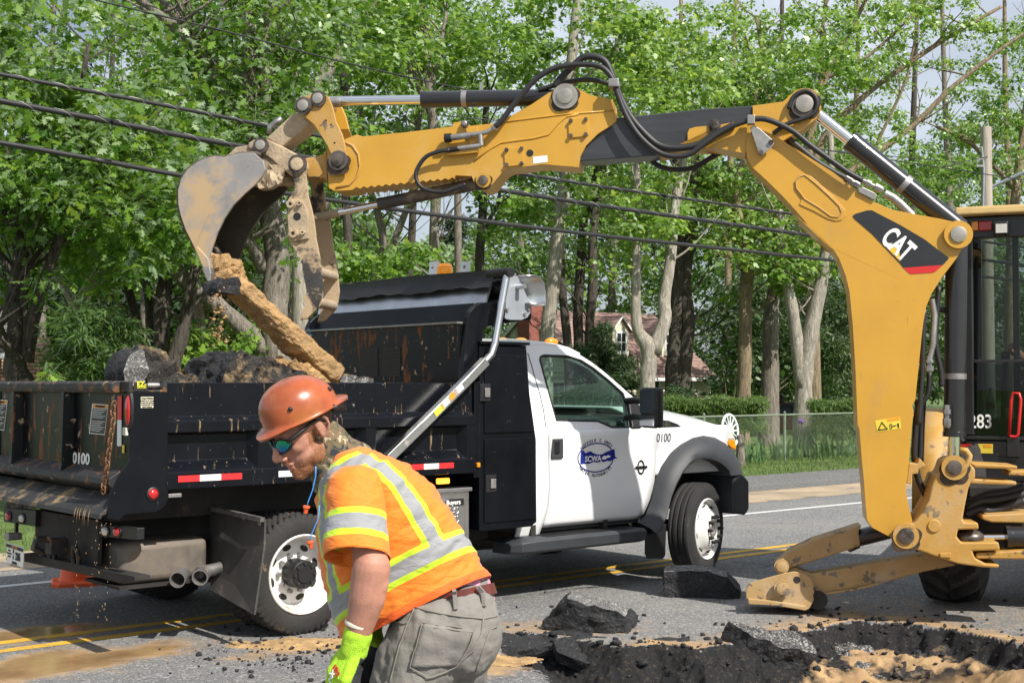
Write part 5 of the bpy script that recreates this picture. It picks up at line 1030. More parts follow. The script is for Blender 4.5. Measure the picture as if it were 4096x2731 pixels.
# fender flare: band between the outer and inner arch lines, curling outwards
oa = [(1438, 652), (1490, 600), (1528, 500), (1550, 370), (1590, 275), (1650, 190), (1720, 122), (1800, 74), (1870, 58), (1950, 72), (2020, 112), (2080, 172), (2120, 252), (2138, 322)]
ia = [(1560, 735), (1600, 690), (1632, 610), (1662, 490), (1695, 405), (1735, 325), (1775, 270), (1815, 240), (1870, 222), (1930, 224), (1985, 246), (2030, 280), (2052, 305), (2058, 335)]
O_ = T.P('A5', oa, .15); I_ = T.P('A5', ia, .02)
rings = []
for o_, i_ in zip(O_, I_):
    rings.append([Vector((o_.x, .165, o_.z)), Vector((o_.x * .8 + i_.x * .2, .10, o_.z * .8 + i_.z * .2)), Vector((o_.x * .5 + i_.x * .5, .045, o_.z * .5 + i_.z * .5)), Vector((o_.x * .15 + i_.x * .85, .02, o_.z * .15 + i_.z * .85)), Vector((i_.x, .03, i_.z)), Vector((i_.x, .30, i_.z))])
flr = MB().loft(rings, cap=False, closed=False).build('fender_flare', M_FLARE, truck, 50); flip(flr, truck, MID)
wl = MB().loft([[Vector((p.x, y, p.z + .005)) for p in I_] for y in (.29, .75)], cap=False, closed=False).build('wheel_liner', M_UNDER, truck, 50); flip(wl, truck, MID)
mf = T.P('A5', [(1478, 690), (1622, 660), (1615, 870), (1600, 895), (1490, 892), (1476, 860)], .12); mfo = MB().prism(mf, (.03, .03, 0)).build('mud_flap', M_PLAST, truck, 0, bevel=.008); flip(mfo, truck, MID)
# running board
rb = []
xs0 = T.at('A5', 630, 800, 0).x; xs1 = T.at('A5', 1515, 730, 0).x
for x, y0, zt_ in ((xs0, .09, .455), (xs0 + .06, .02, .475), (xs0 + .18, .005, .482), (xs1 - .1, .005, .482), (xs1 - .02, .02, .478), (xs1, .06, .46)):
    rb.append([(x, .32, zt_), (x, y0 + .03, zt_), (x, y0, zt_ - .02), (x, y0 + .01, .385), (x, y0 + .06, .365), (x, .32, .365)])
rbo = MB().loft(rb).build('running_board', M_FLARE, truck, 30, bevel=.006); flip(rbo, truck, MID)
for i in range(5): MB().bb(xs0 + .35, xs1 - .15, .06 + i * .045, .085 + i * .045, .4825, .487).build('step_rib', M_PLAST, truck, 0)
for xx in (xs0 + .3, xs1 - .35): MB().bb(xx, xx + .05, .2, .8, .40, .62).build('step_bracket', M_UNDER, truck, 0)
# mirror
q = T.at('A4', 1530, 1057, -.20)
mir = MB(); zt_, zb_ = q.z + .165, q.z - .165; xm = q.x
mir.loft([[(xm - .06, -.29, z), (xm - .05, -.10, z), (xm + .03, -.10, z), (xm + .075, -.15, z), (xm + .075, -.25, z), (xm + .03, -.29, z)] for z in (zb_, zt_)])
mo = mir.build('mirror', M_PLAST, truck, 40, bevel=.03, seg=4)
MB().bb(xm - .064, xm - .058, -.275, -.115, q.z - .04, zt_ - .02).build('mirror_glass', M_CHROME, mo, 0); MB().bb(xm - .064, xm - .058, -.275, -.115, zb_ + .02, q.z - .06).build('mirror_glass', M_CHROME, mo, 0)
for dz in (-.09, .05): MB().tube([(xm + .02, -.09, q.z + dz), (xm + .06, .05, q.z + dz + .01), (xm + .08, .18, q.z + dz)], .03, 10).build('mirror_arm', M_PLAST, mo, 50)
MB().prism(cabP('A4', [(1345, 1005), (1400, 1020), (1440, 1050), (1440, 1190), (1372, 1192)]), (0, -.04, 0)).build('mirror_base', M_PLAST, truck, 0, bevel=.012)
fm = flip(mo, truck, MID)
# door handle and markings
q = T.at('A4', 888, 1330, .15); MB().box(q, (.125, .02, .165)).build('door_handle', M_FLARE, truck, 0, bevel=.012, seg=3); MB().box(q + Vector((-.012, -.014, .012)), (.05, .014, .10)).build('handle_grip', M_PLAST, truck, 0, bevel=.006)
def DP(x, y, d=.0): 
    p = cabP('A4', [(x, y)])[0]; return Vector((p.x, p.y - .009 - d, p.z))
ce = DP(1140, 1390); rx = (DP(1262, 1390) - DP(1018, 1390)).x / 2; rz = abs((DP(1140, 1290) - DP(1140, 1490)).z) / 2; yE = min(yl(z) for z in (1.05, 1.1, 1.17, 1.2)) - .018
def ring(rx, rz, w, c, y): 
    o = [Vector((c.x + rx * cos(2 * pi * k / 48), y, c.z + rz * sin(2 * pi * k / 48))) for k in range(48)]; i = [Vector((c.x + (rx - w) * cos(2 * pi * k / 48), y, c.z + (rz - w) * sin(2 * pi * k / 48))) for k in range(48)]
    return MB().holed(o, [i], (0, .0015, 0))
ydoor = lambda z: yl(z) - .0152
rg_ = ring(rx, rz, .010, ce, 0); rg_.v = [(x, ydoor(z) + y, z) for x, y, z in rg_.v]; rg_.build('emblem_ring', M_BLUE, door, 0)
wv = [(1045, 1340), (1062, 1345), (1075, 1362), (1092, 1352), (1110, 1348), (1128, 1360), (1150, 1368), (1185, 1370), (1215, 1352), (1240, 1342), (1268, 1332), (1272, 1358), (1276, 1385), (1292, 1392), (1262, 1402), (1245, 1415), (1220, 1412), (1200, 1420), (1180, 1416), (1160, 1424), (1130, 1420), (1100, 1432), (1070, 1432), (1042, 1435)]
wpts = [T.at('A4', x, y, .16) for x, y in wv]; w_ = MB().prism([(p.x, 0, p.z) for p in wpts], (0, .002, 0)); w_.v = [(x, ydoor(z) - .0008 + y, z) for x, y, z in w_.v]; w_.build('emblem_map', M_BLUE, door, 0)
fl_ = [(1185, 1392), (1200, 1378), (1220, 1380), (1232, 1366), (1246, 1356), (1250, 1372), (1240, 1388), (1222, 1392), (1210, 1402), (1192, 1404)]; w_ = MB().prism([(p.x, 0, p.z) for p in [T.at('A4', x, y, .16) for x, y in fl_]], (0, .001, 0)); w_.v = [(x, ydoor(z) - .0022 + y, z) for x, y, z in w_.v]; w_.build('emblem_map', M_INK, door, 0)
def on_door(o):
    for v in o.data.vertices: v.co.y = ydoor(v.co.z) + (v.co.y)
    return o
p = T.at('A4', 1126, 1400, .16); on_door(text('lettering', 'SCWA', M_INK, mat4((p.x, -.0028, p.z), (1, 0, 0), (0, 0, 1)), .064, door, .0015, ext=.001))
def arc_text(s, c, rx, rz, a0, a1, size, flipd, m):
    for k, chh in enumerate(s):
        if chh == ' ': continue
        a = a0 + (a1 - a0) * k / (len(s) - 1); pos = Vector((c.x + rx * cos(a), -.002, c.z + rz * sin(a))); tx = Vector((-rx * sin(a), 0, rz * cos(a))) * (1 if flipd else -1)
        on_door(text('lettering', chh, m, mat4(pos, tx, Vector((0, -1, 0)).cross(tx)), size, door, .0004, ext=.001))
arc_text('SUFFOLK C UNTY', ce, rx * 1.0, rz * 1.16, rad(146), rad(38), .036, False, M_GREYINK); arc_text('WATER AUTHORITY', ce, rx * 1.0, rz * 1.19, rad(212), rad(322), .036, True, M_GREYINK)
p = T.at('A4', 1593, 1257, .16); zo = Vector((0, -.161, 0)); t_ = text_fit('lettering', '0100', M_GREYINK, T.at('A4', 1548, 1286, .16) + zo, T.at('A4', 1642, 1284, .16) + zo, T.at('A4', 1548, 1228, .16) + zo, fender, .0)
for v in t_.data.vertices: v.co.y += yl(v.co.z) - .0122
p = T.at('A4', 1447, 1455, .16); rr_ = ring(.045, .062, .016, Vector((p.x, 0, p.z)), 0); rr_.v = [(x, ydoor(z) - .003 + y, z) for x, y, z in rr_.v]; rr_.build('badge', M_CHROME, door, 0)
w_ = MB().box((p.x, ydoor(p.z) - .006, p.z), (.135, .006, .022)); w_.build('badge', M_PLAST, door, 0); text('lettering', 'POWER STROKE', M_CHROME, mat4((p.x, ydoor(p.z) - .010, p.z), (1, 0, 0), (0, 0, 1)), .020, door, .0004, ext=.001)

# ---------------- load in the bed ----------------
def bed_mound():
    X, Y = np.meshgrid(np.linspace(-1.12, 1.38, 110), np.linspace(.13, 2.27, 90), indexing='ij')
    z = 1.42 + .14 * (fbm(X, Y, 2.2, 4, 31) - .5) * 2 + .05 * (fbm(X, Y, 14, 4, 33) - .5) * 2 + .10 * np.exp(-((X - .9) ** 2 / .3 + (Y - 1.0) ** 2 / .5)) + .12 * np.exp(-((X + .2) ** 2 / .3 + (Y - 1.2) ** 2 / .4))
    z = np.minimum(z, 1.63); o = grid_mesh('dirt_load', X, Y, z, M_MUD); o.location = T.o; o.rotation_euler = (0, 0, PHI); return o
tag(bed_mound(), 'brown wet dirt heaped inside the dump bed', 'dirt', kind='stuff')
def load_chunk(k, pts, d, th, label, mats, amp=.022, off=0., shift=(0, 0, 0), name='asphalt_slab'):
    P_ = [T.w(T.at(k, x, y, d)) for x, y in pts]; v = (T.ey * th) + Vector(shift)
    o = chunk(name, P_, v, mats, amp, 9, 4, off, top=-T.ey); return tag(o, label, 'asphalt slab', 'asphalt slabs loaded in the dump bed')
load_chunk('A1', [(835, 560), (832, 480), (850, 410), (880, 360), (945, 322), (975, 340), (985, 420), (992, 500), (985, 560), (905, 590)], .35, .28, 'grey rounded asphalt chunk standing upright at the rear of the bed', [M_BLACKASPH, M_SLABTOP], .02, 1.1)
load_chunk('A1', [(1000, 580), (985, 500), (980, 420), (970, 330), (985, 302), (1060, 330), (1150, 385), (1200, 440), (1275, 485), (1345, 545), (1300, 600)], .42, .35, 'tilted triangular slab caked with sand, pointing up from the bed', [M_SANDASPH, M_SANDASPH], .03, 2.3)
load_chunk('A1', [(1350, 560), (1370, 480), (1390, 410), (1430, 378), (1500, 400), (1530, 410), (1500, 500), (1480, 580), (1400, 600)], .55, .3, 'knobbly black asphalt lump between the two larger slabs in the bed', [M_BLACKASPH, M_BLACKASPH], .035, 3.7)
load_chunk('A1', [(1490, 560), (1520, 470), (1580, 380), (1630, 345), (1720, 365), (1850, 400), (1930, 450), (2060, 500), (2140, 560), (1900, 600), (1600, 600)], .30, .5, 'long thick black asphalt slab lying across the load under the muddy beam', [M_BLACKASPH, M_SANDASPH], .032, 4.9)
load_chunk('A1', [(1250, 560), (1280, 480), (1340, 490), (1380, 520), (1370, 590), (1280, 600)], .9, .3, 'small black asphalt piece sunk between the slabs in the bed', [M_BLACKASPH, M_BLACKASPH], .03, 6.1)
load_chunk('B8', [(1700, 1400), (1720, 1345), (1800, 1340), (1900, 1355), (2010, 1370), (2010, 1420), (1800, 1430)], .6, .4, 'grey gravelly asphalt crumble against the bulkhead', [M_SANDASPH, M_SLABTOP], .03, 7.3)
# mud-caked beam leaning from the bucket into the bed
p0, p1 = T.at('B8', 730, 510, .75), T.at('B8', 1620, 1360, .60)
def beam():
    n = 26; rings = []; ax = (p1 - p0).normalized(); u = ax.cross(Vector((0, 1, 0))).normalized(); w = ax.cross(u)
    for i in range(n + 1):
        t = i / n; c = p0.lerp(p1, t) ; hw = .058 + .022 * t + .004 * sin(t * 14); dw = .12 + .05 * t
        rings.append([c + u * (hw * (abs(cos(a)) ** .5) * (1 if cos(a) > 0 else -1)) + w * (dw * (abs(sin(a)) ** .5) * (1 if sin(a) > 0 else -1)) for a in [2 * pi * k / 28 for k in range(28)]])
    b = MB().loft([[T.w(p) for p in r] for r in rings]); o = b.build('muddy_beam', M_MUD, None, 60)
    sd = o.modifiers.new('u', 'SUBSURF'); sd.subdivision_type = 'SIMPLE'; sd.levels = sd.render_levels = 2
    dg = bpy.context.evaluated_depsgraph_get(); me = bpy.data.meshes.new_from_object(o.evaluated_get(dg)); o.modifiers.clear(); o.data = me; displace(me, .016, 17, 7, 3.3); me.polygons.foreach_set('use_smooth', [True] * len(me.polygons)); return o
tag(beam(), 'long orange mud-caked slab leaning from the bucket down into the bed', 'muddy slab')
load_chunk('B8', [(1230, 1240), (1300, 1200), (1420, 1260), (1550, 1330), (1730, 1395), (1600, 1420), (1400, 1410)], .48, .5, 'heap of orange mud at the foot of the leaning slab', [M_MUD, M_MUD], .04, 8.8, name='mud_heap')['category'] = 'mud'
load_chunk('B8', [(605, 560), (610, 510), (660, 480), (740, 470), (800, 490), (835, 530), (790, 600), (690, 610), (620, 600)], .62, .22, 'glossy black asphalt lump falling from the bucket teeth', [M_BLACKASPH, M_BLACKASPH], .03, 9.9, name='asphalt_lump')
fc = []
for _ in range(150):
    t = random.random(); q = T.w(T.at('B8', random.gauss(620, 45), 560 + t * 520, .70 + random.gauss(0, .08))); fc.append((q.x, q.y, q.z))
tag(crumbs('falling_crumbs', fc, .004, .022, M_MUD, 3), 'crumbs of mud falling from the bucket teeth into the bed', 'crumbs', kind='stuff')
# =====================================================================  BACKHOE
BF = Frame((2.74, 9.25, 0), rad(-9.4))
bh = empty('backhoe_loader', BF.o, BF.phi, 'yellow backhoe loader reaching its boom over the truck bed', 'backhoe')
M_CAT = mat('yellow_machine_paint', (.53, .285, .034), .36, var=.08, vs=2, coat=.15, chip=(.20, .13, .05), cm=.72, cs=18, scr=(.26, .16, .06), sm=.70, dirt=(.36, .22, .075), dm=.54, ds=2.2, dw=.3, dstretch=(1.5, 1.5, .6))
M_CATD = mat('dusty_yellow_paint', (.44, .245, .05), .55, var=.15, vs=3, chip=(.10, .07, .045), cm=.61, cs=7, scr=(.16, .11, .06), sm=.69, dirt=(.40, .29, .16), dm=.47, ds=3, dw=.25, bump=.002, bs=60)
M_DUSTY = mat('sand_caked_steel', (.36, .28, .19), .85, var=.2, vs=5, bump=.008, bs=45, dirt=(.52, .40, .25), dm=.52, ds=5, dw=.15, chip=(.16, .13, .10), cm=.68, cs=20)
M_STAB = mat('worn_dusty_yellow', (.40, .26, .11), .65, var=.15, vs=4, bump=.002, bs=50, chip=(.15, .12, .09), cm=.57, cs=9, scr=(.16, .13, .10), sm=.68, dirt=(.42, .33, .22), dm=.52, ds=4, dw=.2)
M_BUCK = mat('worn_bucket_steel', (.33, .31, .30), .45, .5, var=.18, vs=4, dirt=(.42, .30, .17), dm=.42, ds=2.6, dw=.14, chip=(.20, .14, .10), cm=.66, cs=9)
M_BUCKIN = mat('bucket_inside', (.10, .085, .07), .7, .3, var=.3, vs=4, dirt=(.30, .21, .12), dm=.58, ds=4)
M_BARREL = mat('black_cylinder_paint', (.016, .016, .018), .28, var=.2, coat=.4, chip=(.12, .10, .08), cm=.74, cs=20); M_BARRELD = mat('dusty_cylinder', (.05, .045, .04), .5, var=.3, vs=8, dirt=(.40, .30, .19), dm=.5, ds=4, dw=.3)
M_INNER = mat('black_worn_slide', (.045, .047, .052), .38, .2, var=.35, vs=3, stretch=(.6, 1, 3), chip=(.16, .16, .16), cm=.7, cs=14)
M_HOSE = mat('rubber_hose', (.018, .018, .019), .5, var=.2); M_PIN = mat('greasy_pin', (.12, .10, .085), .4, .5, var=.4, vs=12, dirt=(.03, .025, .02), dm=.5, ds=10)
M_PINL = mat('worn_pin', (.42, .39, .34), .4, .7, var=.2, vs=12); M_REDP = mat('red_paint', (.55, .02, .02), .4, var=.1); M_THUMBD = mat('black_sand_thumb', (.045, .042, .04), .6, var=.4, vs=6, dirt=(.43, .32, .20), dm=.43, ds=2.6, dw=.06, bump=.004, bs=60)
def plate(name, k, pts, w0, w1, m, parent=bh, bevel=.006, smooth=0):
    P_ = BF.P(k, pts, w0) if isinstance(k, str) else [BF.at(kk, x, y, w0) for kk, x, y in pts]
    return MB().prism(P_, (0, w1 - w0, 0)).build(name, m, parent, smooth, bevel=bevel)
def mp(k, pts): return [(k, x, y) for x, y in pts]
def pin(k, x, y, r, w0=-.03, w1=.33, m=M_PIN, collar=1.5, cm=None, name='pivot_pin', parent=bh):
    c = BF.at(k, x, y, w0); s = BF.ey; o = MB().lathe(c, (0, 1, 0), [(-.022, 0), (-.022, r * .7), (-.018, r), (0, r), (w1 - w0 - .001, r), (w1 - w0, 0)], 24).build(name, m, parent, 35)
    if collar: MB().lathe(c, (0, 1, 0), [(.012, r * 1.02), (-.006, r * 1.02), (-.006, r * collar), (.012, r * collar)], 28).build('pin_collar', cm or M_PIN, o, 35)
    return o
# --- boom
boom_out = mp('A8', [(420, 568), (480, 575), (540, 612), (640, 682), (830, 802), (960, 882), (1100, 985), (1250, 1095), (1400, 1158), (1550, 1188), (1750, 1224), (1840, 1245), (1895, 1248), (1940, 1280), (1960, 1330), (1948, 1385), (1915, 1420)]) + \
    mp('B1', [(1090, 410), (990, 540), (920, 650), (882, 740), (862, 850), (850, 950), (840, 1050), (825, 1200), (805, 1395), (785, 1430), (795, 1500)]) + \
    mp('B2', [(788, 120), (775, 250), (764, 400), (752, 520), (740, 585), (742, 640), (757, 725), (785, 840), (780, 900), (800, 945), (780, 1000), (740, 1012), (690, 985), (600, 937), (505, 888), (468, 835), (456, 700), (446, 560), (430, 400), (415, 200)]) + \
    mp('B1', [(402, 1568), (388, 1200), (376, 1000), (366, 850), (356, 750), (346, 640), (320, 530), (270, 400), (230, 340), (120, 240), (60, 180), (0, 130)]) + mp('A8', [(870, 1362), (800, 1290), (700, 1170), (600, 1060), (480, 942), (382, 852), (346, 792), (332, 720), (342, 640), (375, 588)])
boom = MB().prism([BF.at(*q, 0) for q in boom_out], (0, .30, 0)).build('boom', M_CAT, bh, 0, bevel=.012, seg=3)
# raised weld plate and slot on the boom
def outline_tube(k, pts, w, r, m, name, closed=True, parent=bh):
    P_ = BF.P(k, pts, w); return MB().tube(P_ + ([P_[0]] if closed else []), r, 8, cap=not closed).build(name, m, parent, 180)
slot = [(690, 950), (715, 915), (755, 898), (800, 910), (850, 950), (930, 1030), (970, 1060), (1010, 1110), (1055, 1160), (1058, 1200), (1030, 1232), (985, 1240), (930, 1225), (830, 1170), (720, 1120), (740, 1075), (700, 1020)]
plate('boom_boss_plate', 'A8', slot, -.007, .004, M_CAT, boom, .003)
outline_tube('A8', [(725, 915), (760, 905), (830, 960), (940, 1060), (1010, 1130), (1030, 1180), (1000, 1212), (950, 1205), (860, 1140), (760, 1080), (700, 1000), (695, 950)], -.008, .006, M_CATD, 'weld_bead', parent=boom)
blk = [(366, 110), (385, 95), (470, 70), (505, 70), (545, 92), (700, 172), (870, 272), (1000, 372), (1042, 402), (1030, 418), (1000, 450), (722, 470), (700, 442), (500, 232), (380, 130)]
plate('decal', 'B1', blk, -.003, .0, M_BARREL, boom, 0); plate('decal_stripe', 'B1', [(724, 471), (998, 452), (945, 498), (930, 504), (775, 515), (755, 502)], -.003, 0, M_REDP, boom, 0)
plate('decal_triangle', 'B1', [(580, 305), (692, 313), (698, 425)], -.005, -.003, mat('decal_yellow', (.75, .45, .05), .4, var=.05), boom, 0)
text_fit('lettering', 'CAT', M_INK, BF.at('B1', 553, 285, -.006), BF.at('B1', 722, 437, -.006), BF.at('B1', 655, 172, -.006), boom, .035)
q = [BF.at('B2', x, y, -.002) for x, y in ((524, 140), (697, 115), (707, 195), (540, 220))]; MB().prism(q, (0, .002, 0)).build('warning_label', M_YELLAB, boom, 0)
plate('warning_print', 'B2', [(612, 128), (695, 116), (696, 134), (613, 147)], -.004, -.003, M_ORLAB, boom, 0); outline_tube('B2', [(548, 205), (572, 150), (612, 197)], -.004, .004, M_BLACKINK, 'warning_print', parent=boom)
plate('warning_print', 'B2', [(678, 160), (690, 158), (694, 190), (684, 192)], -.004, -.003, M_BLACKINK, boom, 0); outline_tube('B2', [(628, 165), (640, 163), (643, 195), (630, 197)], -.004, .002, M_BLACKINK, 'warning_print', parent=boom); outline_tube('B2', [(648, 178), (672, 174)], -.004, .003, M_BLACKINK, 'warning_print', False, boom)
pin('B1', 1107, 238, .055, -.03, .34, M_PINL, 1.75, M_CAT); pin('B2', 740, 945, .055, -.05, .36, M_PIN, 1.6, M_CATD)
plate('hose_guard', 'A8', [(362, 560), (400, 545), (440, 575), (480, 610), (525, 650), (538, 680), (525, 700), (455, 760), (440, 768), (425, 750), (390, 640)], -.05, -.04, M_STEEL, bh, .003)
for x, y in ((515, 668), (443, 742)): 
    b = MB(); bolt(b, BF.at('A8', x, y, -.05), (0, -1, 0), .018, .016, 6); b.build('guard_bolt', M_PIN, bh)
MB().box(BF.at('A8', 370, 508, -.06), (.055, .07, .065)).build('hose_clamp', M_STEEL, bh, 0, bevel=.006)
# latch hooks low on the boom
plate('lock_lug', 'B2', [(764, 435), (820, 440), (835, 400), (880, 455), (830, 480), (825, 510), (785, 515), (780, 585), (742, 580)], .05, .22, M_CATD, bh, .006)
# --- stick
st_in = mp('A7', [(1195, 830), (1215, 780), (1330, 620), (1440, 540)]) + mp('A8', [(0, 428), (385, 402), (385, 545), (250, 560), (0, 640)]) + mp('A7', [(2200, 700), (1900, 745), (1720, 792)])
plate('inner_stick', None, st_in, .03, .27, M_INNER, bh, .008)
st_end = mp('A7', [(1740, 788), (1850, 772), (1960, 745), (1935, 720), (1932, 640), (1945, 612), (1985, 600), (2150, 585), (2352, 545)]) + mp('A8', [(383, 470), (383, 402), (600, 374), (640, 340), (690, 295), (735, 278), (790, 276), (845, 300), (878, 360), (880, 440), (840, 500), (760, 560), (600, 658), (500, 640), (360, 640), (330, 750), (150, 712), (0, 706)]) + mp('A7', [(2130, 740), (1980, 740)])
plate('stick_end', None, st_end, .015, .285, M_CAT, bh, .01)
pin('A8', 758, 390, .062, -.01, .31, M_PINL, 1.55, M_PIN)
pin('A8', 105, 545, .03, .01, .29, M_PIN, 1.5)
zig = []
x0_, y0_, x1_, y1_ = 2055, 852, 1362, 922
for i in range(29):
    t = i / 28; zig.append((x0_ + (x1_ - x0_) * t, y0_ + (y1_ - y0_) * t + (0 if i % 2 else 14)))
stick_out = mp('A7', [(0, 640), (350, 597), (362, 570), (430, 560), (470, 592), (640, 575), (720, 540), (880, 450), (1000, 370), (1060, 332), (1120, 322), (1180, 335), (1280, 385), (1430, 415), (1442, 490), (1456, 505), (1450, 560), (1430, 582), (1330, 645), (1250, 725), (1212, 795), (1197, 870), (1172, 868), (960, 850), (720, 880), (690, 900), (640, 960), (605, 1005), (570, 1022), (530, 1010), (495, 965), (482, 930), (375, 925), (365, 940)]) + mp('A6', zig) + mp('A6', [(1362, 938), (1240, 945), (1202, 925), (1192, 800), (1190, 640), (1300, 602), (1388, 566), (1432, 580), (1660, 556)])
M_CATS = mat('dust_faded_yellow', (.53, .285, .034), .42, var=.1, vs=2, chip=(.20, .13, .05), cm=.70, cs=16, scr=(.28, .18, .08), sm=.70, dirt=(.52, .35, .14), dm=.50, ds=1.5, dw=.35)
stick = plate('stick', None, stick_out, 0, .30, M_CATS, bh, .010)
outline_tube('A7', [(640, 575), (800, 552), (1100, 515), (1440, 488)], -.001, .006, M_CAT, 'weld_bead', False, stick); outline_tube('A7', [(500, 830), (600, 750), (680, 705), (900, 675), (1000, 650), (1060, 580), (1120, 530), (1200, 512)], -.001, .007, M_CAT, 'weld_bead', False, stick)
outline_tube('A6', [(1300, 615), (1360, 640), (1400, 700), (1410, 780), (1390, 850), (1340, 905), (1250, 925)], -.002, .008, M_CATD, 'weld_bead', False, stick)
for quad in ([(1130, 560), (1145, 545), (1245, 535), (1262, 545), (1268, 650), (1255, 662), (1150, 672), (1133, 660)], [(698, 755), (712, 742), (818, 732), (832, 745), (834, 845), (820, 855), (720, 866), (704, 855)]):
    pl2 = plate('wear_plate', 'A7', quad, -.012, .0, M_CAT, stick, .003); cx = sum(p[0] for p in quad) / 8; cy = sum(p[1] for p in quad) / 8
    for sx, sy in ((-1, -1), (1, -1), (1, 1), (-1, 1)):
        b = MB(); bolt(b, BF.at('A7', cx + sx * 50, cy + sy * 50 - sx * 4, -.012), (0, -1, 0), .015, .014); b.build('plate_bolt', M_PIN, stick)
MB().lathe(BF.at('A7', 873, 775, -.001), (0, 1, 0), [(-.001, 0), (-.001, .026)], 20).build('plate_hole', M_BLACKINK, stick, 0)
plate('worn_sticker', 'A7', [(893, 800), (990, 790), (992, 835), (896, 846)], -.002, 0, M_WHT_T, stick, 0)
pin('A7', 1110, 393, .058, -.02, .32, M_PINL, 1.6, M_PINL); pin('A7', 560, 958, .036, -.04, .34, M_PIN, 1.5, M_CAT)
plate('extension_nose', 'A6', [(1040, 725), (1100, 715), (1165, 700), (1188, 655), (1192, 885), (1165, 862), (1062, 858), (1045, 810)], .04, .26, M_CATD, bh, .01)
# --- bucket linkage
lk = [(985, 372), (1000, 330), (1090, 290), (1150, 284), (1196, 310), (1226, 380), (1250, 480), (1290, 565), (1310, 640), (1322, 720), (1300, 780), (1265, 796), (1228, 772), (1216, 700), (1190, 640), (1152, 580), (1100, 500), (1010, 425)]
for w in (0, .34): MB().prism([p + Vector((0, w, 0)) for p in BF.P('A6', lk, -.035)], (0, .03, 0)).build('link_plate', M_CAT if w else M_CATD, bh, 0, bevel=.005)
pin('A6', 1130, 325, .040, -.05, .36, M_PINL, 1.5); pin('A6', 1030, 372, .042, -.05, .36, M_PINL, 1.6); pin('A6', 1265, 740, .046, -.05, .36, M_PIN, 1.6)
for x, y in ((1183, 472), (1217, 500), (1240, 622)): MB().lathe(BF.at('A6', x, y, -.0352), (0, 1, 0), [(-.001, 0), (-.001, .008)], 10).build('link_hole', M_BLACKINK, bh, 0)
plate('bucket_link', 'A6', [(972, 412), (1000, 425), (1085, 490), (880, 655), (800, 605), (775, 592)], .04, .26, M_DUSTY, bh, .015)
lev = [(655, 655), (660, 620), (700, 598), (765, 588), (870, 635), (1010, 710), (1050, 760), (1050, 800), (1000, 812), (950, 850), (880, 790), (790, 715), (690, 668)]
plate('bucket_lever', 'A6', lev, -.02, .32, M_DUSTY, bh, .012)
outline_tube('A6', [(800, 560), (805, 515), (850, 480), (885, 462)], .1, .022, M_STEEL, 'lifting_eye', False)
pin('A6', 745, 638, .038, -.05, .36, M_PINL, 1.6); pin('A6', 990, 765, .048, -.09, .40, M_DUSTY, 1.5)
# --- bucket
BW0, BW1 = -.15, .46
bk_out = [(600, 690), (500, 718), (430, 712), (370, 725), (310, 755), (250, 800), (207, 865), (187, 940), (188, 1030), (205, 1110), (240, 1210), (275, 1280), (300, 1330)]
bk_in = [(395, 1398), (415, 1330), (450, 1230), (500, 1130), (560, 1040), (640, 960), (705, 905), (750, 850), (775, 800), (765, 745), (700, 690)]
bucket = empty('bucket', (0, 0, 0), 0, parent=bh)
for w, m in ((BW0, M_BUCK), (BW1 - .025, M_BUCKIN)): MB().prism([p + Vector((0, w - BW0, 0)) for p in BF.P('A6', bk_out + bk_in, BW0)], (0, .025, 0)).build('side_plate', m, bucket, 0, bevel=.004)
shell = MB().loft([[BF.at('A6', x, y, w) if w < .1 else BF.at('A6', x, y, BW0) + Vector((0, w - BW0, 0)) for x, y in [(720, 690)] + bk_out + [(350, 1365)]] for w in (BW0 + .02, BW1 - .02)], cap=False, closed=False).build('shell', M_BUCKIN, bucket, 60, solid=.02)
plate('side_cutter', 'A6', [(395, 1398), (300, 1330), (400, 1090), (560, 900), (700, 740), (760, 745), (775, 800), (750, 850), (705, 905), (640, 960), (560, 1040), (500, 1130), (450, 1230), (415, 1330)], BW0 - .012, BW0 - .001, M_BUCK, bucket, .004)
plate('cutting_lip', 'A6', [(300, 1330), (395, 1398), (400, 1420), (310, 1345)], BW0, BW1, M_STEEL, bucket, .004)
for w in (BW0 - .02, .02, .20, BW1 - .07):
    c0 = [BF.at('A6', x, y, BW0) + Vector((0, w - BW0, 0)) for x, y in ((302, 1328), (325, 1318), (398, 1398), (412, 1462), (362, 1466))]; MB().prism(c0, (0, .07, 0)).build('tooth_adapter', M_BUCK, bucket, 0, bevel=.008)
    c0 = [BF.at('A6', x, y, BW0) + Vector((0, w - BW0 - .006, 0)) for x, y in ((355, 1466), (414, 1456), (420, 1500), (412, 1562), (392, 1556))]; MB().prism(c0, (0, .082, 0)).build('tooth', M_STEEL, bucket, 0, bevel=.01)
for w in (.0, .26): plate('bucket_ear', 'A6', [(510, 715), (575, 650), (655, 640), (690, 665), (790, 715), (880, 790), (905, 830), (880, 880), (800, 900), (740, 915), (700, 900), (760, 800), (700, 720), (600, 690)], w, w + .04, M_DUSTY, bucket, .006)
pin('A6', 840, 835, .05, -.03, .33, M_DUSTY, 1.5, M_DUSTY, parent=bucket)
def blobchunk(name, k, pts, w0, th, m, amp, off, label=None, cat='mud'):
    P_ = [BF.w(BF.at(k, x, y, w0)) for x, y in pts]; o = chunk(name, P_, BF.ey * th, [m, m], amp, 11, 4, off)
    if label: tag(o, label, cat, 'mud in the digger bucket')
    return o
blobchunk('mud_clod', 'B8', [(535, 300), (560, 262), (620, 265), (680, 300), (700, 350), (695, 420), (740, 470), (700, 520), (600, 530), (560, 480), (545, 400)], BW0 + .06, .36, M_MUD, .04, 12.1, 'clod of wet brown mud hanging behind the bucket teeth')
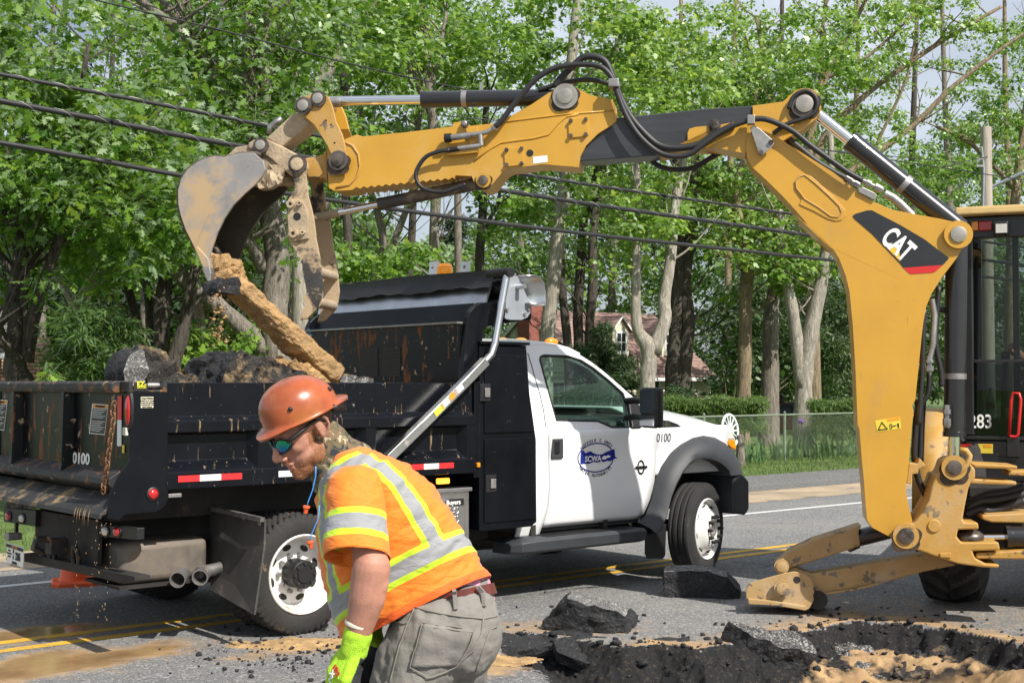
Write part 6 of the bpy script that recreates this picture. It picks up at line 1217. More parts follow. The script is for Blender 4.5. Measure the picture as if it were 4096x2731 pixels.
blobchunk('mud_clod', 'A6', [(700, 905), (740, 860), (780, 800), (800, 770), (830, 800), (900, 850), (880, 890), (800, 920), (740, 930)], -.06, .10, M_DUSTY, .03, 13.1, 'dry sand clod stuck to the bucket hinge')
# --- thumb
th_ = mp('A6', [(950, 790), (957, 740), (990, 722), (1038, 750), (1050, 790), (1047, 850), (1060, 980), (1082, 1060), (1100, 1150), (1112, 1250)]) + mp('B8', [(1480, 100), (1520, 300), (1545, 560), (1530, 660), (1500, 740), (1400, 840), (1340, 850), (1375, 740), (1392, 700), (1378, 640), (1402, 600), (1390, 520), (1370, 430), (1360, 340), (1330, 260), (1252, 150), (1228, 60)]) + mp('A6', [(915, 1130), (918, 1020), (955, 965), (975, 900), (958, 840)])
thumb = empty('thumb', (0, 0, 0), 0, parent=bh)
P_ = [BF.at(*q, -.075) for q in th_]; MB().prism(P_, (0, .03, 0)).build('thumb_plate', M_THUMBD, thumb, 0, bevel=.005); MB().prism([p + Vector((0, .42, 0)) for p in P_], (0, .03, 0)).build('thumb_plate', M_THUMBD, thumb, 0, bevel=.005)
plate('boss_plate', 'A6', [(925, 1005), (1000, 1000), (1030, 1020), (1060, 1080), (1066, 1265), (960, 1285), (930, 1240), (922, 1120)], -.097, -.075, M_DUSTY, thumb, .006)
for x, y, r in ((950, 1035, .030), (1010, 1030, .018), (968, 1232, .034), (1030, 1225, .018)): MB().lathe(BF.at('A6', x, y, -.097), (0, 1, 0), [(0, r), (-.03, r), (-.03, r * .45), (0, r * .45)], 18).build('boss', M_DUSTY, thumb, 35)
MB().lathe(BF.at('A6', 988, 1117, -.0975), (0, 1, 0), [(-.001, 0), (-.001, .03)], 18).build('thumb_hole', M_BLACKINK, thumb, 0)
for k, x, y in (('B8', 1500, 420), ('B8', 1490, 690)):
    c = BF.at(k, x, y, -.06); MB().tube([c, c + Vector((0, .42, 0))], .04, 14).build('cross_pin', M_DUSTY, thumb)
# --- hydraulic cylinders
def hyd(a, b_, rb, rr, split, mb=M_BARREL, name='hydraulic_cylinder', band=None):
    """a: rod end, b_: barrel end"""
    o = empty(name, (0, 0, 0), 0, parent=bh); s = a.lerp(b_, split)
    MB().tube([a, s], rr, 18).build('rod', M_CHROME, o); ax = (b_ - s).normalized()
    MB().lathe(s, ax, [(-.005, rr), (-.005, rb * 1.06), (.03, rb * 1.06), (.032, rb), ((b_ - s).length, rb), ((b_ - s).length, 0)], 28).build('barrel', mb, o, 35)
    if band is not None:
        c = s.lerp(b_, band); MB().lathe(c, ax, [(-.02, rb * 1.0), (-.02, rb * 1.04), (.02, rb * 1.04), (.02, rb)], 28).build('band', M_STEEL, o, 35)
    return o
hyd(BF.at('A6', 1130, 345, .15), BF.at('A7', 1110, 400, .15), .062, .036, .43, M_BARRELD if False else M_BARREL, band=.30)
MB().lathe(BF.at('A6', 1215, 350, .15), (1, 0, 0), [(0, .04), (.07, .042), (.09, .036)], 18).build('rod_eye', M_STEEL, bh, 35)
MB().box(BF.at('A7', 545, 345, .15), (.022, .02, .10)).build('band_tab', M_STEEL, bh, 0)
hyd(BF.at('A6', 1085, 1128, .15), BF.at('A7', 555, 975, .15), .046, .026, .40, M_BARRELD); MB().tube([BF.at('A6', 1085, 1128, .15), BF.at('A6', 1270, 1093, .15)], .032, 14).build('rod_eye', M_DUSTY, bh)
hyd(BF.at('A8', 770, 400, .15), BF.at('A8', 1890, 1300, .15), .072, .044, .29, band=.5)
hyd(BF.at('B2', 1075, 455, .17), BF.at('B1', 1095, 260, .17), .075, .045, .13, M_BARREL, band=.30)
MB().tube([BF.at('B1', 920, 690, .1), BF.at('B1', 940, 800, .1), BF.at('B1', 930, 1000, .1), BF.at('B1', 905, 1100, .1)], .022, 12).build('steel_line', M_STEEL, bh)
for (k, a, c) in (('A8', (1175, 945), (1330, 1020)), ('A8', (1060, 920), (1160, 990)), ('B1', (905, 1090), (905, 1200)), ('B2', (1025, 30), (1025, 190))):
    p, q = BF.at(k, *a, .0), BF.at(k, *c, .0); ax = q - p; L = ax.length; MB().lathe(p, ax, [(0, .018), (L * .2, .018), (L * .2, .026), (L * .4, .026), (L * .4, .016), (L * .6, .016), (L * .6, .028), (L * .9, .028), (L, .018)], 6).build('hose_fitting', M_STEEL, bh, 30)
MB().tube([BF.at('A8', x, y, .04) for x, y in ((1340, 1040), (1400, 1070), (1450, 1110), (1500, 1160), (1540, 1200))], .030, 12).build('steel_line', M_STEEL, bh)
plate('line_bracket', 'A8', [(1148, 1000), (1180, 990), (1270, 1035), (1285, 1055), (1270, 1088), (1240, 1075), (1150, 1030)], -.02, .0, M_STEEL, bh, .004)
# fittings on the stick
def fit(k, pts, r, m=M_STEEL, w=-.05, name='hose_fitting'): return MB().tube([BF.at(k, x, y, w) for x, y in pts], r, 10).build(name, m, bh, 40)
fit('A7', [(300, 675), (345, 672)], .034, M_PLAST); fit('A7', [(345, 672), (470, 655)], .024, M_STEEL); fit('A7', [(470, 655), (580, 637), (625, 610)], .018); fit('A7', [(540, 650), (545, 725)], .020); fit('A7', [(320, 755), (400, 745)], .020, M_PLAST); fit('A7', [(390, 745), (545, 725)], .020)
fit('A7', [(632, 612), (665, 572)], .026); plate('fitting_plate', 'A7', [(440, 610), (520, 598), (530, 700), (470, 720)], -.02, .0, M_CAT, bh, .003); plate('fitting_plate', 'A7', [(305, 790), (520, 770), (525, 745), (300, 765)], -.05, .0, M_CAT, bh, .003)
pin('A7', 435, 578, .02, -.02, .30, M_STEEL, 1.4)
# --- hoses
def hose(pts, r=.020, w=-.06, w1=None, name='hydraulic_hose', m=M_HOSE):
    P_ = []; n = len(pts)
    for i, (k, x, y) in enumerate(pts): P_.append(BF.at(k, x, y, w if w1 is None else w + (w1 - w) * i / (n - 1)))
    P2 = []
    for i in range(n - 1):
        p0, p1, p2, p3 = P_[max(i - 1, 0)], P_[i], P_[i + 1], P_[min(i + 2, n - 1)]
        for t in (0, .25, .5, .75): P2.append(.5 * ((2 * p1) + (p2 - p0) * t + (2 * p0 - 5 * p1 + 4 * p2 - p3) * t * t + (3 * p1 - p0 - 3 * p2 + p3) * t ** 3))
    P2.append(P_[-1]); return MB().tube(P2, r, 10).build(name, m, bh, 180)
hose(mp('A7', [(640, 600), (690, 550), (740, 480), (830, 370), (900, 290), (1000, 222), (1100, 190), (1250, 180), (1350, 197), (1410, 250), (1440, 310), (1462, 380), (1500, 480), (1540, 560), (1600, 650), (1680, 730), (1760, 780), (1860, 798), (1950, 780), (2020, 730), (2130, 650), (2240, 590), (2340, 556)]) + mp('A8', [(400, 500), (470, 500), (560, 530), (680, 592), (800, 690), (950, 800), (1080, 890), (1180, 945)]), .021)
hose(mp('A7', [(1035, 330), (1100, 250), (1190, 165), (1240, 130), (1320, 130), (1385, 168), (1428, 260), (1450, 320), (1490, 420), (1555, 540), (1650, 650), (1740, 722), (1850, 742), (2000, 720), (2100, 660), (2240, 590)]), .026, .0)
hose(mp('A7', [(930, 352), (1010, 328), (1100, 303), (1250, 282), (1370, 300), (1430, 332), (1480, 400), (1530, 520), (1620, 640), (1740, 725)]), .019, .1)
hose(mp('A7', [(1670, 800), (1740, 862), (1850, 886), (1980, 870), (2100, 800), (2200, 750)]), .020, .29); hose(mp('A7', [(335, 755), (260, 764), (175, 800), (122, 870), (106, 930), (132, 992), (200, 1028), (300, 1035), (400, 1000), (440, 985)]), .016, -.07)
hose(mp('A8', [(645, 425), (670, 352), (720, 308), (785, 297), (838, 340), (850, 400), (822, 460), (740, 500), (640, 532), (575, 572), (530, 605)]), .016, -.02); hose(mp('A8', [(600, 610), (700, 690), (850, 810), (1000, 900), (1080, 940)]), .024, .10); hose(mp('A8', [(480, 575), (600, 650), (720, 740), (900, 850), (1050, 930)]), .02, .2)
for i, pts in enumerate(([(870, 760), (860, 950), (855, 1150), (840, 1400), (830, 1568)], [(970, 600), (955, 800), (950, 1000), (985, 1200), (990, 1300)], [(905, 1200), (895, 1350), (850, 1420), (820, 1568)], [(1050, 800), (1000, 765), (950, 770)], [(1075, 1010), (1060, 1150), (1035, 1400), (1030, 1450)])):
    hose(mp('B1', pts), .020, .10 + .03 * i)
for i, pts in enumerate(([(830, 0), (815, 120), (805, 250), (800, 400), (830, 560), (900, 700)], [(860, 0), (850, 150), (845, 300), (840, 430)], [(1150, 800), (1250, 760), (1350, 770), (1500, 720), (1565, 700)], [(1160, 760), (1260, 700), (1380, 690), (1565, 650)], [(1180, 720), (1300, 660), (1450, 640), (1565, 600)])):
    hose(mp('B2', pts), .024 if i < 2 else .032, .24 + .02 * i)
for x, y in ((1440, 315),): MB().box(BF.at('A7', x, y, -.03), (.075, .14, .06)).build('hose_clamp', M_STEEL, bh, 0, bevel=.006)
# --- swing casting
sw = [(1005, 480), (1020, 430), (1060, 402), (1110, 410), (1150, 440), (1190, 440), (1225, 480), (1225, 540), (1192, 580), (1176, 620), (1152, 740), (1137, 830), (1150, 850), (1245, 852), (1250, 900), (1105, 902), (1095, 950), (1130, 990), (1388, 988), (1400, 1045), (1205, 1052), (1225, 1100), (1300, 1140), (1395, 1145), (1388, 1170), (1280, 1165), (1100, 1140), (975, 1100), (840, 1050), (730, 1028), (688, 990), (670, 945), (690, 890), (740, 866), (795, 858), (850, 790), (900, 700), (922, 600), (950, 520), (985, 520)]
swing = plate('swing_casting', 'B2', sw, -.05, .36, M_CATD, bh, .02); pin('B2', 1078, 468, .050, -.075, .39, M_PIN, 1.7, M_CATD)
outline_tube('B2', [(1115, 345), (1160, 350), (1185, 385), (1175, 430), (1145, 470), (1110, 500), (1075, 508), (1045, 480)], -.07, .022, M_CATD, 'lock_hook', False)
for pts, w0, w1 in (([(1190, 435), (1520, 455), (1518, 480), (1225, 470)], .0, .3), ([(1190, 545), (1515, 565), (1512, 592), (1190, 580)], .0, .3), ([(1240, 1062), (1700, 1040), (1700, 1110), (1240, 1105), (1225, 1085)], -.02, .2), ([(1270, 800), (1700, 780), (1700, 860), (1340, 850), (1275, 830)], .1, .4), ([(1450, 490), (1700, 490), (1700, 530), (1450, 525)], .1, .3)):
    plate('frame_bar', 'B2', pts, w0, w1, M_CATD, bh, .01)
hyd(BF.at('B2', 1130, 955, .1), BF.at('B2', 1700, 950, .1), .075, .022, .55, M_BARREL); MB().ell(BF.at('B2', 1185, 952, .08), (.10, .10, .055), 16).build('rod_eye', M_PIN, bh, 180)
plate('weld_pad', 'B2', [(975, 1065), (1055, 1062), (1058, 1100), (980, 1095)], -.065, -.05, M_CATD, bh, .005)
MB().lathe(BF.at('B2', 937, 875, -.05), (0, 1, 0), [(-.012, 0), (-.012, .04), (0, .045)], 20).build('casting_boss', M_CATD, bh, 35)
plate('main_frame', 'B2', [(1180, 600), (1800, 600), (1800, 1080), (1180, 1060)], .45, 1.0, M_UNDER, bh, .01)
# --- stabilizer
SW = .44
sl = [(415, 562), (480, 532), (560, 522), (600, 547), (680, 572), (800, 556), (1580, 415), (1680, 438), (1820, 508), (1560, 560), (1270, 640), (1000, 692), (800, 726), (700, 738), (600, 705), (450, 650)]
stab = empty('stabilizer', (0, 0, 0), 0, parent=bh)
plate('leg', 'B3', sl, SW, SW + .18, M_STAB, stab, .012); plate('leg_flange', 'B3', [(700, 738), (1000, 694), (1240, 636), (1240, 655), (1000, 712), (700, 752)], SW - .03, SW + .21, M_STAB, stab, .003)
plate('cylinder_cover', 'B3', [(408, 515), (440, 460), (500, 402), (690, 312), (1040, 200), (1075, 192), (1050, 245), (1066, 355), (980, 385), (620, 500), (450, 552), (415, 545)], SW - .02, SW + .20, M_STAB, stab, .012)
a, c = BF.at('B3', 1040, 295, SW + .09), BF.at('B3', 1420, 200, SW + .09); MB().tube([a, c], .062, 20).build('barrel', M_BARREL, stab); plate('cover_tab', 'B3', [(960, 390), (1060, 345), (1065, 370), (985, 408)], SW + .02, SW + .16, M_PIN, stab, .003)
pin('B3', 445, 517, .040, SW - .05, SW + .23, M_STAB, 1.35, M_STAB, parent=stab)
pad_side = [(165, 760), (165, 700), (186, 652), (250, 630), (470, 570), (540, 558), (600, 566), (650, 590), (682, 620), (690, 650), (700, 665), (692, 690), (704, 715), (692, 745), (700, 775), (690, 800), (660, 850), (630, 865), (580, 855), (400, 825), (190, 815)]
for w in (SW - .09, SW + .24): plate('pad_side', 'B3', pad_side, w, w + .025, M_STAB, stab, .005)
plate('pad_base', 'B3', [(180, 770), (185, 815), (400, 826), (580, 856), (632, 866), (640, 830), (580, 822), (400, 790)], SW - .12, SW + .30, M_STAB, stab, .006)
pin('B3', 455, 688, .045, SW - .13, SW + .28, M_STAB, 1.4, M_STAB, parent=stab)
for x, y in ((565, 622), (443, 600), (352, 675)): MB().lathe(BF.at('B3', x, y, SW - .0905), (0, 1, 0), [(-.001, 0), (-.001, .026 if x > 500 else .018)], 16).build('pad_hole', M_UNDER if x > 500 else M_STAB, stab, 0)
MB().tube([BF.at('B3', 730, 780, SW - .05), BF.at('B3', 730, 780, SW + .3)], .07, 18).build('pad_roller', M_UNDER, stab)
# --- rear wheel, fender, cab in the tractor's own frame
CF = Frame((3.43, 10.36, 0), rad(-22)); MI = Matrix.Rotation(-BF.phi, 4, 'Z') @ Matrix.Translation(-BF.o) @ Matrix.Translation(CF.o) @ Matrix.Rotation(CF.phi, 4, 'Z')
def place(o): o.data.transform(MI); return o
def rear_wheel(x):
    w = empty('wheel', MI @ Vector((x, 0, .68)), CF.phi - BF.phi, parent=bh); Rr = .66
    prof = [(-.25, .31), (-.26, .36), (-.25, .50), (-.22, .58), (-.20, .62)]; tr = [(-.18 + .36 * i / 12, None) for i in range(13)]; allp = prof + tr + [(-t, r) for t, r in reversed(prof)]; n = 144; vs = []
    for i, (t, r) in enumerate(allp):
        for j in range(n):
            a = 2 * pi * j / n; rr = r
            if r is None: rr = Rr - .05 * (abs(t) / .18) ** 2 * .4 + (.02 if ((j / n * 20 + abs(t) * 4.5 + (.5 if t > 0 else 0)) % 1) < .42 else -.03)
            elif r > .55: rr = r + (.015 if ((j / n * 20 + abs(t) * 4.5 + (.5 if t > 0 else 0)) % 1) < .42 else -.015)
            vs.append((t, cos(a) * rr, sin(a) * rr))
    b = MB(); b.add(vs, [(i * n + j, i * n + (j + 1) % n, (i + 1) * n + (j + 1) % n, (i + 1) * n + j) for i in range(len(allp) - 1) for j in range(n)]); b.build('tyre', M_RUB, w, 40)
    MB().lathe((0, 0, 0), (1, 0, 0), [(-.24, .32), (-.18, .30), (-.06, .27), (-.05, .12), (-.10, .10), (-.10, 0)], 32).build('rim', M_CATD, w, 35); return w
rear_wheel(0); rear_wheel(1.75)
place(MB().loft([[(x, cos(a) * .80, .68 + sin(a) * .80) for a in [rad(20 + 14 * k) for k in range(12)]] for x in (-.24, .02)], cap=False, closed=False).build('fender', M_CATD, bh, 60, solid=.02))
place(MB().bb(.30, 1.5, -.35, 1.6, .55, .95).build('rear_axle_housing', M_UNDER, bh, 0, bevel=.02)); place(MB().bb(.45, 1.3, 1.6, 3.4, .6, 1.5).build('engine_hood', M_CAT, bh, 0, bevel=.06, seg=3))
CP = lambda k, x, y, d=-.30: CF.at(k, x, y, d)
YB = -.30      # rear plane of the cab
x_l = CP('B1', 1188, 700).x; zr = CP('B1', 1200, 95).z; zh = CP('B1', 1300, 262).z; zm = CP('B1', 1300, 1122).z; zw = CP('B2', 1300, 275).z; CW = 1.42
cab2 = empty('operator_cab', (0, 0, 0), 0, parent=bh)
def cbb(name, x0, x1, y0, y1, z0, z1, m, bevel=.01, parent=cab2): o = MB().bb(x0, x1, y0, y1, z0, z1).build(name, m, parent, 0, bevel=bevel); return place(o)
M_GLASSN = glass('smoky_glass', (.70, .74, .72)); M_CABBLK = mat('black_cab_paint', (.014, .014, .015), .35, var=.2, coat=.3)
x_rf = CP('B1', 1085, 97).x
place(MB().loft([[(x, y, z) for y, z in ((YB - .12, zr - .02), (YB - .10, zr + .045), (1.3, zr + .09), (1.3, zr - .02))] for x in (x_rf, x_rf + CW + .4)]).build('roof', mat('pale_yellow_roof', (.45, .31, .12), .6, var=.15), cab2, 0, bevel=.02, seg=3))
cbb('header', x_l - .05, x_l + CW, YB, YB + .12, zh, zr - .022, M_CABBLK)
cbb('lower_panel', x_l - .05, x_l + CW, YB - .02, YB + .10, .95, zw, M_CABBLK, .015); cbb('sill', x_l - .05, x_l + CW, YB - .035, YB - .005, zw + .001, zw + .03, M_CABBLK, .006)
for xx in (x_l - .05, x_l + CW - .05): cbb('post', xx, xx + .07, YB + .002, YB + .09, zw + .03, zh - .001, M_CABBLK); cbb('post', xx, xx + .07, 1.15, 1.23, .95, zr - .02, M_CABBLK)
cbb('window_bar', x_l + .02, x_l + CW - .05, YB + .01, YB + .035, zm - .012, zm + .012, M_CABBLK, .004); cbb('window_post', x_l + .30, x_l + .345, YB + .10, YB + .14, zw + .03, zh, M_CABBLK, .006)
cbb('side_glass', x_l - .045, x_l - .04, YB + .1, 1.15, zw + .03, zr - .05, M_GLASSD, 0); cbb('upper_rear_glass', x_l + .02, x_l + CW - .05, YB + .05, YB + .055, zm + .013, zh, M_GLASSN, 0); cbb('lower_rear_glass', x_l + .02, x_l + CW - .05, YB + .02, YB + .025, zw + .03, zm - .013, M_GLASSD, 0)
cbb('front_glass', x_l, x_l + CW - .05, 1.17, 1.175, 1.2, zr - .05, M_GLASSN, 0); cbb('cab_floor', x_l, x_l + CW - .05, YB + .05, 1.15, .9, .97, M_UNDER, 0)
for xa, xb, m in ((1198, 1245, M_AMB), (1247, 1345, M_RED)):
    p, q = CP('B1', xa, 150), CP('B1', xb, 212); cbb('tail_lamp', p.x, q.x, YB - .03, YB - .001, q.z, p.z, m, .008)
p, q = CP('B1', 1368, 168, YB - .08), CP('B1', 1448, 232, YB - .08); cbb('work_light', p.x - .02, q.x + .01, YB - .10, YB - .002, q.z - .01, p.z + .02, M_PLAST, .012); cbb('work_light_lens', p.x, q.x, YB - .105, YB - .101, q.z + .005, p.z, M_CLEAR, 0)
tx = text('lettering', '0283', M_INK, mat4(CP('B2', 1233, 150, YB + .012), (1, 0, 0), (0, 0, 1)), .145, cab2, .002, sx=.78); place(tx)
p = [CP('B2', x, y, YB - .06) for x, y in ((1462, 245), (1478, 20), (1485, -5), (1530, -8), (1540, 10), (1525, 235), (1510, 252), (1475, 252), (1462, 245))]
p[1] = CP('B1', 1476, 1390, YB - .06); p[2] = CP('B1', 1490, 1345, YB - .06); p[3] = CP('B1', 1530, 1348, YB - .06); p[4] = CP('B1', 1542, 1390, YB - .06)
place(MB().tube(p, .012, 10).build('grab_handle', M_REDP, cab2, 180)); cbb('handle_mount', p[0].x - .02, p[0].x + .07, YB - .05, YB - .02, p[0].z - .16, p[0].z - .01, M_CABBLK, .006)
q = CP('B2', 1283, 335, YB - .022); place(MB().box(q, (.13, .004, .07)).build('warning_label', M_YELLAB, cab2, 0)); place(MB().box(q + Vector((.03, -.003, .02)), (.06, .002, .022)).build('warning_print', M_ORLAB, cab2, 0))
q = CP('B2', 1150, 330, YB - .03); place(MB().box(q, (.10, .02, .06)).build('reflector', M_RED, cab2, 0))
place(MB().bb(x_l + .45, x_l + .95, .05, .15, 1.25, 1.95).build('operator_seat', M_SEAT, cab2, 0, bevel=.04, seg=3)); place(MB().bb(x_l + .45, x_l + .95, .10, .6, 1.15, 1.28).build('seat_base', M_SEAT, cab2, 0, bevel=.04))
for i, x in enumerate((.22, .40)):
    place(MB().tube([(x_l + x, YB + .25, .97), (x_l + x, YB + .22, 1.6), (x_l + x + .02, YB + .18, 1.85)], .018, 8).build('control_lever', M_PLAST, cab2, 180)); place(MB().ell((x_l + x + .02, YB + .18, 1.88), (.035, .03, .05), 12).build('lever_knob', M_PLAST, cab2, 180))
place(MB().bb(x_l + .05, x_l + .6, YB + .07, YB + .3, .97, 1.42).build('console', M_PLAST, cab2, 0, bevel=.03))
# soda bottle standing on the console behind the lower glass
q = CP('B1', 1328, 1395, YB + .12); bo = CF.w((q.x, q.y, 1.425)); zb0 = 1.425
btl = empty('soda_bottle', bo, 0, 'clear plastic bottle with a red label standing inside the backhoe cab window', 'bottle')
MB().lathe((0, 0, 0), (0, 0, 1), [(0, 0), (0, .030), (.01, .034), (.06, .034), (.12, .033), (.15, .030), (.19, .015), (.205, .013), (.205, 0)], 20).build('body', mat('bottle_plastic', (.45, .55, .58), .1, var=.1, coat=.5), btl, 60)
MB().lathe((0, 0, 0), (0, 0, 1), [(.065, .0345), (.066, .0350), (.115, .0345), (.116, .034)], 20).build('bottle_label', M_REDP, btl, 60); MB().lathe((0, 0, 0), (0, 0, 1), [(.206, 0), (.206, .015), (.225, .015), (.225, 0)], 16).build('cap', M_REDP, btl, 35)
# dark grease smeared on the plates round the pins
M_GREASE = mat('dark_grease', (.05, .03, .015), .5, var=.5, vs=30)
for k, x, y, w, r, par in (('A6', 1268, 760, -.036, .085, bh), ('A7', 1112, 400, -.001, .098, bh), ('B2', 1080, 490, -.051, .095, bh), ('A8', 760, 396, .014, .105, bh), ('B2', 742, 955, -.051, .095, bh), ('A7', 560, 966, -.001, .062, bh)):
    c = BF.at(k, x, y, w); n = 26; MB().prism([c + Vector((cos(2 * pi * i / n), 0, sin(2 * pi * i / n))) * r * (1 + .10 * sin(4 * pi * i / n + 1) + .07 * sin(10 * pi * i / n)) * (1.15 if sin(2 * pi * i / n) < -.3 else 1) for i in range(n)], (0, -.0012, 0)).build('grease_stain', M_GREASE, par, 0)
# =====================================================================  houses, fence, poles, wires, small roadside things
def brick_mat(name, c1, c2, mort, scale, bw=.5, rh=.25, rough=.9, axis='XZ', offset=.5, msize=.02, bump=.01):
    m = bpy.data.materials.new(name); m.use_nodes = True; nt = m.node_tree; N = nt.nodes; L = nt.links; b = N['Principled BSDF']; b.inputs['Roughness'].default_value = rough
    tc = N.new('ShaderNodeTexCoord'); sp = N.new('ShaderNodeSeparateXYZ'); cb = N.new('ShaderNodeCombineXYZ'); L.new(tc.outputs['Object'], sp.inputs[0])
    ix = {'X': 0, 'Y': 1, 'Z': 2}; L.new(sp.outputs[ix[axis[0]]], cb.inputs[0]); L.new(sp.outputs[ix[axis[1]]], cb.inputs[1])
    br = N.new('ShaderNodeTexBrick'); br.inputs['Scale'].default_value = scale; br.inputs['Brick Width'].default_value = bw; br.inputs['Row Height'].default_value = rh; br.inputs['Mortar Size'].default_value = msize; br.offset = offset
    br.inputs['Color1'].default_value = (*c1, 1); br.inputs['Color2'].default_value = (*c2, 1); br.inputs['Mortar'].default_value = (*mort, 1); L.new(cb.outputs[0], br.inputs['Vector']); L.new(br.outputs['Color'], b.inputs['Base Color'])
    bp = N.new('ShaderNodeBump'); bp.inputs['Distance'].default_value = bump; bp.invert = True; L.new(br.outputs['Fac'], bp.inputs['Height']); L.new(bp.outputs[0], b.inputs['Normal']); return m
M_SHING = brick_mat('roof_shingles', (.235, .145, .12), (.31, .20, .165), (.12, .075, .062), 1, .45, .17, axis='XZ', msize=.012)
M_SIDING = brick_mat('cream_siding', (.70, .65, .48), (.72, .67, .50), (.42, .38, .28), 1, 6, .13, axis='XZ', msize=.012); M_SIDINGW = brick_mat('white_siding', (.70, .68, .58), (.72, .70, .60), (.40, .38, .32), 1, 6, .13, axis='YZ', msize=.012)
M_BRICK = brick_mat('red_brick', (.24, .055, .04), (.30, .08, .06), (.22, .16, .13), 1, .22, .075, axis='XZ', msize=.008); M_TRIM = mat('white_trim', (.76, .76, .75), .6, var=.04); M_PANE = mat('dark_pane', (.03, .04, .045), .1, var=.2)
hp = atY('D', 1632, 866, 70); HX, HY = 9.0, 8.6; HF = Frame((hp.x, hp.y, 0), PHI); EZ = hp.z + .30; GZ = -.75; RZ = HF.at('D', 1500, 722, HY / 2).z
house = empty('house', (hp.x, hp.y, GZ), PHI, 'cream house with a brown shingled gable roof, dormers and brick chimney behind the trees', 'house')
def hb(b, name, m, sm=0, parent=house): b.v = [(x, y, z - GZ) for x, y, z in b.v]; return b.build(name, m, parent, sm)
hb(MB().bb(-HX, 0, 0, HY, GZ - .3, EZ - .02), 'front_wall', M_SIDING)
hb(MB().prism([(-HX - .003, .05, EZ - .03), (-HX - .003, HY - .05, EZ - .03), (-HX - .003, HY / 2, RZ - .12)], (.2, 0, 0)), 'gable_wall', M_SIDINGW); hb(MB().prism([(-.2, .05, EZ - .03), (-.2, HY - .05, EZ - .03), (-.2, HY / 2, RZ - .12)], (.19, 0, 0)), 'gable_wall', M_SIDINGW)
sl = (RZ - EZ) / (HY / 2); ov = .35
roof = hb(MB().prism([(-HX - .25, -ov, EZ - sl * ov), (.25, -ov, EZ - sl * ov), (.25, HY / 2, RZ), (-HX - .25, HY / 2, RZ)], (0, .04, -.12)), 'roof', M_SHING); hb(MB().prism([(-HX - .25, HY + ov, EZ - sl * ov), (.25, HY + ov, EZ - sl * ov), (.25, HY / 2 + .001, RZ), (-HX - .25, HY / 2 + .001, RZ)], (0, -.04, -.12)), 'roof', M_SHING)
hb(MB().bb(-HX - .28, .28, -ov - .10, -ov - .005, EZ - sl * ov - .22, EZ - sl * ov - .05), 'gutter', M_TRIM)
for s in (-1, 1): hb(MB().prism([(-HX - .27, HY / 2 + s * (HY / 2 + ov), EZ - sl * ov - .03), (-HX - .27, HY / 2, RZ - .03), (-HX - .27, HY / 2, RZ - .28), (-HX - .27, HY / 2 + s * (HY / 2 + ov), EZ - sl * ov - .28)], (.02, 0, 0)), 'rake_board', M_TRIM)
def window(cx, cz, w, h, plane, parent=house, off=0.):
    """plane 'F': front wall y=off ; 'G': gable wall x=-HX"""
    def bx(name, u0, u1, z0, z1, d0, d1, m, par):
        o = MB().bb(u0, u1, off - d1, off - d0, z0, z1) if plane == 'F' else MB().bb(-HX - d1, -HX - d0, u0, u1, z0, z1); return hb(o, name, m, 0, par)
    f = bx('window', cx - w / 2 - .09, cx + w / 2 + .09, cz - h / 2 - .09, cz + h / 2 + .09, .0, .05, M_TRIM, parent)
    for i in range(2):
        z0 = cz - h / 2 + i * h / 2
        for j in range(2):
            u0 = cx - w / 2 + j * w / 2; bx('pane', u0 + .02, u0 + w / 2 - .02, z0 + .03, z0 + h / 2 - .03, .051, .056, M_PANE, f)
    bx('sill', cx - w / 2 - .14, cx + w / 2 + .14, cz - h / 2 - .15, cz - h / 2 - .09, .0, .1, M_TRIM, f)
for cx in (-1.9, -4.4, -7.2): window(cx, EZ - 1.15, .85, 1.35, 'F')
window(HY / 2 + 1.0, EZ + 1.0, .75, 1.1, 'G'); window(HY / 2 - 2.4, EZ - 1.2, .8, 1.3, 'G'); hb(MB().bb(-HX - .05, -HX - .004, HY / 2 + .9, HY / 2 + 1.3, RZ - 1.4, RZ - .95), 'gable_vent', M_TRIM)
for k, cx in enumerate((-2.0, -5.6)):
    y0 = 1.05; zb = EZ + sl * y0 - .15; zt2 = zb + 1.42; w = .58; yb = y0 + (zt2 + .55 - zb) / sl
    d = hb(MB().prism([(cx - w, y0, zb), (cx + w, y0, zb), (cx + w, y0, zt2), (cx, y0, zt2 + .62), (cx - w, y0, zt2)], (0, 2.6, 0)), 'dormer', M_SIDING)
    for s in (-1, 1): hb(MB().prism([(cx, y0 - .15, zt2 + .68), (cx + s * (w + .18), y0 - .15, zt2 - .10), (cx + s * (w + .18), y0 - .15, zt2 - .02), (cx, y0 - .15, zt2 + .78)], (0, 3.0, 0)), 'dormer_roof', M_SHING, 0, d); hb(MB().prism([(cx, y0 - .17, zt2 + .66), (cx + s * (w + .18), y0 - .17, zt2 - .12), (cx + s * (w + .18), y0 - .17, zt2 + .0), (cx, y0 - .17, zt2 + .78)], (0, .018, 0)), 'dormer_trim', M_TRIM, 0, d)
    window(cx, zb + .85, .6, .95, 'F', d, y0 - .001)
ch0 = HF.at('D', 1240, 700, HY / 2 - .3); chx = -HX - .5
ch = hb(MB().bb(chx - .45, chx + .45, HY / 2 - 1.2, HY / 2 - .3, GZ, RZ + .95), 'chimney', M_BRICK); hb(MB().bb(chx - .5, chx + .5, HY / 2 - 1.25, HY / 2 - .25, RZ + .951, RZ + 1.05), 'chimney_cap', M_BRICK, 0, ch); hb(MB().lathe((chx, HY / 2 - .75, RZ + 1.05), (0, 0, 1), [(0, 0), (0, .16), (.35, .14), (.35, 0)], 14), 'chimney_pot', mat('clay_pot', (.4, .2, .12), .9), 35, ch)
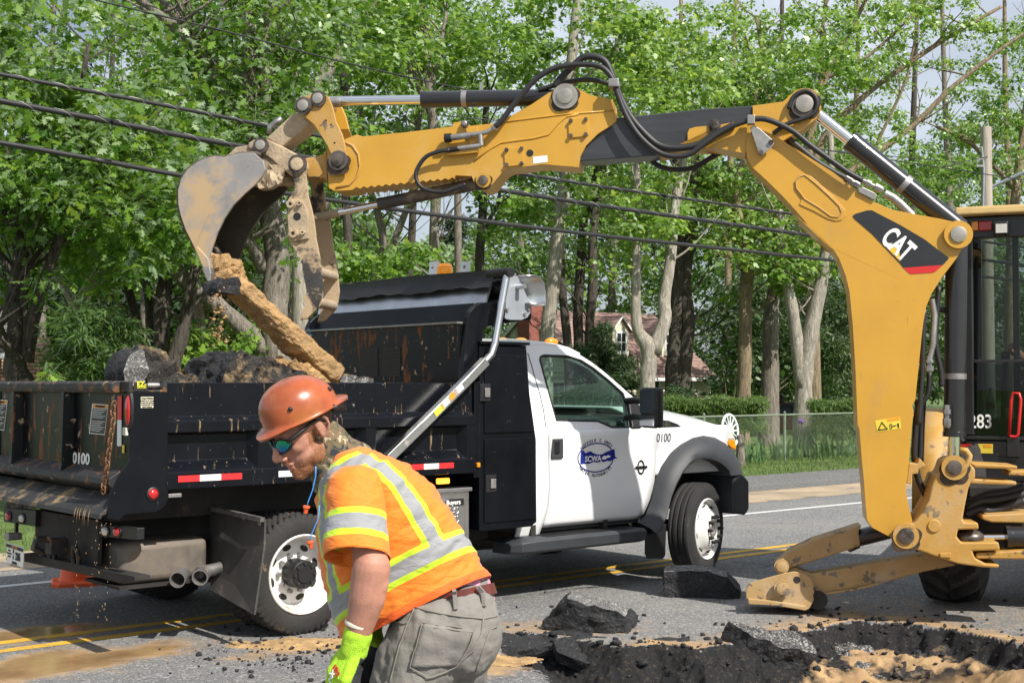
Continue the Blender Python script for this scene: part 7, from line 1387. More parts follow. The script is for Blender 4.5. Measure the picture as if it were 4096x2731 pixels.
# shed at the left edge
sp = atY('D', 128, 868, 27); SF = Frame((sp.x, sp.y, 0), rad(12)); shed = empty('shed', (sp.x, sp.y, 0), SF.phi, 'brown shingled shed at the far left behind the tailgate', 'shed')
M_SHING2 = brick_mat('brown_shingles', (.30, .17, .11), (.42, .26, .18), (.10, .055, .04), 1, .14, .075, axis='XZ', msize=.010, bump=.02); zs_ = SF.at('D', 110, 806, .5).z
MB().prism([(-4, 0, .75), (.02, 0, .75), (-.12, .35, zs_), (-4, .35, zs_)], (0, .06, -.02)).build('roof', M_SHING2, shed, 0); MB().prism([(-4, .36, zs_), (-.12, .36, zs_), (-.4, 2.2, zs_ + .35), (-4, 2.2, zs_ + .35)], (0, 0, -.06)).build('roof', M_SHING2, shed, 0)
MB().bb(-4, -.1, .3, 3.2, -.1, .9).build('wall', mat('shed_wall', (.28, .27, .26), .8, var=.15), shed, 0)
M_SHG = brick_mat('grey_shingles', (.14, .125, .115), (.20, .18, .165), (.06, .055, .05), 1, .3, .11, axis='XZ', msize=.012)
gz0 = SF.at('D', 20, 800, .2).z; MB().prism([(-4, -.25, gz0 - .1), (SF.at('D', 24, 806, -.25).x, -.25, gz0 - .1), (SF.at('D', 4, 745, -.1).x, .25, gz0 + .85), (-4, .25, gz0 + .85)], (0, .08, 0)).build('dormer_roof', M_SHG, shed, 0); MB().bb(-4, SF.at('D', 24, 806, -.25).x, -.27, -.20, gz0 - .2, gz0 - .101).build('trim', M_TRIM, shed, 0)
# chain-link fence
vF = RF.loc(gnd('D', 1850, 1052)).y; u0, u1 = 15.5, 34.0; fh = 1.0; fz = terr(vF)
fence = empty('chain_link_fence', uv((u0 + u1) / 2, vF, fz), PHI, 'grey-green chain-link fence running along the far lawn', 'fence'); Lf = u1 - u0
M_FEN = mat('weathered_galvanised', (.17, .21, .15), .7, .1, var=.25, vs=4)
for i in range(8):
    x = -Lf / 2 + Lf * i / 7; b = MB(); b.tube([(x, 0, -.1), (x, 0, fh + .04)], .028, 10); b.ell((x, 0, fh + .05), (.032, .032, .03), 10); b.build('post', M_FEN, fence)
MB().tube([(-Lf / 2, 0, fh), (Lf / 2, 0, fh)], .020, 10).build('top_rail', M_FEN, fence)
b = MB(); n = int(Lf / .08)
for i in range(-int(fh / .08) - 1, n):
    for s in (1, -1):
        x0 = -Lf / 2 + i * .08 if s > 0 else -Lf / 2 + (i + fh / .08 + 1) * .08; xa, xb = x0, x0 + s * (fh - .06)
        if min(xa, xb) >= -Lf / 2 and max(xa, xb) <= Lf / 2: b.tube([(xa, -.006 * s, .04), (xb, -.006 * s, fh - .02)], .0021, 3, cap=False)
b.build('wire_mesh', M_FEN, fence, 0, weld=False)['kind'] = 'stuff'
# irises along the fence
M_IRISF = mat('iris_petals', (.16, .05, .30), .7, var=.2)
_ip = [(1712, 'left end beside the wagon wheel'), (1735, 'second from the wagon wheel'), (1762, 'left of the fence post'), (1790, 'at the first fence post'), (1815, 'left of the rough maple'), (1838, 'purple bloom in front of the rough maple'), (1862, 'right of the rough maple'), (1888, 'middle of the right fence bay'), (1912, 'tall fan in the right fence bay'), (1938, 'next to the right fence post'), (1960, 'against the boom edge')]
for i, (px, where) in enumerate(_ip):
    P_ = px / .574219 / 4; v = vF + random.uniform(-.15, .55); Y = Yv(P_, v); base = atY('D', px, 1040, Y); base.z = terr(v); root = empty('iris_plant', base, 0, 'green sword-leaved iris clump at the fence, ' + where, 'iris', 'irises along the fence')
    for k in range(13):
        a = random.uniform(0, 6.3); h = random.uniform(.25, .6); ln = random.uniform(.08, .3); s = Vector((cos(a), sin(a), 0)); t = Vector((-sin(a), cos(a), 0)) * .022; o = Vector((random.uniform(-.22, .22), random.uniform(-.12, .12), 0))
        b = MB(); b.add([o - t, o + t, o + s * ln * .4 + t + Vector((0, 0, h * .65)), o + s * ln * .4 - t + Vector((0, 0, h * .65)), o + s * ln + Vector((0, 0, h))], [(0, 1, 2, 3), (3, 2, 4)]); b.build('leaf', LEAF['iris'], root, 180)
    if i in (5,):
        MB().tube([(0, 0, 0), (.02, 0, .8)], .008, 5).build('stem', LEAF['iris'], root)
        for k in range(5): a = k * 1.26; MB().ell((.02 + cos(a) * .035, sin(a) * .035, .82 + .02 * (k % 2)), (.035, .02, .045), 8, Matrix.Rotation(a, 3, 'Z')).build('petal', M_IRISF, root, 180)
# wagon wheel leaning on the fence
vw = vF - .25; wc = atY('A4', 2050, 1212, Yv((1700 + 2050 / 1.68) / 4, vw)); R_ = wc.z - terr(vw) if False else .40
ww = empty('wagon_wheel', (wc.x, wc.y, wc.z), 0, 'white painted wooden wagon wheel leaning at the fence behind the headlight', 'wheel'); M_WW = mat('white_wood', (.72, .76, .76), .7, var=.1, dirt=(.3, .3, .27), dm=.66, ds=9); axw = Vector((.80, -.60, .10)).normalized(); uw = axw.cross(Vector((0, 0, 1))).normalized(); sw_ = uw.cross(axw)
MB().tube([(uw * cos(2 * pi * k / 36) + sw_ * sin(2 * pi * k / 36)) * .34 for k in range(37)], .028, 8, cap=False).build('rim', M_WW, ww, 180); MB().lathe(-axw * .07, axw, [(0, 0), (0, .06), (.14, .05), (.14, 0)], 16).build('hub', M_WW, ww, 35)
for k in range(14): a = 2 * pi * k / 14; d = uw * cos(a) + sw_ * sin(a); MB().tube([d * .04, d * .33], [.018, .014], 6).build('spoke', M_WW, ww)
sg = RF.loc(wc); st0 = Vector((wc.x, wc.y + .12, terr(sg.y))); stump = MB().lathe((0, 0, 0), (0, 0, 1), [(-.05, .11), (.2, .09), (wc.z - st0.z - .1, .08), (wc.z - st0.z - .08, 0)], 12); so = stump.build('wooden_post', BARK['grey'], None, 40); so.location = st0 + Vector((.25, .1, 0)); tag(so, 'short weathered wooden post beside the wagon wheel', 'post')
# dark red car parked far behind the trees
rc = atY('D', 1794, 940, 60); car = empty('parked_car', (rc.x, rc.y, terr(60)), rad(78), 'small dark red car parked far behind the grey trunks', 'car'); M_CAR = mat('dark_red_car_paint', (.11, .008, .010), .25, var=.05, coat=.8); zg = .0
body = [(-2.1, .35), (-2.15, .8), (-2.08, 1.0), (-1.85, 1.52), (.6, 1.55), (1.2, 1.05), (2.05, .9), (2.08, .35)]
MB().prism([(x, -.85, z) for x, z in body], (0, 1.7, 0)).build('body', M_CAR, car, 0, bevel=.08, seg=3); MB().prism([(x, -.86, z) for x, z in ((-1.75, 1.05), (-1.6, 1.45), (.5, 1.46), (.95, 1.05))], (0, .008, 0)).build('side_window', M_PANE, car, 0); MB().prism([(x, .852, z) for x, z in ((-1.75, 1.05), (-1.6, 1.45), (.5, 1.46), (.95, 1.05))], (0, .008, 0)).build('side_window', M_PANE, car, 0)
MB().prism([(-2.085, -.66, 1.03), (-2.085, .66, 1.03), (-1.89, .58, 1.46), (-1.89, -.58, 1.46)], (-.012, 0, .006)).build('rear_window', M_PANE, car, 0)
for x in (-1.35, 1.3):
    for y in (-.84, .70): w = MB().lathe((x, y, .32), (0, 1, 0), [(-.02, 0), (-.02, .2), (0, .32), (.14, .32), (.16, .2), (.16, 0)], 24).build('wheel', M_RUB, car, 35)
for y in (-.7, .55): MB().bb(-2.17, -2.1, y, y + .18, .75, .92).build('tail_light', M_RED, car, 0)
for y in (-.75, .5): MB().bb(2.05, 2.12, y, y + .25, .68, .82).build('headlight', M_CLEAR, car, 0)
# utility pole
pv = 20.5; pp = atY('D', 2266, 400, Yv(2266 / .574219 / 4, pv)); ptop = atY('D', 2262, 290, pp.y).z; pole = empty('utility_pole', (pp.x, pp.y, terr(pv)), 0, 'weathered grey wooden utility pole rising behind the backhoe roof', 'utility pole')
M_POLE = mat('weathered_pole', (.33, .29, .24), .9, var=.25, vs=3, stretch=(6, 6, .4), bump=.01, bs=20); MB().lathe((0, 0, -.3), (0, 0, 1), [(0, .19), (ptop + .3 - .02, .15), (ptop + .3, .14), (ptop + .3, 0)], 16).build('pole', M_POLE, pole, 40)
a_, c_ = atY('A8', 2110, 995, pp.y), atY('A8', 2500, 820, pp.y - .6); o_ = Vector((pp.x, pp.y, terr(pv))); MB().tube([a_ - o_, c_ - o_], .05, 10).build('lamp_arm', M_STEELG, pole); MB().tube([atY('A8', 2045, 700, pp.y - .18) - o_, atY('A8', 2060, 860, pp.y - .2) - o_, atY('A8', 2055, 1150, pp.y - .2) - o_], .03, 8).build('conduit', M_STEELG, pole)
for y in (790, 840): MB().box(atY('A8', 2030, y, pp.y - .22) - o_, (.20, .08, .06)).build('wire_bracket', M_STEEL, pole, 0)
# overhead cables (run along the road)
def cable(name, pts, r, v, label, lash=False, k='D'):
    P_ = []
    for x, y in pts: ox, oy, s = ZT[k]; P_.append(atY(k, x, y, Yv((ox + x / s) / 4, v)))
    d0 = (P_[0] - P_[1]).normalized(); d1 = (P_[-1] - P_[-2]).normalized(); P_ = [P_[0] + d0 * 12] + P_ + [P_[-1] + d1 * 25]; P2 = []
    for i in range(len(P_) - 1):
        p0, p1, p2, p3 = P_[max(i - 1, 0)], P_[i], P_[i + 1], P_[min(i + 2, len(P_) - 1)]
        for t in (0, .2, .4, .6, .8): P2.append(.5 * ((2 * p1) + (p2 - p0) * t + (2 * p0 - 5 * p1 + 4 * p2 - p3) * t * t + (3 * p1 - p0 - 3 * p2 + p3) * t ** 3))
    P2.append(P_[-1]); o = MB().tube(P2, r, 10).build(name, M_HOSE, None, 180); tag(o, label, 'cable', 'overhead cables along the road')
    if lash:
        H = []; acc = 0
        for i in range(len(P2) - 1):
            a, c = P2[i], P2[i + 1]; L = (c - a).length; t = (c - a).normalized(); u = t.orthogonal().normalized(); w = t.cross(u); n = max(2, int(L / .07))
            for j in range(n): acc += L / n; ph = acc / .42 * 2 * pi; H.append(a.lerp(c, j / n) + (u * cos(ph) + w * sin(ph)) * (r + .003))
        MB().tube(H, .0045, 4).build('lashing_wire', M_STEEL, o, 180)
    return o
cable('overhead_cable', [(0, 170), (370, 240), (735, 312), (1200, 399), (1500, 445), (1820, 491)], .023, 14.0, 'upper lashed black cable passing behind the bucket link', True)
cable('overhead_cable', [(0, 231), (270, 282), (535, 332), (1150, 436), (1500, 489), (1870, 541)], .032, 13.8, 'thick lashed black cable passing behind the bucket pin', True)
cable('overhead_cable', [(0, 327), (210, 364), (420, 403), (760, 459), (1300, 531), (1920, 598)], .028, 13.6, 'smooth lowest black cable running behind the thumb')
cable('overhead_cable', [(200, -5), (520, 72), (800, 145), (1080, 207), (1400, 270), (1800, 330)], .010, 14.2, 'thin high black wire crossing the treetops'); cable('overhead_cable', [(560, 128), (750, 112), (920, 90), (1180, 58), (1400, 22)], .010, 27, 'thin service wire above the tarp housing', k='A4'); cable('overhead_cable', [(870, 722), (1400, 770), (1900, 812), (2040, 782)], .010, 20.4, 'thin wire leading to the utility pole', k='A8')
# traffic cone
g = gnd('A2', 505, 895); cone = empty('traffic_cone', g, rad(20), 'orange traffic cone standing behind the rear bumper', 'traffic cone'); M_CONE = mat('orange_cone_plastic', (.78, .10, .015), .45, var=.1, vs=5, dirt=(.25, .12, .06), dm=.66, ds=8)
MB().loft([[(s * .19 * x, s * .19 * y, z) for x, y in ((1, .7), (.7, 1), (-.7, 1), (-1, .7), (-1, -.7), (-.7, -1), (.7, -1), (1, -.7))] for s, z in ((1, 0), (1, .025), (.93, .04))]).build('base', M_CONE, cone, 30); MB().lathe((0, 0, .0), (0, 0, 1), [(.04, .135), (.06, .125), (.68, .035), (.70, .028), (.70, .02), (.1, .1)], 28).build('body', M_CONE, cone, 40)
MB().lathe((0, 0, .0), (0, 0, 1), [(.38, .0795), (.381, .081), (.52, .0615), (.521, .06)], 28).build('reflective_collar', M_WHT_T, cone, 40)
# drops of muddy water falling from the apron (stuff)
dp = []
for _ in range(70):
    q = T.w(T.atx('A2', random.choice([random.gauss(515, 8), random.gauss(640, 40), random.gauss(720, 20)]), random.uniform(470, 1150), -1.43)); dp.append((q.x, q.y, max(q.z, .01)))
b = MB()
for p in dp: b.ell(p, (.0022, .0022, random.uniform(.003, .009)), 6)
tag(b.build('falling_drops', mat('muddy_drops', (.30, .21, .11), .2), None, 180, weld=False), 'muddy water drops falling from the tail of the truck', 'drops', kind='stuff')
# =====================================================================  WORKER
from mathutils.bvhtree import BVHTree
ZT['W1'] = (980, 1480, 3.136); ZT['W2'] = (1200, 1850, 1.78)
YW = 4.05; WF = Frame((0, YW, 0), 0); S2 = 1.78 * 4 * FOC / YW          # W2 pixels per metre
def wp(x, y, d=0., k='W2'): return WF.w(WF.at(k, x, y, d))
def fuse(b, vox, it=4, fac=.5):
    me = bpy.data.meshes.new('tmp'); me.from_pydata(b.v, [], b.f); o = bpy.data.objects.new('tmp', me); COL.objects.link(o)
    m = o.modifiers.new('r', 'REMESH'); m.mode = 'VOXEL'; m.voxel_size = vox
    if it: s = o.modifiers.new('s', 'SMOOTH'); s.factor = fac; s.iterations = it
    r = bpy.data.meshes.new_from_object(o.evaluated_get(bpy.context.evaluated_depsgraph_get())); bpy.data.objects.remove(o); return r
def cap(b, p0, p1, r0, r1, n=18, flat=None):
    """tapered capsule (closed)"""
    p0, p1 = Vector(p0), Vector(p1); ax = (p1 - p0); L = ax.length; ax.normalize(); pr = []
    for i in range(5): a = pi / 2 * i / 4; pr.append((-r0 * cos(a), r0 * sin(a)))
    for i in range(5): a = pi / 2 * i / 4; pr.append((L + r1 * sin(a), r1 * cos(a)))
    pr[0] = (pr[0][0], 1e-4); pr[-1] = (pr[-1][0], 1e-4); b.lathe(p0, ax, pr, n); return b
person = empty('person', (-.30, YW + .05, 0), 0, 'worker in an orange hard hat, sunglasses and orange hi-vis vest bending forward', 'person')
PINV = Matrix.Translation(-Vector(person.location))
def own(o, parent=person): o.parent = parent; o.data.transform(PINV); return o
def wobj(me, name, m, smooth=180, parent=person): o = finish(me, name, m, None, smooth); return own(o, parent)
# head frame (fitted): f forward, l left, u up
_y, _p, _r = rad(34), rad(30), rad(-3); f0 = Vector((-cos(_y), -sin(_y), 0)); u0 = Vector((0, 0, 1)); l0 = u0.cross(f0); hf = f0 * cos(_p) - u0 * sin(_p); hu = f0 * sin(_p) + u0 * cos(_p); hl = (l0 * cos(_r) + hu * sin(_r)); hu = hu * cos(_r) - l0 * sin(_r)
HS = 1.03; ear_w = wp(914, 722, -.03, 'W1'); HO = ear_w - hl * (.075 * HS)
def H(f, l, u): return HO + (hf * f + hl * l + hu * u) * HS
HR = Matrix((hf, hl, hu)).transposed()
def hell(b, c, r, n=20): b.ell(H(*c), tuple(k * HS for k in r), n, HR)
b = MB()
hell(b, (-.010, 0, .045), (.096, .077, .086)); hell(b, (.045, 0, .0), (.058, .066, .080)); hell(b, (.042, 0, -.062), (.056, .058, .055)); hell(b, (.080, 0, -.108), (.026, .030, .022)); hell(b, (.055, 0, -.095), (.045, .045, .03))
for s in (-1, 1): hell(b, (.060, .036 * s, -.022), (.032, .024, .028)); hell(b, (.113, .014 * s, -.043), (.012, .010, .009)); hell(b, (.02, .052 * s, -.07), (.035, .014, .03)); hell(b, (.086, .034 * s, .003), (.016, .017, .013))
cap(b, H(.094, 0, .012), H(.127, 0, -.034), .012 * HS, .0145 * HS, 14); cap(b, H(.088, -.034, .025), H(.088, .034, .025), .014 * HS, .014 * HS, 12); cap(b, H(.092, 0, .0), H(.100, 0, -.06), .016 * HS, .016 * HS, 12)
hell(b, (.1005, 0, -.067), (.013, .023, .0075)); hell(b, (.0975, 0, -.081), (.012, .020, .0085)); hell(b, (.094, 0, -.096), (.012, .022, .01))
# ears
for s in (-1, 1):
    ring_ = [(-.004, 0, .030), (-.018, 0, .030), (-.028, 0, .018), (-.028, 0, .0), (-.020, 0, -.016), (-.010, 0, -.028), (.0, 0, -.030), (.003, 0, -.018), (.004, 0, .014), (-.004, 0, .030)]
    pts = [H(f - .002, s * (.078 - f * .55), u) for f, _, u in ring_]
    for i in range(len(pts) - 1): cap(b, pts[i], pts[i + 1], .0052 * HS, .0052 * HS, 10)
    hell(b, (-.012, s * .079, .0), (.015, .005, .025), 14); hell(b, (.002, s * .078, -.004), (.006, .006, .009), 10); hell(b, (-.004, s * .079, -.026), (.008, .006, .009), 10)
neck_b = wp(330, 20, .10); cap(b, H(-.025, 0, -.045), neck_b, .058 * HS, .066, 20)
# shoulders, trunk, arms, legs under the clothes: one continuous figure
shL, shR = wp(420, 150, -.05), wp(470, 80, .30); elL, wrL = wp(508, 740, -.17), wp(392, 1300, -.15); elR, wrR = wp(430, 780, .36), wp(505, 1290, .10)
cap(b, neck_b, wp(700, 430, .11), .085, .125, 24); cap(b, wp(700, 430, .11), wp(1010, 900, .10), .125, .12, 24); cap(b, shL, shR, .05, .05, 18)
cap(b, shL, elL, .046, .052, 20); cap(b, elL, wp(478, 960, -.165), .056, .054, 20); cap(b, wp(478, 960, -.165), wrL, .054, .032, 20); b.ell(wp(556, 742, -.165), .036, 16); b.ell(wp(555, 850, -.17), (.032, .04, .05), 16)
cap(b, shR, elR, .06, .054, 18); cap(b, elR, wrR, .055, .033, 18)
hpL, hpR = wp(960, 1180, .0), wp(1120, 1170, .22); knL, knR = wp(640, 2010, -.06), wp(1010, 2050, .26)
def anchor(x, d, z): return Vector((wp(x, 1000, d).x, YW + d, z))
anL, anR = anchor(800, .02, .10), anchor(1180, .28, .10)
cap(b, wp(1010, 900, .10), wp(1020, 1080, .10), .12, .13, 20); cap(b, hpL, knL, .085, .058, 18); cap(b, hpR, knR, .085, .058, 18); cap(b, knL, anL, .055, .04, 16); cap(b, knR, anR, .055, .04, 16); cap(b, hpL, hpR, .09, .09, 16)
for a in (anL, anR): cap(b, a + Vector((0, 0, -.04)), a + Vector((-.12, -.03, -.06)), .035, .03, 12)
# hands: palms and five fingers each (inside the gloves)
def hand(b, wr, d, side, out, infl=0., spread=.02):
    """d: direction wrist->knuckles, side: across the knuckles (towards the thumb), out: back of the hand"""
    d, side, out = d.normalized(), side.normalized(), out.normalized(); kn = wr + d * .095
    for s in (-.030, -.010, .010, .030): cap(b, wr + d * .015 + side * s * .6, kn + side * s * 1.05, .017 + infl, .0145 + infl, 12)
    for i, s in enumerate((-.033, -.011, .011, .032)):
        L = (.062, .078, .084, .076)[i]; p = kn + side * s; q1 = p + (d * .9 - out * .25).normalized() * L * .5; q2 = q1 + (d * .55 - out * .85).normalized() * L * .32; q3 = q2 + (d * .05 - out * 1.0).normalized() * L * .28; r = (.0085, .0095, .0098, .0092)[i] + infl
        cap(b, p, q1, r * 1.08, r, 10); cap(b, q1, q2, r, r * .93, 10); cap(b, q2, q3, r * .93, r * .8, 10)
    t0 = wr + d * .03 + side * .030; t1 = t0 + (d * .7 + side * .55 - out * .25) * .045; t2 = t1 + (d * .95 + side * .1 - out * .3) * .032; cap(b, wr + d * .02 + side * .015, t0, .018 + infl, .014 + infl, 10); cap(b, t0, t1, .013 + infl, .011 + infl, 10); cap(b, t1, t2, .011 + infl, .009 + infl, 10)
dL = wp(262, 1545, -.17) - wrL; dR = wp(445, 1500, .06) - wrR; oL = Vector((-.62, -.72, .30)); sL = dL.cross(oL); oR = Vector((-.5, .8, .2)); sR = oR.cross(dR)
hand(b, wrL, dL, sL, oL); hand(b, wrR, dR, sR, oR)
me = fuse(b, .0042, 3, .5)
M_SKIN = mat('skin', (.44, .215, .15), .5, var=.16, vs=22, bump=.0014, bs=260, spec=.35); _sb = M_SKIN.node_tree.nodes['Principled BSDF']; _sb.inputs['Subsurface Weight'].default_value = .12; _sb.inputs['Subsurface Radius'].default_value = (.012, .004, .002); _sb.inputs['Subsurface Scale'].default_value = 1
# beard tint as a vertex attribute
co = np.empty(len(me.vertices) * 3); me.vertices.foreach_get('co', co); co = co.reshape(-1, 3); rel = (co - np.array(HO)) / HS; lf, ll, lu = rel @ np.array(hf), rel @ np.array(hl), rel @ np.array(hu); al = np.abs(ll)
jaw = smooth01((-.054 - lu + .55 * np.clip(.045 - lf, -.05, .045) * 0 - .42 * np.clip(lf - .05, 0, 1) + .10 * np.clip(.045 - lf, 0, .04)) / .018) * smooth01((lf + .012) / .02) * smooth01((lu + .15) / .01)
side_b = smooth01((.022 - np.abs(lf - .020)) / .012) * smooth01((.01 - lu) / .02) * smooth01((lu + .12) / .01) * (al > .04)
must = smooth01((.022 - al) / .01) * smooth01((lf - .085) / .01) * smooth01((.010 - np.abs(lu + .056)) / .006)
lips = smooth01((.019 - al) / .006) * smooth01((lf - .09) / .008) * smooth01((.0085 - np.abs(lu + .073)) / .004)
beard = np.clip(np.maximum.reduce([jaw, side_b, must]) * (1 - lips), 0, 1) * (np.linalg.norm(rel, axis=1) < .19)
hair = (smooth01((lu - .012 - .25 * np.clip(lf, 0, 1)) / .02) * smooth01((.062 - lf) / .015) + smooth01((-.03 - lf) / .015) * smooth01((lu + .055) / .02)) * (np.linalg.norm(rel, axis=1) < .19); hair = np.clip(hair, 0, 1)
for nm, av in (('beard', beard), ('hairm', hair), ('lips', lips * (np.linalg.norm(rel, axis=1) < .19))): at_ = me.attributes.new(nm, 'FLOAT', 'POINT'); at_.data.foreach_set('value', av.astype(np.float32))
nt = M_SKIN.node_tree; src = _sb.inputs['Base Color'].links[0].from_socket
for nm, c_, k_ in (('beard', (.27, .115, .05), .72), ('hairm', (.06, .032, .02), .9), ('lips', (.50, .17, .15), .8)):
    a_ = nt.nodes.new('ShaderNodeAttribute'); a_.attribute_name = nm; ml = nt.nodes.new('ShaderNodeMath'); ml.operation = 'MULTIPLY'; ml.inputs[1].default_value = k_; nt.links.new(a_.outputs['Fac'], ml.inputs[0]); mx_ = nt.nodes.new('ShaderNodeMix'); mx_.data_type = 'RGBA'; nt.links.new(ml.outputs[0], mx_.inputs[0]); nt.links.new(src, mx_.inputs[6]); mx_.inputs[7].default_value = (*c_, 1); src = mx_.outputs[2]
nt.links.new(src, _sb.inputs['Base Color'])
# hair strands (before the mesh moves into local space)
def strands(name, mask, n, Lmin, Lmax, w, m, down):
    me.calc_loop_triangles(); idx = np.array([p.vertices[:3] for p in me.polygons]); mk = mask[idx].min(1) > .35; idx = idx[mk]; 
    nrm = np.empty(len(me.vertices) * 3); me.vertices.foreach_get('normal', nrm); nrm = nrm.reshape(-1, 3); pick = RNG.integers(0, len(idx), n); tri = idx[pick]; wgt = RNG.dirichlet((1, 1, 1), n)
    p = (co[tri] * wgt[:, :, None]).sum(1); nn = nrm[tri[:, 0]]; d = nn * .55 + np.array(down) * 1.0 + RNG.normal(0, .35, (n, 3)); d /= np.linalg.norm(d, axis=1)[:, None]; L = RNG.uniform(Lmin, Lmax, n)[:, None]; s = np.cross(d, nn + RNG.normal(0, .2, (n, 3))); s /= np.linalg.norm(s, axis=1)[:, None] + 1e-9
    return own(tris_mesh(name, np.stack([p - s * w, p + s * w, p + d * L], 1), m))
M_BEARD = mat('reddish_hair', (.36, .15, .06), .6, var=.4, vs=300); M_HAIR = mat('brown_hair', (.10, .05, .028), .6, var=.4, vs=300)
st1 = strands('beard', beard, 9000, .003, .0065, .0005, M_BEARD, -hu * .8 + hf * .1); st1['kind'] = 'stuff'; st2 = strands('hair', hair, 5000, .003, .006, .0006, M_HAIR, -hu * .6 - hf * .5); st2['kind'] = 'stuff'
body = wobj(me, 'body', M_SKIN)
# --- hard hat
M_HAT = mat('orange_hard_hat', (.33, .075, .022), .28, var=.3, vs=9, coat=.4, dirt=(.42, .17, .045), dm=.50, ds=6, dw=.3, drough=.4, chip=(.5, .25, .14), cm=.70, cs=30)
hat = empty('hard_hat', (0, 0, 0), 0, parent=person); rows = []; nS = 56
HC = (-.004, 0, .058)
def hatp(th, ph, k=1.0): # th around (0=front), ph 0 top .. 1 rim
    a = ph * pi / 2; rf = .119; fx = HC[0] + rf * cos(th) * sin(a) ** .92 * k; return (fx, .100 * sin(th) * sin(a) ** .92 * k, HC[2] + .11 * fx + (.100 * cos(a) ** .95 if ph < 1 else 0))
for i in range(13):
    ph = i / 12; rows.append([H(*hatp(2 * pi * j / nS, max(ph, .02))) for j in range(nS)])
def rim(th, ext, drop): 
    p = hatp(th, 1); c, s = cos(th), sin(th); w = .006 + .030 * max(0, c) ** 5 + .028 * max(0, -c) ** 4; k = w * ext; return H(p[0] + c * k, p[1] + s * k, p[2] - .012 - drop * (k * .35 + .002))
rows.append([H(hatp(2 * pi * j / nS, 1)[0] * 1.005, hatp(2 * pi * j / nS, 1)[1] * 1.005, hatp(2 * pi * j / nS, 1)[2] - .010) for j in range(nS)]); rows.append([rim(2 * pi * j / nS, .5, 1) for j in range(nS)]); rows.append([rim(2 * pi * j / nS, 1, 1) for j in range(nS)]); rows.append([rim(2 * pi * j / nS, .95, 1.6) for j in range(nS)])
hs = own(MB().loft(rows, cap=False).build('shell', M_HAT, None, 60), hat); md = hs.modifiers.new('s', 'SOLIDIFY'); md.thickness = .003
hcap = [H(*hatp(2 * pi * j / nS, .02)) for j in range(nS)]; own(MB().add(hcap, [tuple(range(nS))]).build('crown_top', M_HAT, None, 180), hat)
for th, ph in ((rad(60), .80), (rad(140), .82), (rad(-60), .80)): own(MB().ell(H(*hatp(th, ph, 1.01)), .0075, 10).build('rivet', M_PLAST, None, 180), hat)
own(MB().tube([H(-.075 + .01, .086 * s, .03) for s in (1,)] + [H(-.105, .055, .015), H(-.118, 0, .005), H(-.105, -.055, .015), H(-.065, -.086, .03)], .011, 10).build('suspension_band', M_PLAST, None, 180), hat); own(MB().lathe(H(-.118, 0, .003), -hf, [(0, 0), (0, .024), (.02, .024), (.02, 0)], 16).build('ratchet_knob', M_PLAST, None, 35), hat)
# --- sunglasses
gls = empty('sunglasses', (0, 0, 0), 0, parent=person); M_LENS = bpy.data.materials.new('mirror_lens'); M_LENS.use_nodes = True; nt = M_LENS.node_tree; lb = nt.nodes['Principled BSDF']; lb.inputs['Metallic'].default_value = .85; lb.inputs['Roughness'].default_value = .08
lw = nt.nodes.new('ShaderNodeLayerWeight'); lr = nt.nodes.new('ShaderNodeValToRGB'); tcn = nt.nodes.new('ShaderNodeTexCoord'); spn = nt.nodes.new('ShaderNodeSeparateXYZ'); nt.links.new(tcn.outputs['Generated'], spn.inputs[0]); nt.links.new(spn.outputs[2], lr.inputs[0]); nt.links.new(lr.outputs[0], lb.inputs['Base Color']); lr.color_ramp.elements[0].color = (.05, .08, .55, 1); lr.color_ramp.elements[1].color = (.05, .50, .10, 1); e_ = lr.color_ramp.elements.new(.45); e_.color = (.02, .25, .35, 1)
def lens_pt(s, a, k, off=0.): # s side, a angle, k scale
    ca, sa = abs(cos(a)) ** .75 * (1 if cos(a) > 0 else -1), abs(sin(a)) ** .75 * (1 if sin(a) > 0 else -1); y = s * (.037 + .033 * k * ca); z = .001 + .0205 * k * sa * (1 - .18 * ca) + .006 * ca * k
    x = .116 - 6.5 * (abs(y) - .012) ** 2 * (1 if abs(y) > .012 else 0) - 2.5 * abs(y) ** 2 * .3 + off; return H(x, y, z)
for s in (-1, 1):
    n = 28; own(MB().loft([[lens_pt(s, 2 * pi * j / n, k, .002) for j in range(n)] for k in (.95, .6, .3, .05)]).build('lens', M_LENS, None, 180), gls)
    own(MB().tube([lens_pt(s, 2 * pi * j / n, 1.04, .001) for j in range(n + 1)], .0027 * HS, 8, cap=False).build('frame_rim', M_PLAST, None, 180), gls)
    own(MB().tube([H(.100, s * .064, .012), H(.082, s * .074, .016), H(.05, s * .0765, .020), H(.01, s * .080, .026), H(-.015, s * .083, .022), H(-.028, s * .084, .006)], [.0055, .0065, .006, .005, .004, .003], 10).build('temple', M_PLAST, None, 180), gls)
own(MB().tube([H(.117, -.008, .006), H(.121, 0, .009), H(.117, .008, .006)], .0045, 8).build('bridge', M_PLAST, None, 180), gls)
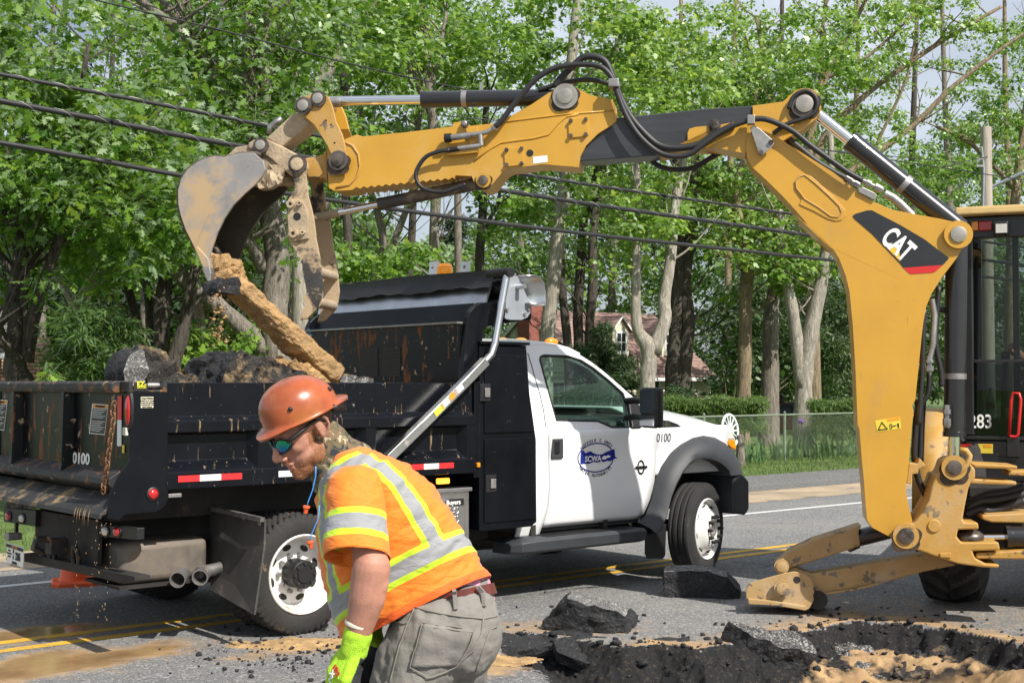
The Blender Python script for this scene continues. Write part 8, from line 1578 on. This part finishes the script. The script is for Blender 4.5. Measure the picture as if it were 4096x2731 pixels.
# --- neck gaiter
def camo():
    m = bpy.data.materials.new('camo_cloth'); m.use_nodes = True; nt = m.node_tree; N = nt.nodes; L = nt.links; bs = N['Principled BSDF']; bs.inputs['Roughness'].default_value = .9; tc = N.new('ShaderNodeTexCoord'); n = N.new('ShaderNodeTexNoise'); n.inputs['Scale'].default_value = 24; n.inputs['Detail'].default_value = 2; n.inputs['Distortion'].default_value = 1.2; L.new(tc.outputs['Object'], n.inputs['Vector'])
    r = N.new('ShaderNodeValToRGB'); r.color_ramp.interpolation = 'CONSTANT'; L.new(n.outputs['Fac'], r.inputs[0]); r.color_ramp.elements[0].color = (.03, .035, .045, 1); r.color_ramp.elements[1].position = .42; r.color_ramp.elements[1].color = (.11, .10, .05, 1)
    for p_, c_ in ((.50, (.17, .11, .065)), (.60, (.42, .36, .24)), (.66, (.12, .12, .06))): e = r.color_ramp.elements.new(p_); e.color = (*c_, 1)
    L.new(r.outputs[0], bs.inputs['Base Color']); return m
b = MB(); top_c = H(-.022, 0, -.062); bot_c = wp(300, 40, .10)
cap(b, top_c, top_c.lerp(bot_c, .5), .072, .084, 24); cap(b, top_c.lerp(bot_c, .5), bot_c, .084, .112, 24); cap(b, H(.02, 0, -.105), bot_c, .055, .09, 20)
gm = fuse(b, .005, 5); displace(gm, .005, 18, 3, 4.); wobj(gm, 'neck_gaiter', camo())
# --- vest
PB = [((400, -125), (195, -30)), ((560, -72), (120, 150)), ((760, 10), (113, 330)), ((920, 140), (122, 560)), ((1050, 320), (140, 760)), ((1140, 450), (185, 920)), ((1215, 570), (228, 1090)), ((1285, 710), (290, 1235)), ((1352, 818), (415, 1300))]
HD = [.10, .165, .205, .215, .21, .20, .19, .185, .185]
def catm(vals, t):
    i = min(int(t), len(vals) - 2); u = t - i; g = lambda k: np.array(vals[max(0, min(len(vals) - 1, k))], float); p0, p1, p2, p3 = g(i - 1), g(i), g(i + 1), g(i + 2)
    return .5 * ((2 * p1) + (p2 - p0) * u + (2 * p0 - 5 * p1 + 4 * p2 - p3) * u * u + (3 * p1 - p0 - 3 * p2 + p3) * u ** 3)
nr, ns = 110, 120; rings = []; dA = []; dOr = []
TC = .10
for i in range(nr + 1):
    t = 8 * i / nr; B_ = catm([p[0] for p in PB], t); F_ = catm([p[1] for p in PB], t); hd = float(catm([(h,) for h in HD], t)[0]); row = []
    ctr = (B_ + F_) / 2; half = (B_ - F_) / 2; Lh = np.linalg.norm(half) / S2
    for j in range(ns):
        th = 2 * pi * j / ns; c, s = cos(th), sin(th); cx = abs(c) ** .85 * (1 if c > 0 else -1); sy = abs(s) ** .85 * (1 if s > 0 else -1)
        sag = 28 * (t / 8) ** 2 * (1 - c) / 2 * abs(s)
        px = ctr + half * cx; d = TC - hd * sy * (1 + .0 * c); row.append(wp(px[0], px[1] - 56 * abs(sy) * (1 if t > 6.5 else t / 6.5), d))
        # distance to the stripe lines (metres)
        thd = th if th <= pi else 2 * pi - th; Rl = (Lh + hd) / 2
        dv = abs(thd - rad(58)) * Rl if t > .9 else 9.; dfv = abs(thd - rad(150)) * Rl * 1.1 if t > .9 else 9.
        dsh = abs(t - .95) * .085 if rad(50) < thd < rad(158) else 9.; dw_ = abs(t - 5.85) * .068
        if t > 5.9: dv = 9.
        dA.append(min(dv, dfv if t < 5.9 else 9., dsh, dw_)); dOr.append(max(0, t - 7.45))
    rings.append(row)
def hv_mat(name):
    m = bpy.data.materials.new(name); m.use_nodes = True; nt = m.node_tree; N = nt.nodes; L = nt.links; bs = N['Principled BSDF']; bs.inputs['Roughness'].default_value = .75
    a = N.new('ShaderNodeAttribute'); a.attribute_name = 'stripe'; r = N.new('ShaderNodeValToRGB'); r.color_ramp.interpolation = 'CONSTANT'; sc = N.new('ShaderNodeMath'); sc.operation = 'MULTIPLY'; sc.inputs[1].default_value = 10; L.new(a.outputs['Fac'], sc.inputs[0]); L.new(sc.outputs[0], r.inputs[0])
    r.color_ramp.elements[0].color = (.27, .275, .285, 1); r.color_ramp.elements[1].position = .235; r.color_ramp.elements[1].color = (.50, .70, .02, 1); e = r.color_ramp.elements.new(.43); e.color = (.80, .20, .012, 1)
    h = N.new('ShaderNodeAttribute'); h.attribute_name = 'hem'; gt = N.new('ShaderNodeMath'); gt.operation = 'GREATER_THAN'; gt.inputs[1].default_value = .02; L.new(h.outputs['Fac'], gt.inputs[0]); mx = N.new('ShaderNodeMix'); mx.data_type = 'RGBA'; L.new(gt.outputs[0], mx.inputs[0]); L.new(r.outputs[0], mx.inputs[6]); mx.inputs[7].default_value = (.85, .12, .008, 1)
    tc = N.new('ShaderNodeTexCoord'); v = N.new('ShaderNodeTexVoronoi'); v.inputs['Scale'].default_value = 170; L.new(tc.outputs['Object'], v.inputs['Vector']); gr = N.new('ShaderNodeMath'); gr.operation = 'GREATER_THAN'; gr.inputs[1].default_value = .43; L.new(sc.outputs[0], gr.inputs[0])
    rg = N.new('ShaderNodeMapRange'); rg.inputs[1].default_value = .0; rg.inputs[2].default_value = .45; rg.inputs[3].default_value = .74; rg.inputs[4].default_value = 1.05; L.new(v.outputs['Distance'], rg.inputs[0]); hsv = N.new('ShaderNodeHueSaturation'); L.new(mx.outputs[2], hsv.inputs['Color'])
    mm = N.new('ShaderNodeMix'); mm.data_type = 'FLOAT'; L.new(gr.outputs[0], mm.inputs[0]); mm.inputs[2].default_value = 1; L.new(rg.outputs[0], mm.inputs[3]); L.new(mm.outputs[0], hsv.inputs['Value']); L.new(hsv.outputs[0], bs.inputs['Base Color'])
    n1 = N.new('ShaderNodeTexNoise'); n1.inputs['Scale'].default_value = 10; n1.inputs['Detail'].default_value = 3; n1.inputs['Distortion'].default_value = .6; mp_ = N.new('ShaderNodeMapping'); mp_.inputs['Rotation'].default_value = (0, rad(-40), 0); mp_.inputs['Scale'].default_value = (1, 1, 2.6); L.new(tc.outputs['Object'], mp_.inputs[0]); L.new(mp_.outputs[0], n1.inputs['Vector'])
    bp = N.new('ShaderNodeBump'); bp.inputs['Distance'].default_value = .022; bp.inputs['Strength'].default_value = .45; L.new(n1.outputs['Fac'], bp.inputs['Height']); L.new(bp.outputs[0], bs.inputs['Normal'])
    bs.inputs['Sheen Weight'].default_value = .2; return m
M_HV = hv_mat('hi_vis_cloth')
def attr_set(me, nm, vals): a = me.attributes.new(nm, 'FLOAT', 'POINT'); a.data.foreach_set('value', np.array(vals, np.float32))
bv = MB().loft(rings, cap=False); vm = bpy.data.meshes.new('vest'); vm.from_pydata(bv.v, [], bv.f); vm.update(); attr_set(vm, 'stripe', dA); attr_set(vm, 'hem', dOr)
def folds(me, amp):
    c_ = np.empty(len(me.vertices) * 3); me.vertices.foreach_get('co', c_); c_ = c_.reshape(-1, 3); n_ = np.empty(len(me.vertices) * 3); me.vertices.foreach_get('normal', n_); n_ = n_.reshape(-1, 3)
    k = np.array([mnoise.fractal(Vector((q[0] * 6 + q[2] * 6, q[1] * 5, (q[2] - q[0]) * 16)), .8, 2.0, 3) for q in c_]); me.vertices.foreach_set('co', (c_ + n_ * (k * amp)[:, None]).ravel()); me.update()
folds(vm, .010); vest = wobj(vm, 'vest', M_HV); md = vest.modifiers.new('s', 'SOLIDIFY'); md.thickness = .003
def sleeve(p_top, p_bot, stations, parent, seed):
    ax = (p_bot - p_top); L = ax.length; ax.normalize(); u = Vector((1, 0, 0)); u = (u - ax * u.dot(ax)).normalized(); w = ax.cross(u); rr = []; at = []
    for i in range(41):
        t = i / 40; r = float(np.interp(t, [s[0] for s in stations], [s[1] for s in stations])); r2 = float(np.interp(t, [s[0] for s in stations], [s[2] for s in stations])); c = p_top + ax * L * t
        for_ = [c + u * r * cos(2 * pi * j / 64) + w * r2 * sin(2 * pi * j / 64) + ax * (.012 * cos(2 * pi * j / 64 + 1.2) * t) for j in range(64)]; rr.append(for_); at += [abs(t - .685) * L] * 64
    bm_ = MB().loft(rr, cap=False); me = bpy.data.meshes.new('sleeve'); me.from_pydata(bm_.v, [], bm_.f); me.update(); attr_set(me, 'stripe', at); attr_set(me, 'hem', [0.] * len(at)); folds(me, .006); o = wobj(me, 'sleeve', M_HV, 180, vest); md = o.modifiers.new('s', 'SOLIDIFY'); md.thickness = .003; return o
sleeve(wp(398, 40, -.06), wp(405, 672, -.15), [(0, .05, .03), (.06, .072, .05), (.15, .084, .066), (.4, .089, .078), (.75, .095, .086), (1, .099, .090)], vest, 1)
sleeve(wp(470, 30, .30), wp(440, 640, .37), [(0, .05, .03), (.15, .08, .066), (.5, .088, .078), (1, .095, .09)], vest, 2)
# --- shirt, belt, trousers
b = MB(); cap(b, wp(1000, 850, .10), wp(1070, 985, .10), .138, .140, 28); b2 = fuse(b, .008, 3); wobj(b2, 'pink_shirt', mat('pink_shirt', (.75, .32, .45), .85, var=.35, vs=25))
b = MB()
cap(b, wp(1085, 990, .10), wp(1060, 1120, .10), .138, .165, 28); cap(b, wp(930, 1080, .09), wp(930, 1160, .09), .12, .13, 24); b.ell(wp(1150, 1190, .02), (.125, .14, .15), 24); b.ell(wp(1190, 1180, .20), (.105, .13, .14), 24)
cap(b, wp(960, 1170, .01), knL, .135, .082, 26); cap(b, wp(1110, 1180, .20), knR, .13, .08, 26); cap(b, wp(830, 1250, .02), wp(700, 1560, .0), .10, .09, 20); cap(b, knL, anL, .080, .075, 20); cap(b, knR, anR, .080, .075, 20)
pm = fuse(b, .008, 6); displace(pm, .010, 9, 4, 1.5); displace(pm, .004, 30, 3, 2.5)
M_PANT = mat('grey_trousers', (.20, .188, .168), .9, var=.16, vs=5, bump=.006, bs=22, dirt=(.33, .27, .19), dm=.60, ds=3, dw=.25)
bvh_p = BVHTree.FromPolygons([v.co.copy() for v in pm.vertices], [tuple(p.vertices) for p in pm.polygons])
pants = wobj(pm, 'trousers', M_PANT)
def onp(x, y, bvh=bvh_p, off=.003):
    r = ray('W2', x, y).normalized(); hit = bvh.ray_cast(CAM, r); return hit[0] + hit[1] * off if hit[0] is not None else wp(x, y, -.05)
def seam(pts, r=.0022, m=None, name='seam', off=.002, parent=None):
    P_ = []
    for i in range(len(pts) - 1):
        for t in (0, .25, .5, .75): P_.append(onp(pts[i][0] + (pts[i + 1][0] - pts[i][0]) * t, pts[i][1] + (pts[i + 1][1] - pts[i][1]) * t, bvh_p, off))
    P_.append(onp(*pts[-1], bvh_p, off)); return own(MB().tube(P_, r, 6).build(name, m or M_PANT, None, 180), parent or pants)
M_SEAM = mat('trouser_seam', (.20, .185, .16), .9, var=.1)
def patch(name, poly, m, off, n=14):
    """quad patch (4 px corners) laid on the trousers"""
    (a, b_, c, d) = [np.array(p, float) for p in poly]; g = [[onp(*((a * (1 - s) + b_ * s) * (1 - t) + (d * (1 - s) + c * s) * t), bvh_p, off) for s in np.linspace(0, 1, n)] for t in np.linspace(0, 1, n)]
    o = own(MB().loft(g, cap=False, closed=False).build(name, m, None, 180), pants); md = o.modifiers.new('s', 'SOLIDIFY'); md.thickness = .003; return o
patch('back_pocket', [(878, 1140), (1240, 1185), (1120, 1440), (790, 1455)], M_PANT, .004); seam([(878, 1140), (1240, 1185), (1215, 1270), (1120, 1440), (905, 1525), (785, 1450), (830, 1300), (878, 1140)], .0022, M_SEAM, off=.007); seam([(872, 1162), (1232, 1206)], .0018, M_SEAM, off=.007)
seam([(1400, 1160), (1355, 1180), (1300, 1330), (1250, 1480)], .0025, M_SEAM); seam([(820, 1030), (1000, 1070), (1180, 1095), (1310, 1105), (1400, 1090)], .0028, M_SEAM); seam([(1305, 1105), (1290, 1220), (1235, 1330), (1130, 1420)], .003, M_SEAM); seam([(815, 1035), (760, 1160), (710, 1300), (670, 1450), (640, 1568)], .0025, M_SEAM); seam([(660, 1115), (740, 1145), (770, 1130)], .003, M_SEAM)
# belt
bc0, bc1 = np.array((1385, 893.)), np.array((775, 1030.)); rb_ = []
for j in range(72):
    th = 2 * pi * j / 72; px = (bc0 + bc1) / 2 + (bc0 - bc1) / 2 * cos(th); c = wp(px[0], px[1] - 4, .10 - .166 * sin(th)); upv = Vector((-.30, 0, .95)); outv = (c - wp(*((bc0 + bc1) / 2), .10)).normalized(); rb_.append([c + upv * .017 + outv * .004, c + upv * .017 - outv * .004, c - upv * .017 - outv * .004, c - upv * .017 + outv * .004])
rb_.append(rb_[0]); belt_ = own(MB().loft(rb_, cap=False).build('belt', mat('brown_leather', (.12, .025, .018), .35, var=.25, vs=20, coat=.2), None, 50))
for pts in ([(1098, 905), (1100, 960), (1108, 1045)], [(1268, 880), (1290, 940), (1306, 1020)]):
    P_ = [onp(x, y, bvh_p, .016 if y < 990 else .004) for x, y in pts]; P_[0] = wp(pts[0][0], pts[0][1], P_[1].y - YW - .008)
    own(MB().tube(P_, [.008, .008, .007], 4).build('belt_loop', M_PANT, None, 40), pants)
# boots
for a in (anL, anR):
    b = MB(); cap(b, a + Vector((.0, 0, -.02)), a + Vector((0, 0, .12)), .062, .068, 18); cap(b, a + Vector((-.01, 0, -.05)), a + Vector((-.17, -.05, -.062)), .048, .044, 16); b.ell(a + Vector((.02, 0, -.06)), (.06, .05, .04), 14); bm_ = fuse(b, .008, 3)
    for v in bm_.vertices: v.co.z = max(v.co.z, .004)
    wobj(bm_, 'boot', mat('work_boot', (.16, .09, .045), .7, var=.2))
# --- gloves
M_GLOVE = bpy.data.materials.new('lime_glove'); M_GLOVE.use_nodes = True; nt = M_GLOVE.node_tree; gb = nt.nodes['Principled BSDF']; gb.inputs['Roughness'].default_value = .8; ga = nt.nodes.new('ShaderNodeAttribute'); ga.attribute_name = 'palm'; gx = nt.nodes.new('ShaderNodeMix'); gx.data_type = 'RGBA'; gx.inputs[6].default_value = (.42, .72, .03, 1); gx.inputs[7].default_value = (.025, .027, .03, 1); nt.links.new(ga.outputs['Fac'], gx.inputs[0]); nt.links.new(gx.outputs[2], gb.inputs['Base Color'])
gn = nt.nodes.new('ShaderNodeTexNoise'); gn.inputs['Scale'].default_value = 60; gbp = nt.nodes.new('ShaderNodeBump'); gbp.inputs['Distance'].default_value = .004; nt.links.new(gn.outputs['Fac'], gbp.inputs['Height']); nt.links.new(gbp.outputs[0], gb.inputs['Normal'])
for wr, el, d, s, o_, nm in ((wrL, elL, dL, sL, oL, 'left'), (wrR, elR, dR, sR, oR, 'right')):
    b = MB(); hand(b, wr, d, s, o_, .0035); up_ = (el - wr).normalized(); cap(b, wr - up_ * .02, wr + up_ * .035, .040, .043, 20); gm = fuse(b, .0036, 3, .5); c_ = np.array([tuple(v.co) for v in gm.vertices]); q_ = (c_ - np.array(wr)); dn = np.array(d.normalized()); on_ = np.array(o_.normalized()); k = smooth01((-(q_ @ on_) + .003 - .02 * (q_ @ dn < .02)) / .004) * (q_ @ dn > .015); attr_set(gm, 'palm', k); displace(gm, .0018, 40, 2, 1.)
    gl_ = wobj(gm, 'glove', M_GLOVE)
    own(MB().lathe(wr + up_ * .072, -up_, [(0, .036), (-.002, .042), (.004, .0445), (.010, .043)], 28).build('cuff', mat('glove_cuff', (.70, .68, .55), .9), None, 60), gl_)
    if nm == 'left':
        bvg = BVHTree.FromPolygons([Vector(p) for p in c_], [tuple(p.vertices) for p in gm.polygons])
        for (x, y, s_, c3) in ((255, 1462, 'G', M_REDP), (270, 1500, 'G', M_REDP), (222, 1535, 'N', M_INK), (238, 1500, 'X', M_INK)):
            r = ray('W2', x, y).normalized(); hh = bvg.ray_cast(CAM, r)
            if hh[0] is not None: nn = hh[1]; tx_ = Vector((.75, 0, .65)); tx_ = (tx_ - nn * tx_.dot(nn)).normalized(); t_ = text('lettering', s_, c3, mat4(hh[0] + nn * .003, tx_, nn.cross(tx_)), .024, None, .0012, ext=.0005); own(t_, gl_)
# --- ear plugs on a blue cord
def cord(pts, plug, k1='W2'):
    M_CORD = mat('blue_cord', (.05, .30, .75), .5, var=.05); M_PLUG = mat('orange_plug', (.85, .12, .03), .6, var=.1); P_ = [wp(x, y, -.10, k1) for x, y in pts]
    o = own(MB().tube(P_, .0017, 6).build('ear_plug_cord', M_CORD, None, 180)); c, e = P_[-1], wp(*plug, -.10); ax = (e - c).normalized()
    own(MB().lathe(c - ax * .004, ax, [(0, 0), (0, .010), (.006, .011), (.010, .007), (.022, .006), (.026, 0)], 14).build('ear_plug', M_PLUG, None, 40), o)
cord([(112, 20), (112, 90), (90, 190), (60, 270), (46, 312)], (38, 365)); cord([(140, 300), (128, 400), (98, 470), (76, 520), (72, 562)], (82, 612))
# =====================================================================  OPERATOR in the backhoe cab
op_o = CF.w((x_l + .72, .18, .97)); oper = empty('person', op_o, 0, 'operator in dark clothes seated inside the backhoe cab, only a hand visible', 'person')
hh = CF.w(CP('B1', 1490, 1040, YB + .16)); b = MB(); bs0 = CF.w((x_l + .72, .30, 1.36)); sh0 = CF.w((x_l + .68, .10, 1.86)); eb = CF.w((x_l + .60, YB + .42, 1.62))
cap(b, bs0, CF.w((x_l + .70, .22, 1.78)), .15, .16); cap(b, CF.w((x_l + .50, .2, 1.86)), CF.w((x_l + .92, .2, 1.86)), .07, .07); cap(b, CF.w((x_l + .50, .2, 1.86)), eb, .06, .05); cap(b, eb, hh, .05, .034); b.ell(hh, (.045, .05, .05), 14); b.ell(CF.w((x_l + .72, .16, 2.16)), (.08, .10, .12), 18); cap(b, CF.w((x_l + .72, .2, 1.9)), CF.w((x_l + .72, .17, 2.1)), .06, .055)
for k in range(4): cap(b, hh + Vector((-.015 + .016 * k, -.03, .02)), hh + Vector((-.03 + .018 * k, -.055, -.02)), .010, .009, 10)
for s in (.58, .86): cap(b, bs0 + CF.ex * (s - .72), CF.w((x_l + s, .75, 1.38)), .085, .07); cap(b, CF.w((x_l + s, .75, 1.38)), CF.w((x_l + s, .85, 1.02)), .065, .05)
om = fuse(b, .009, 3); oo = finish(om, 'body', M_SKIN, None, 180); oo.parent = oper; om.transform(Matrix.Translation(-op_o))
b = MB(); cap(b, bs0, CF.w((x_l + .70, .22, 1.78)), .17, .18); cap(b, CF.w((x_l + .50, .2, 1.86)), CF.w((x_l + .92, .2, 1.86)), .09, .09); cap(b, CF.w((x_l + .50, .2, 1.86)), eb, .075, .065); cap(b, eb, eb.lerp(hh, .6), .062, .05)
om = fuse(b, .011, 3); oo = finish(om, 'jacket', mat('dark_jacket', (.02, .02, .024), .9), None, 180); oo.parent = oper; om.transform(Matrix.Translation(-op_o))
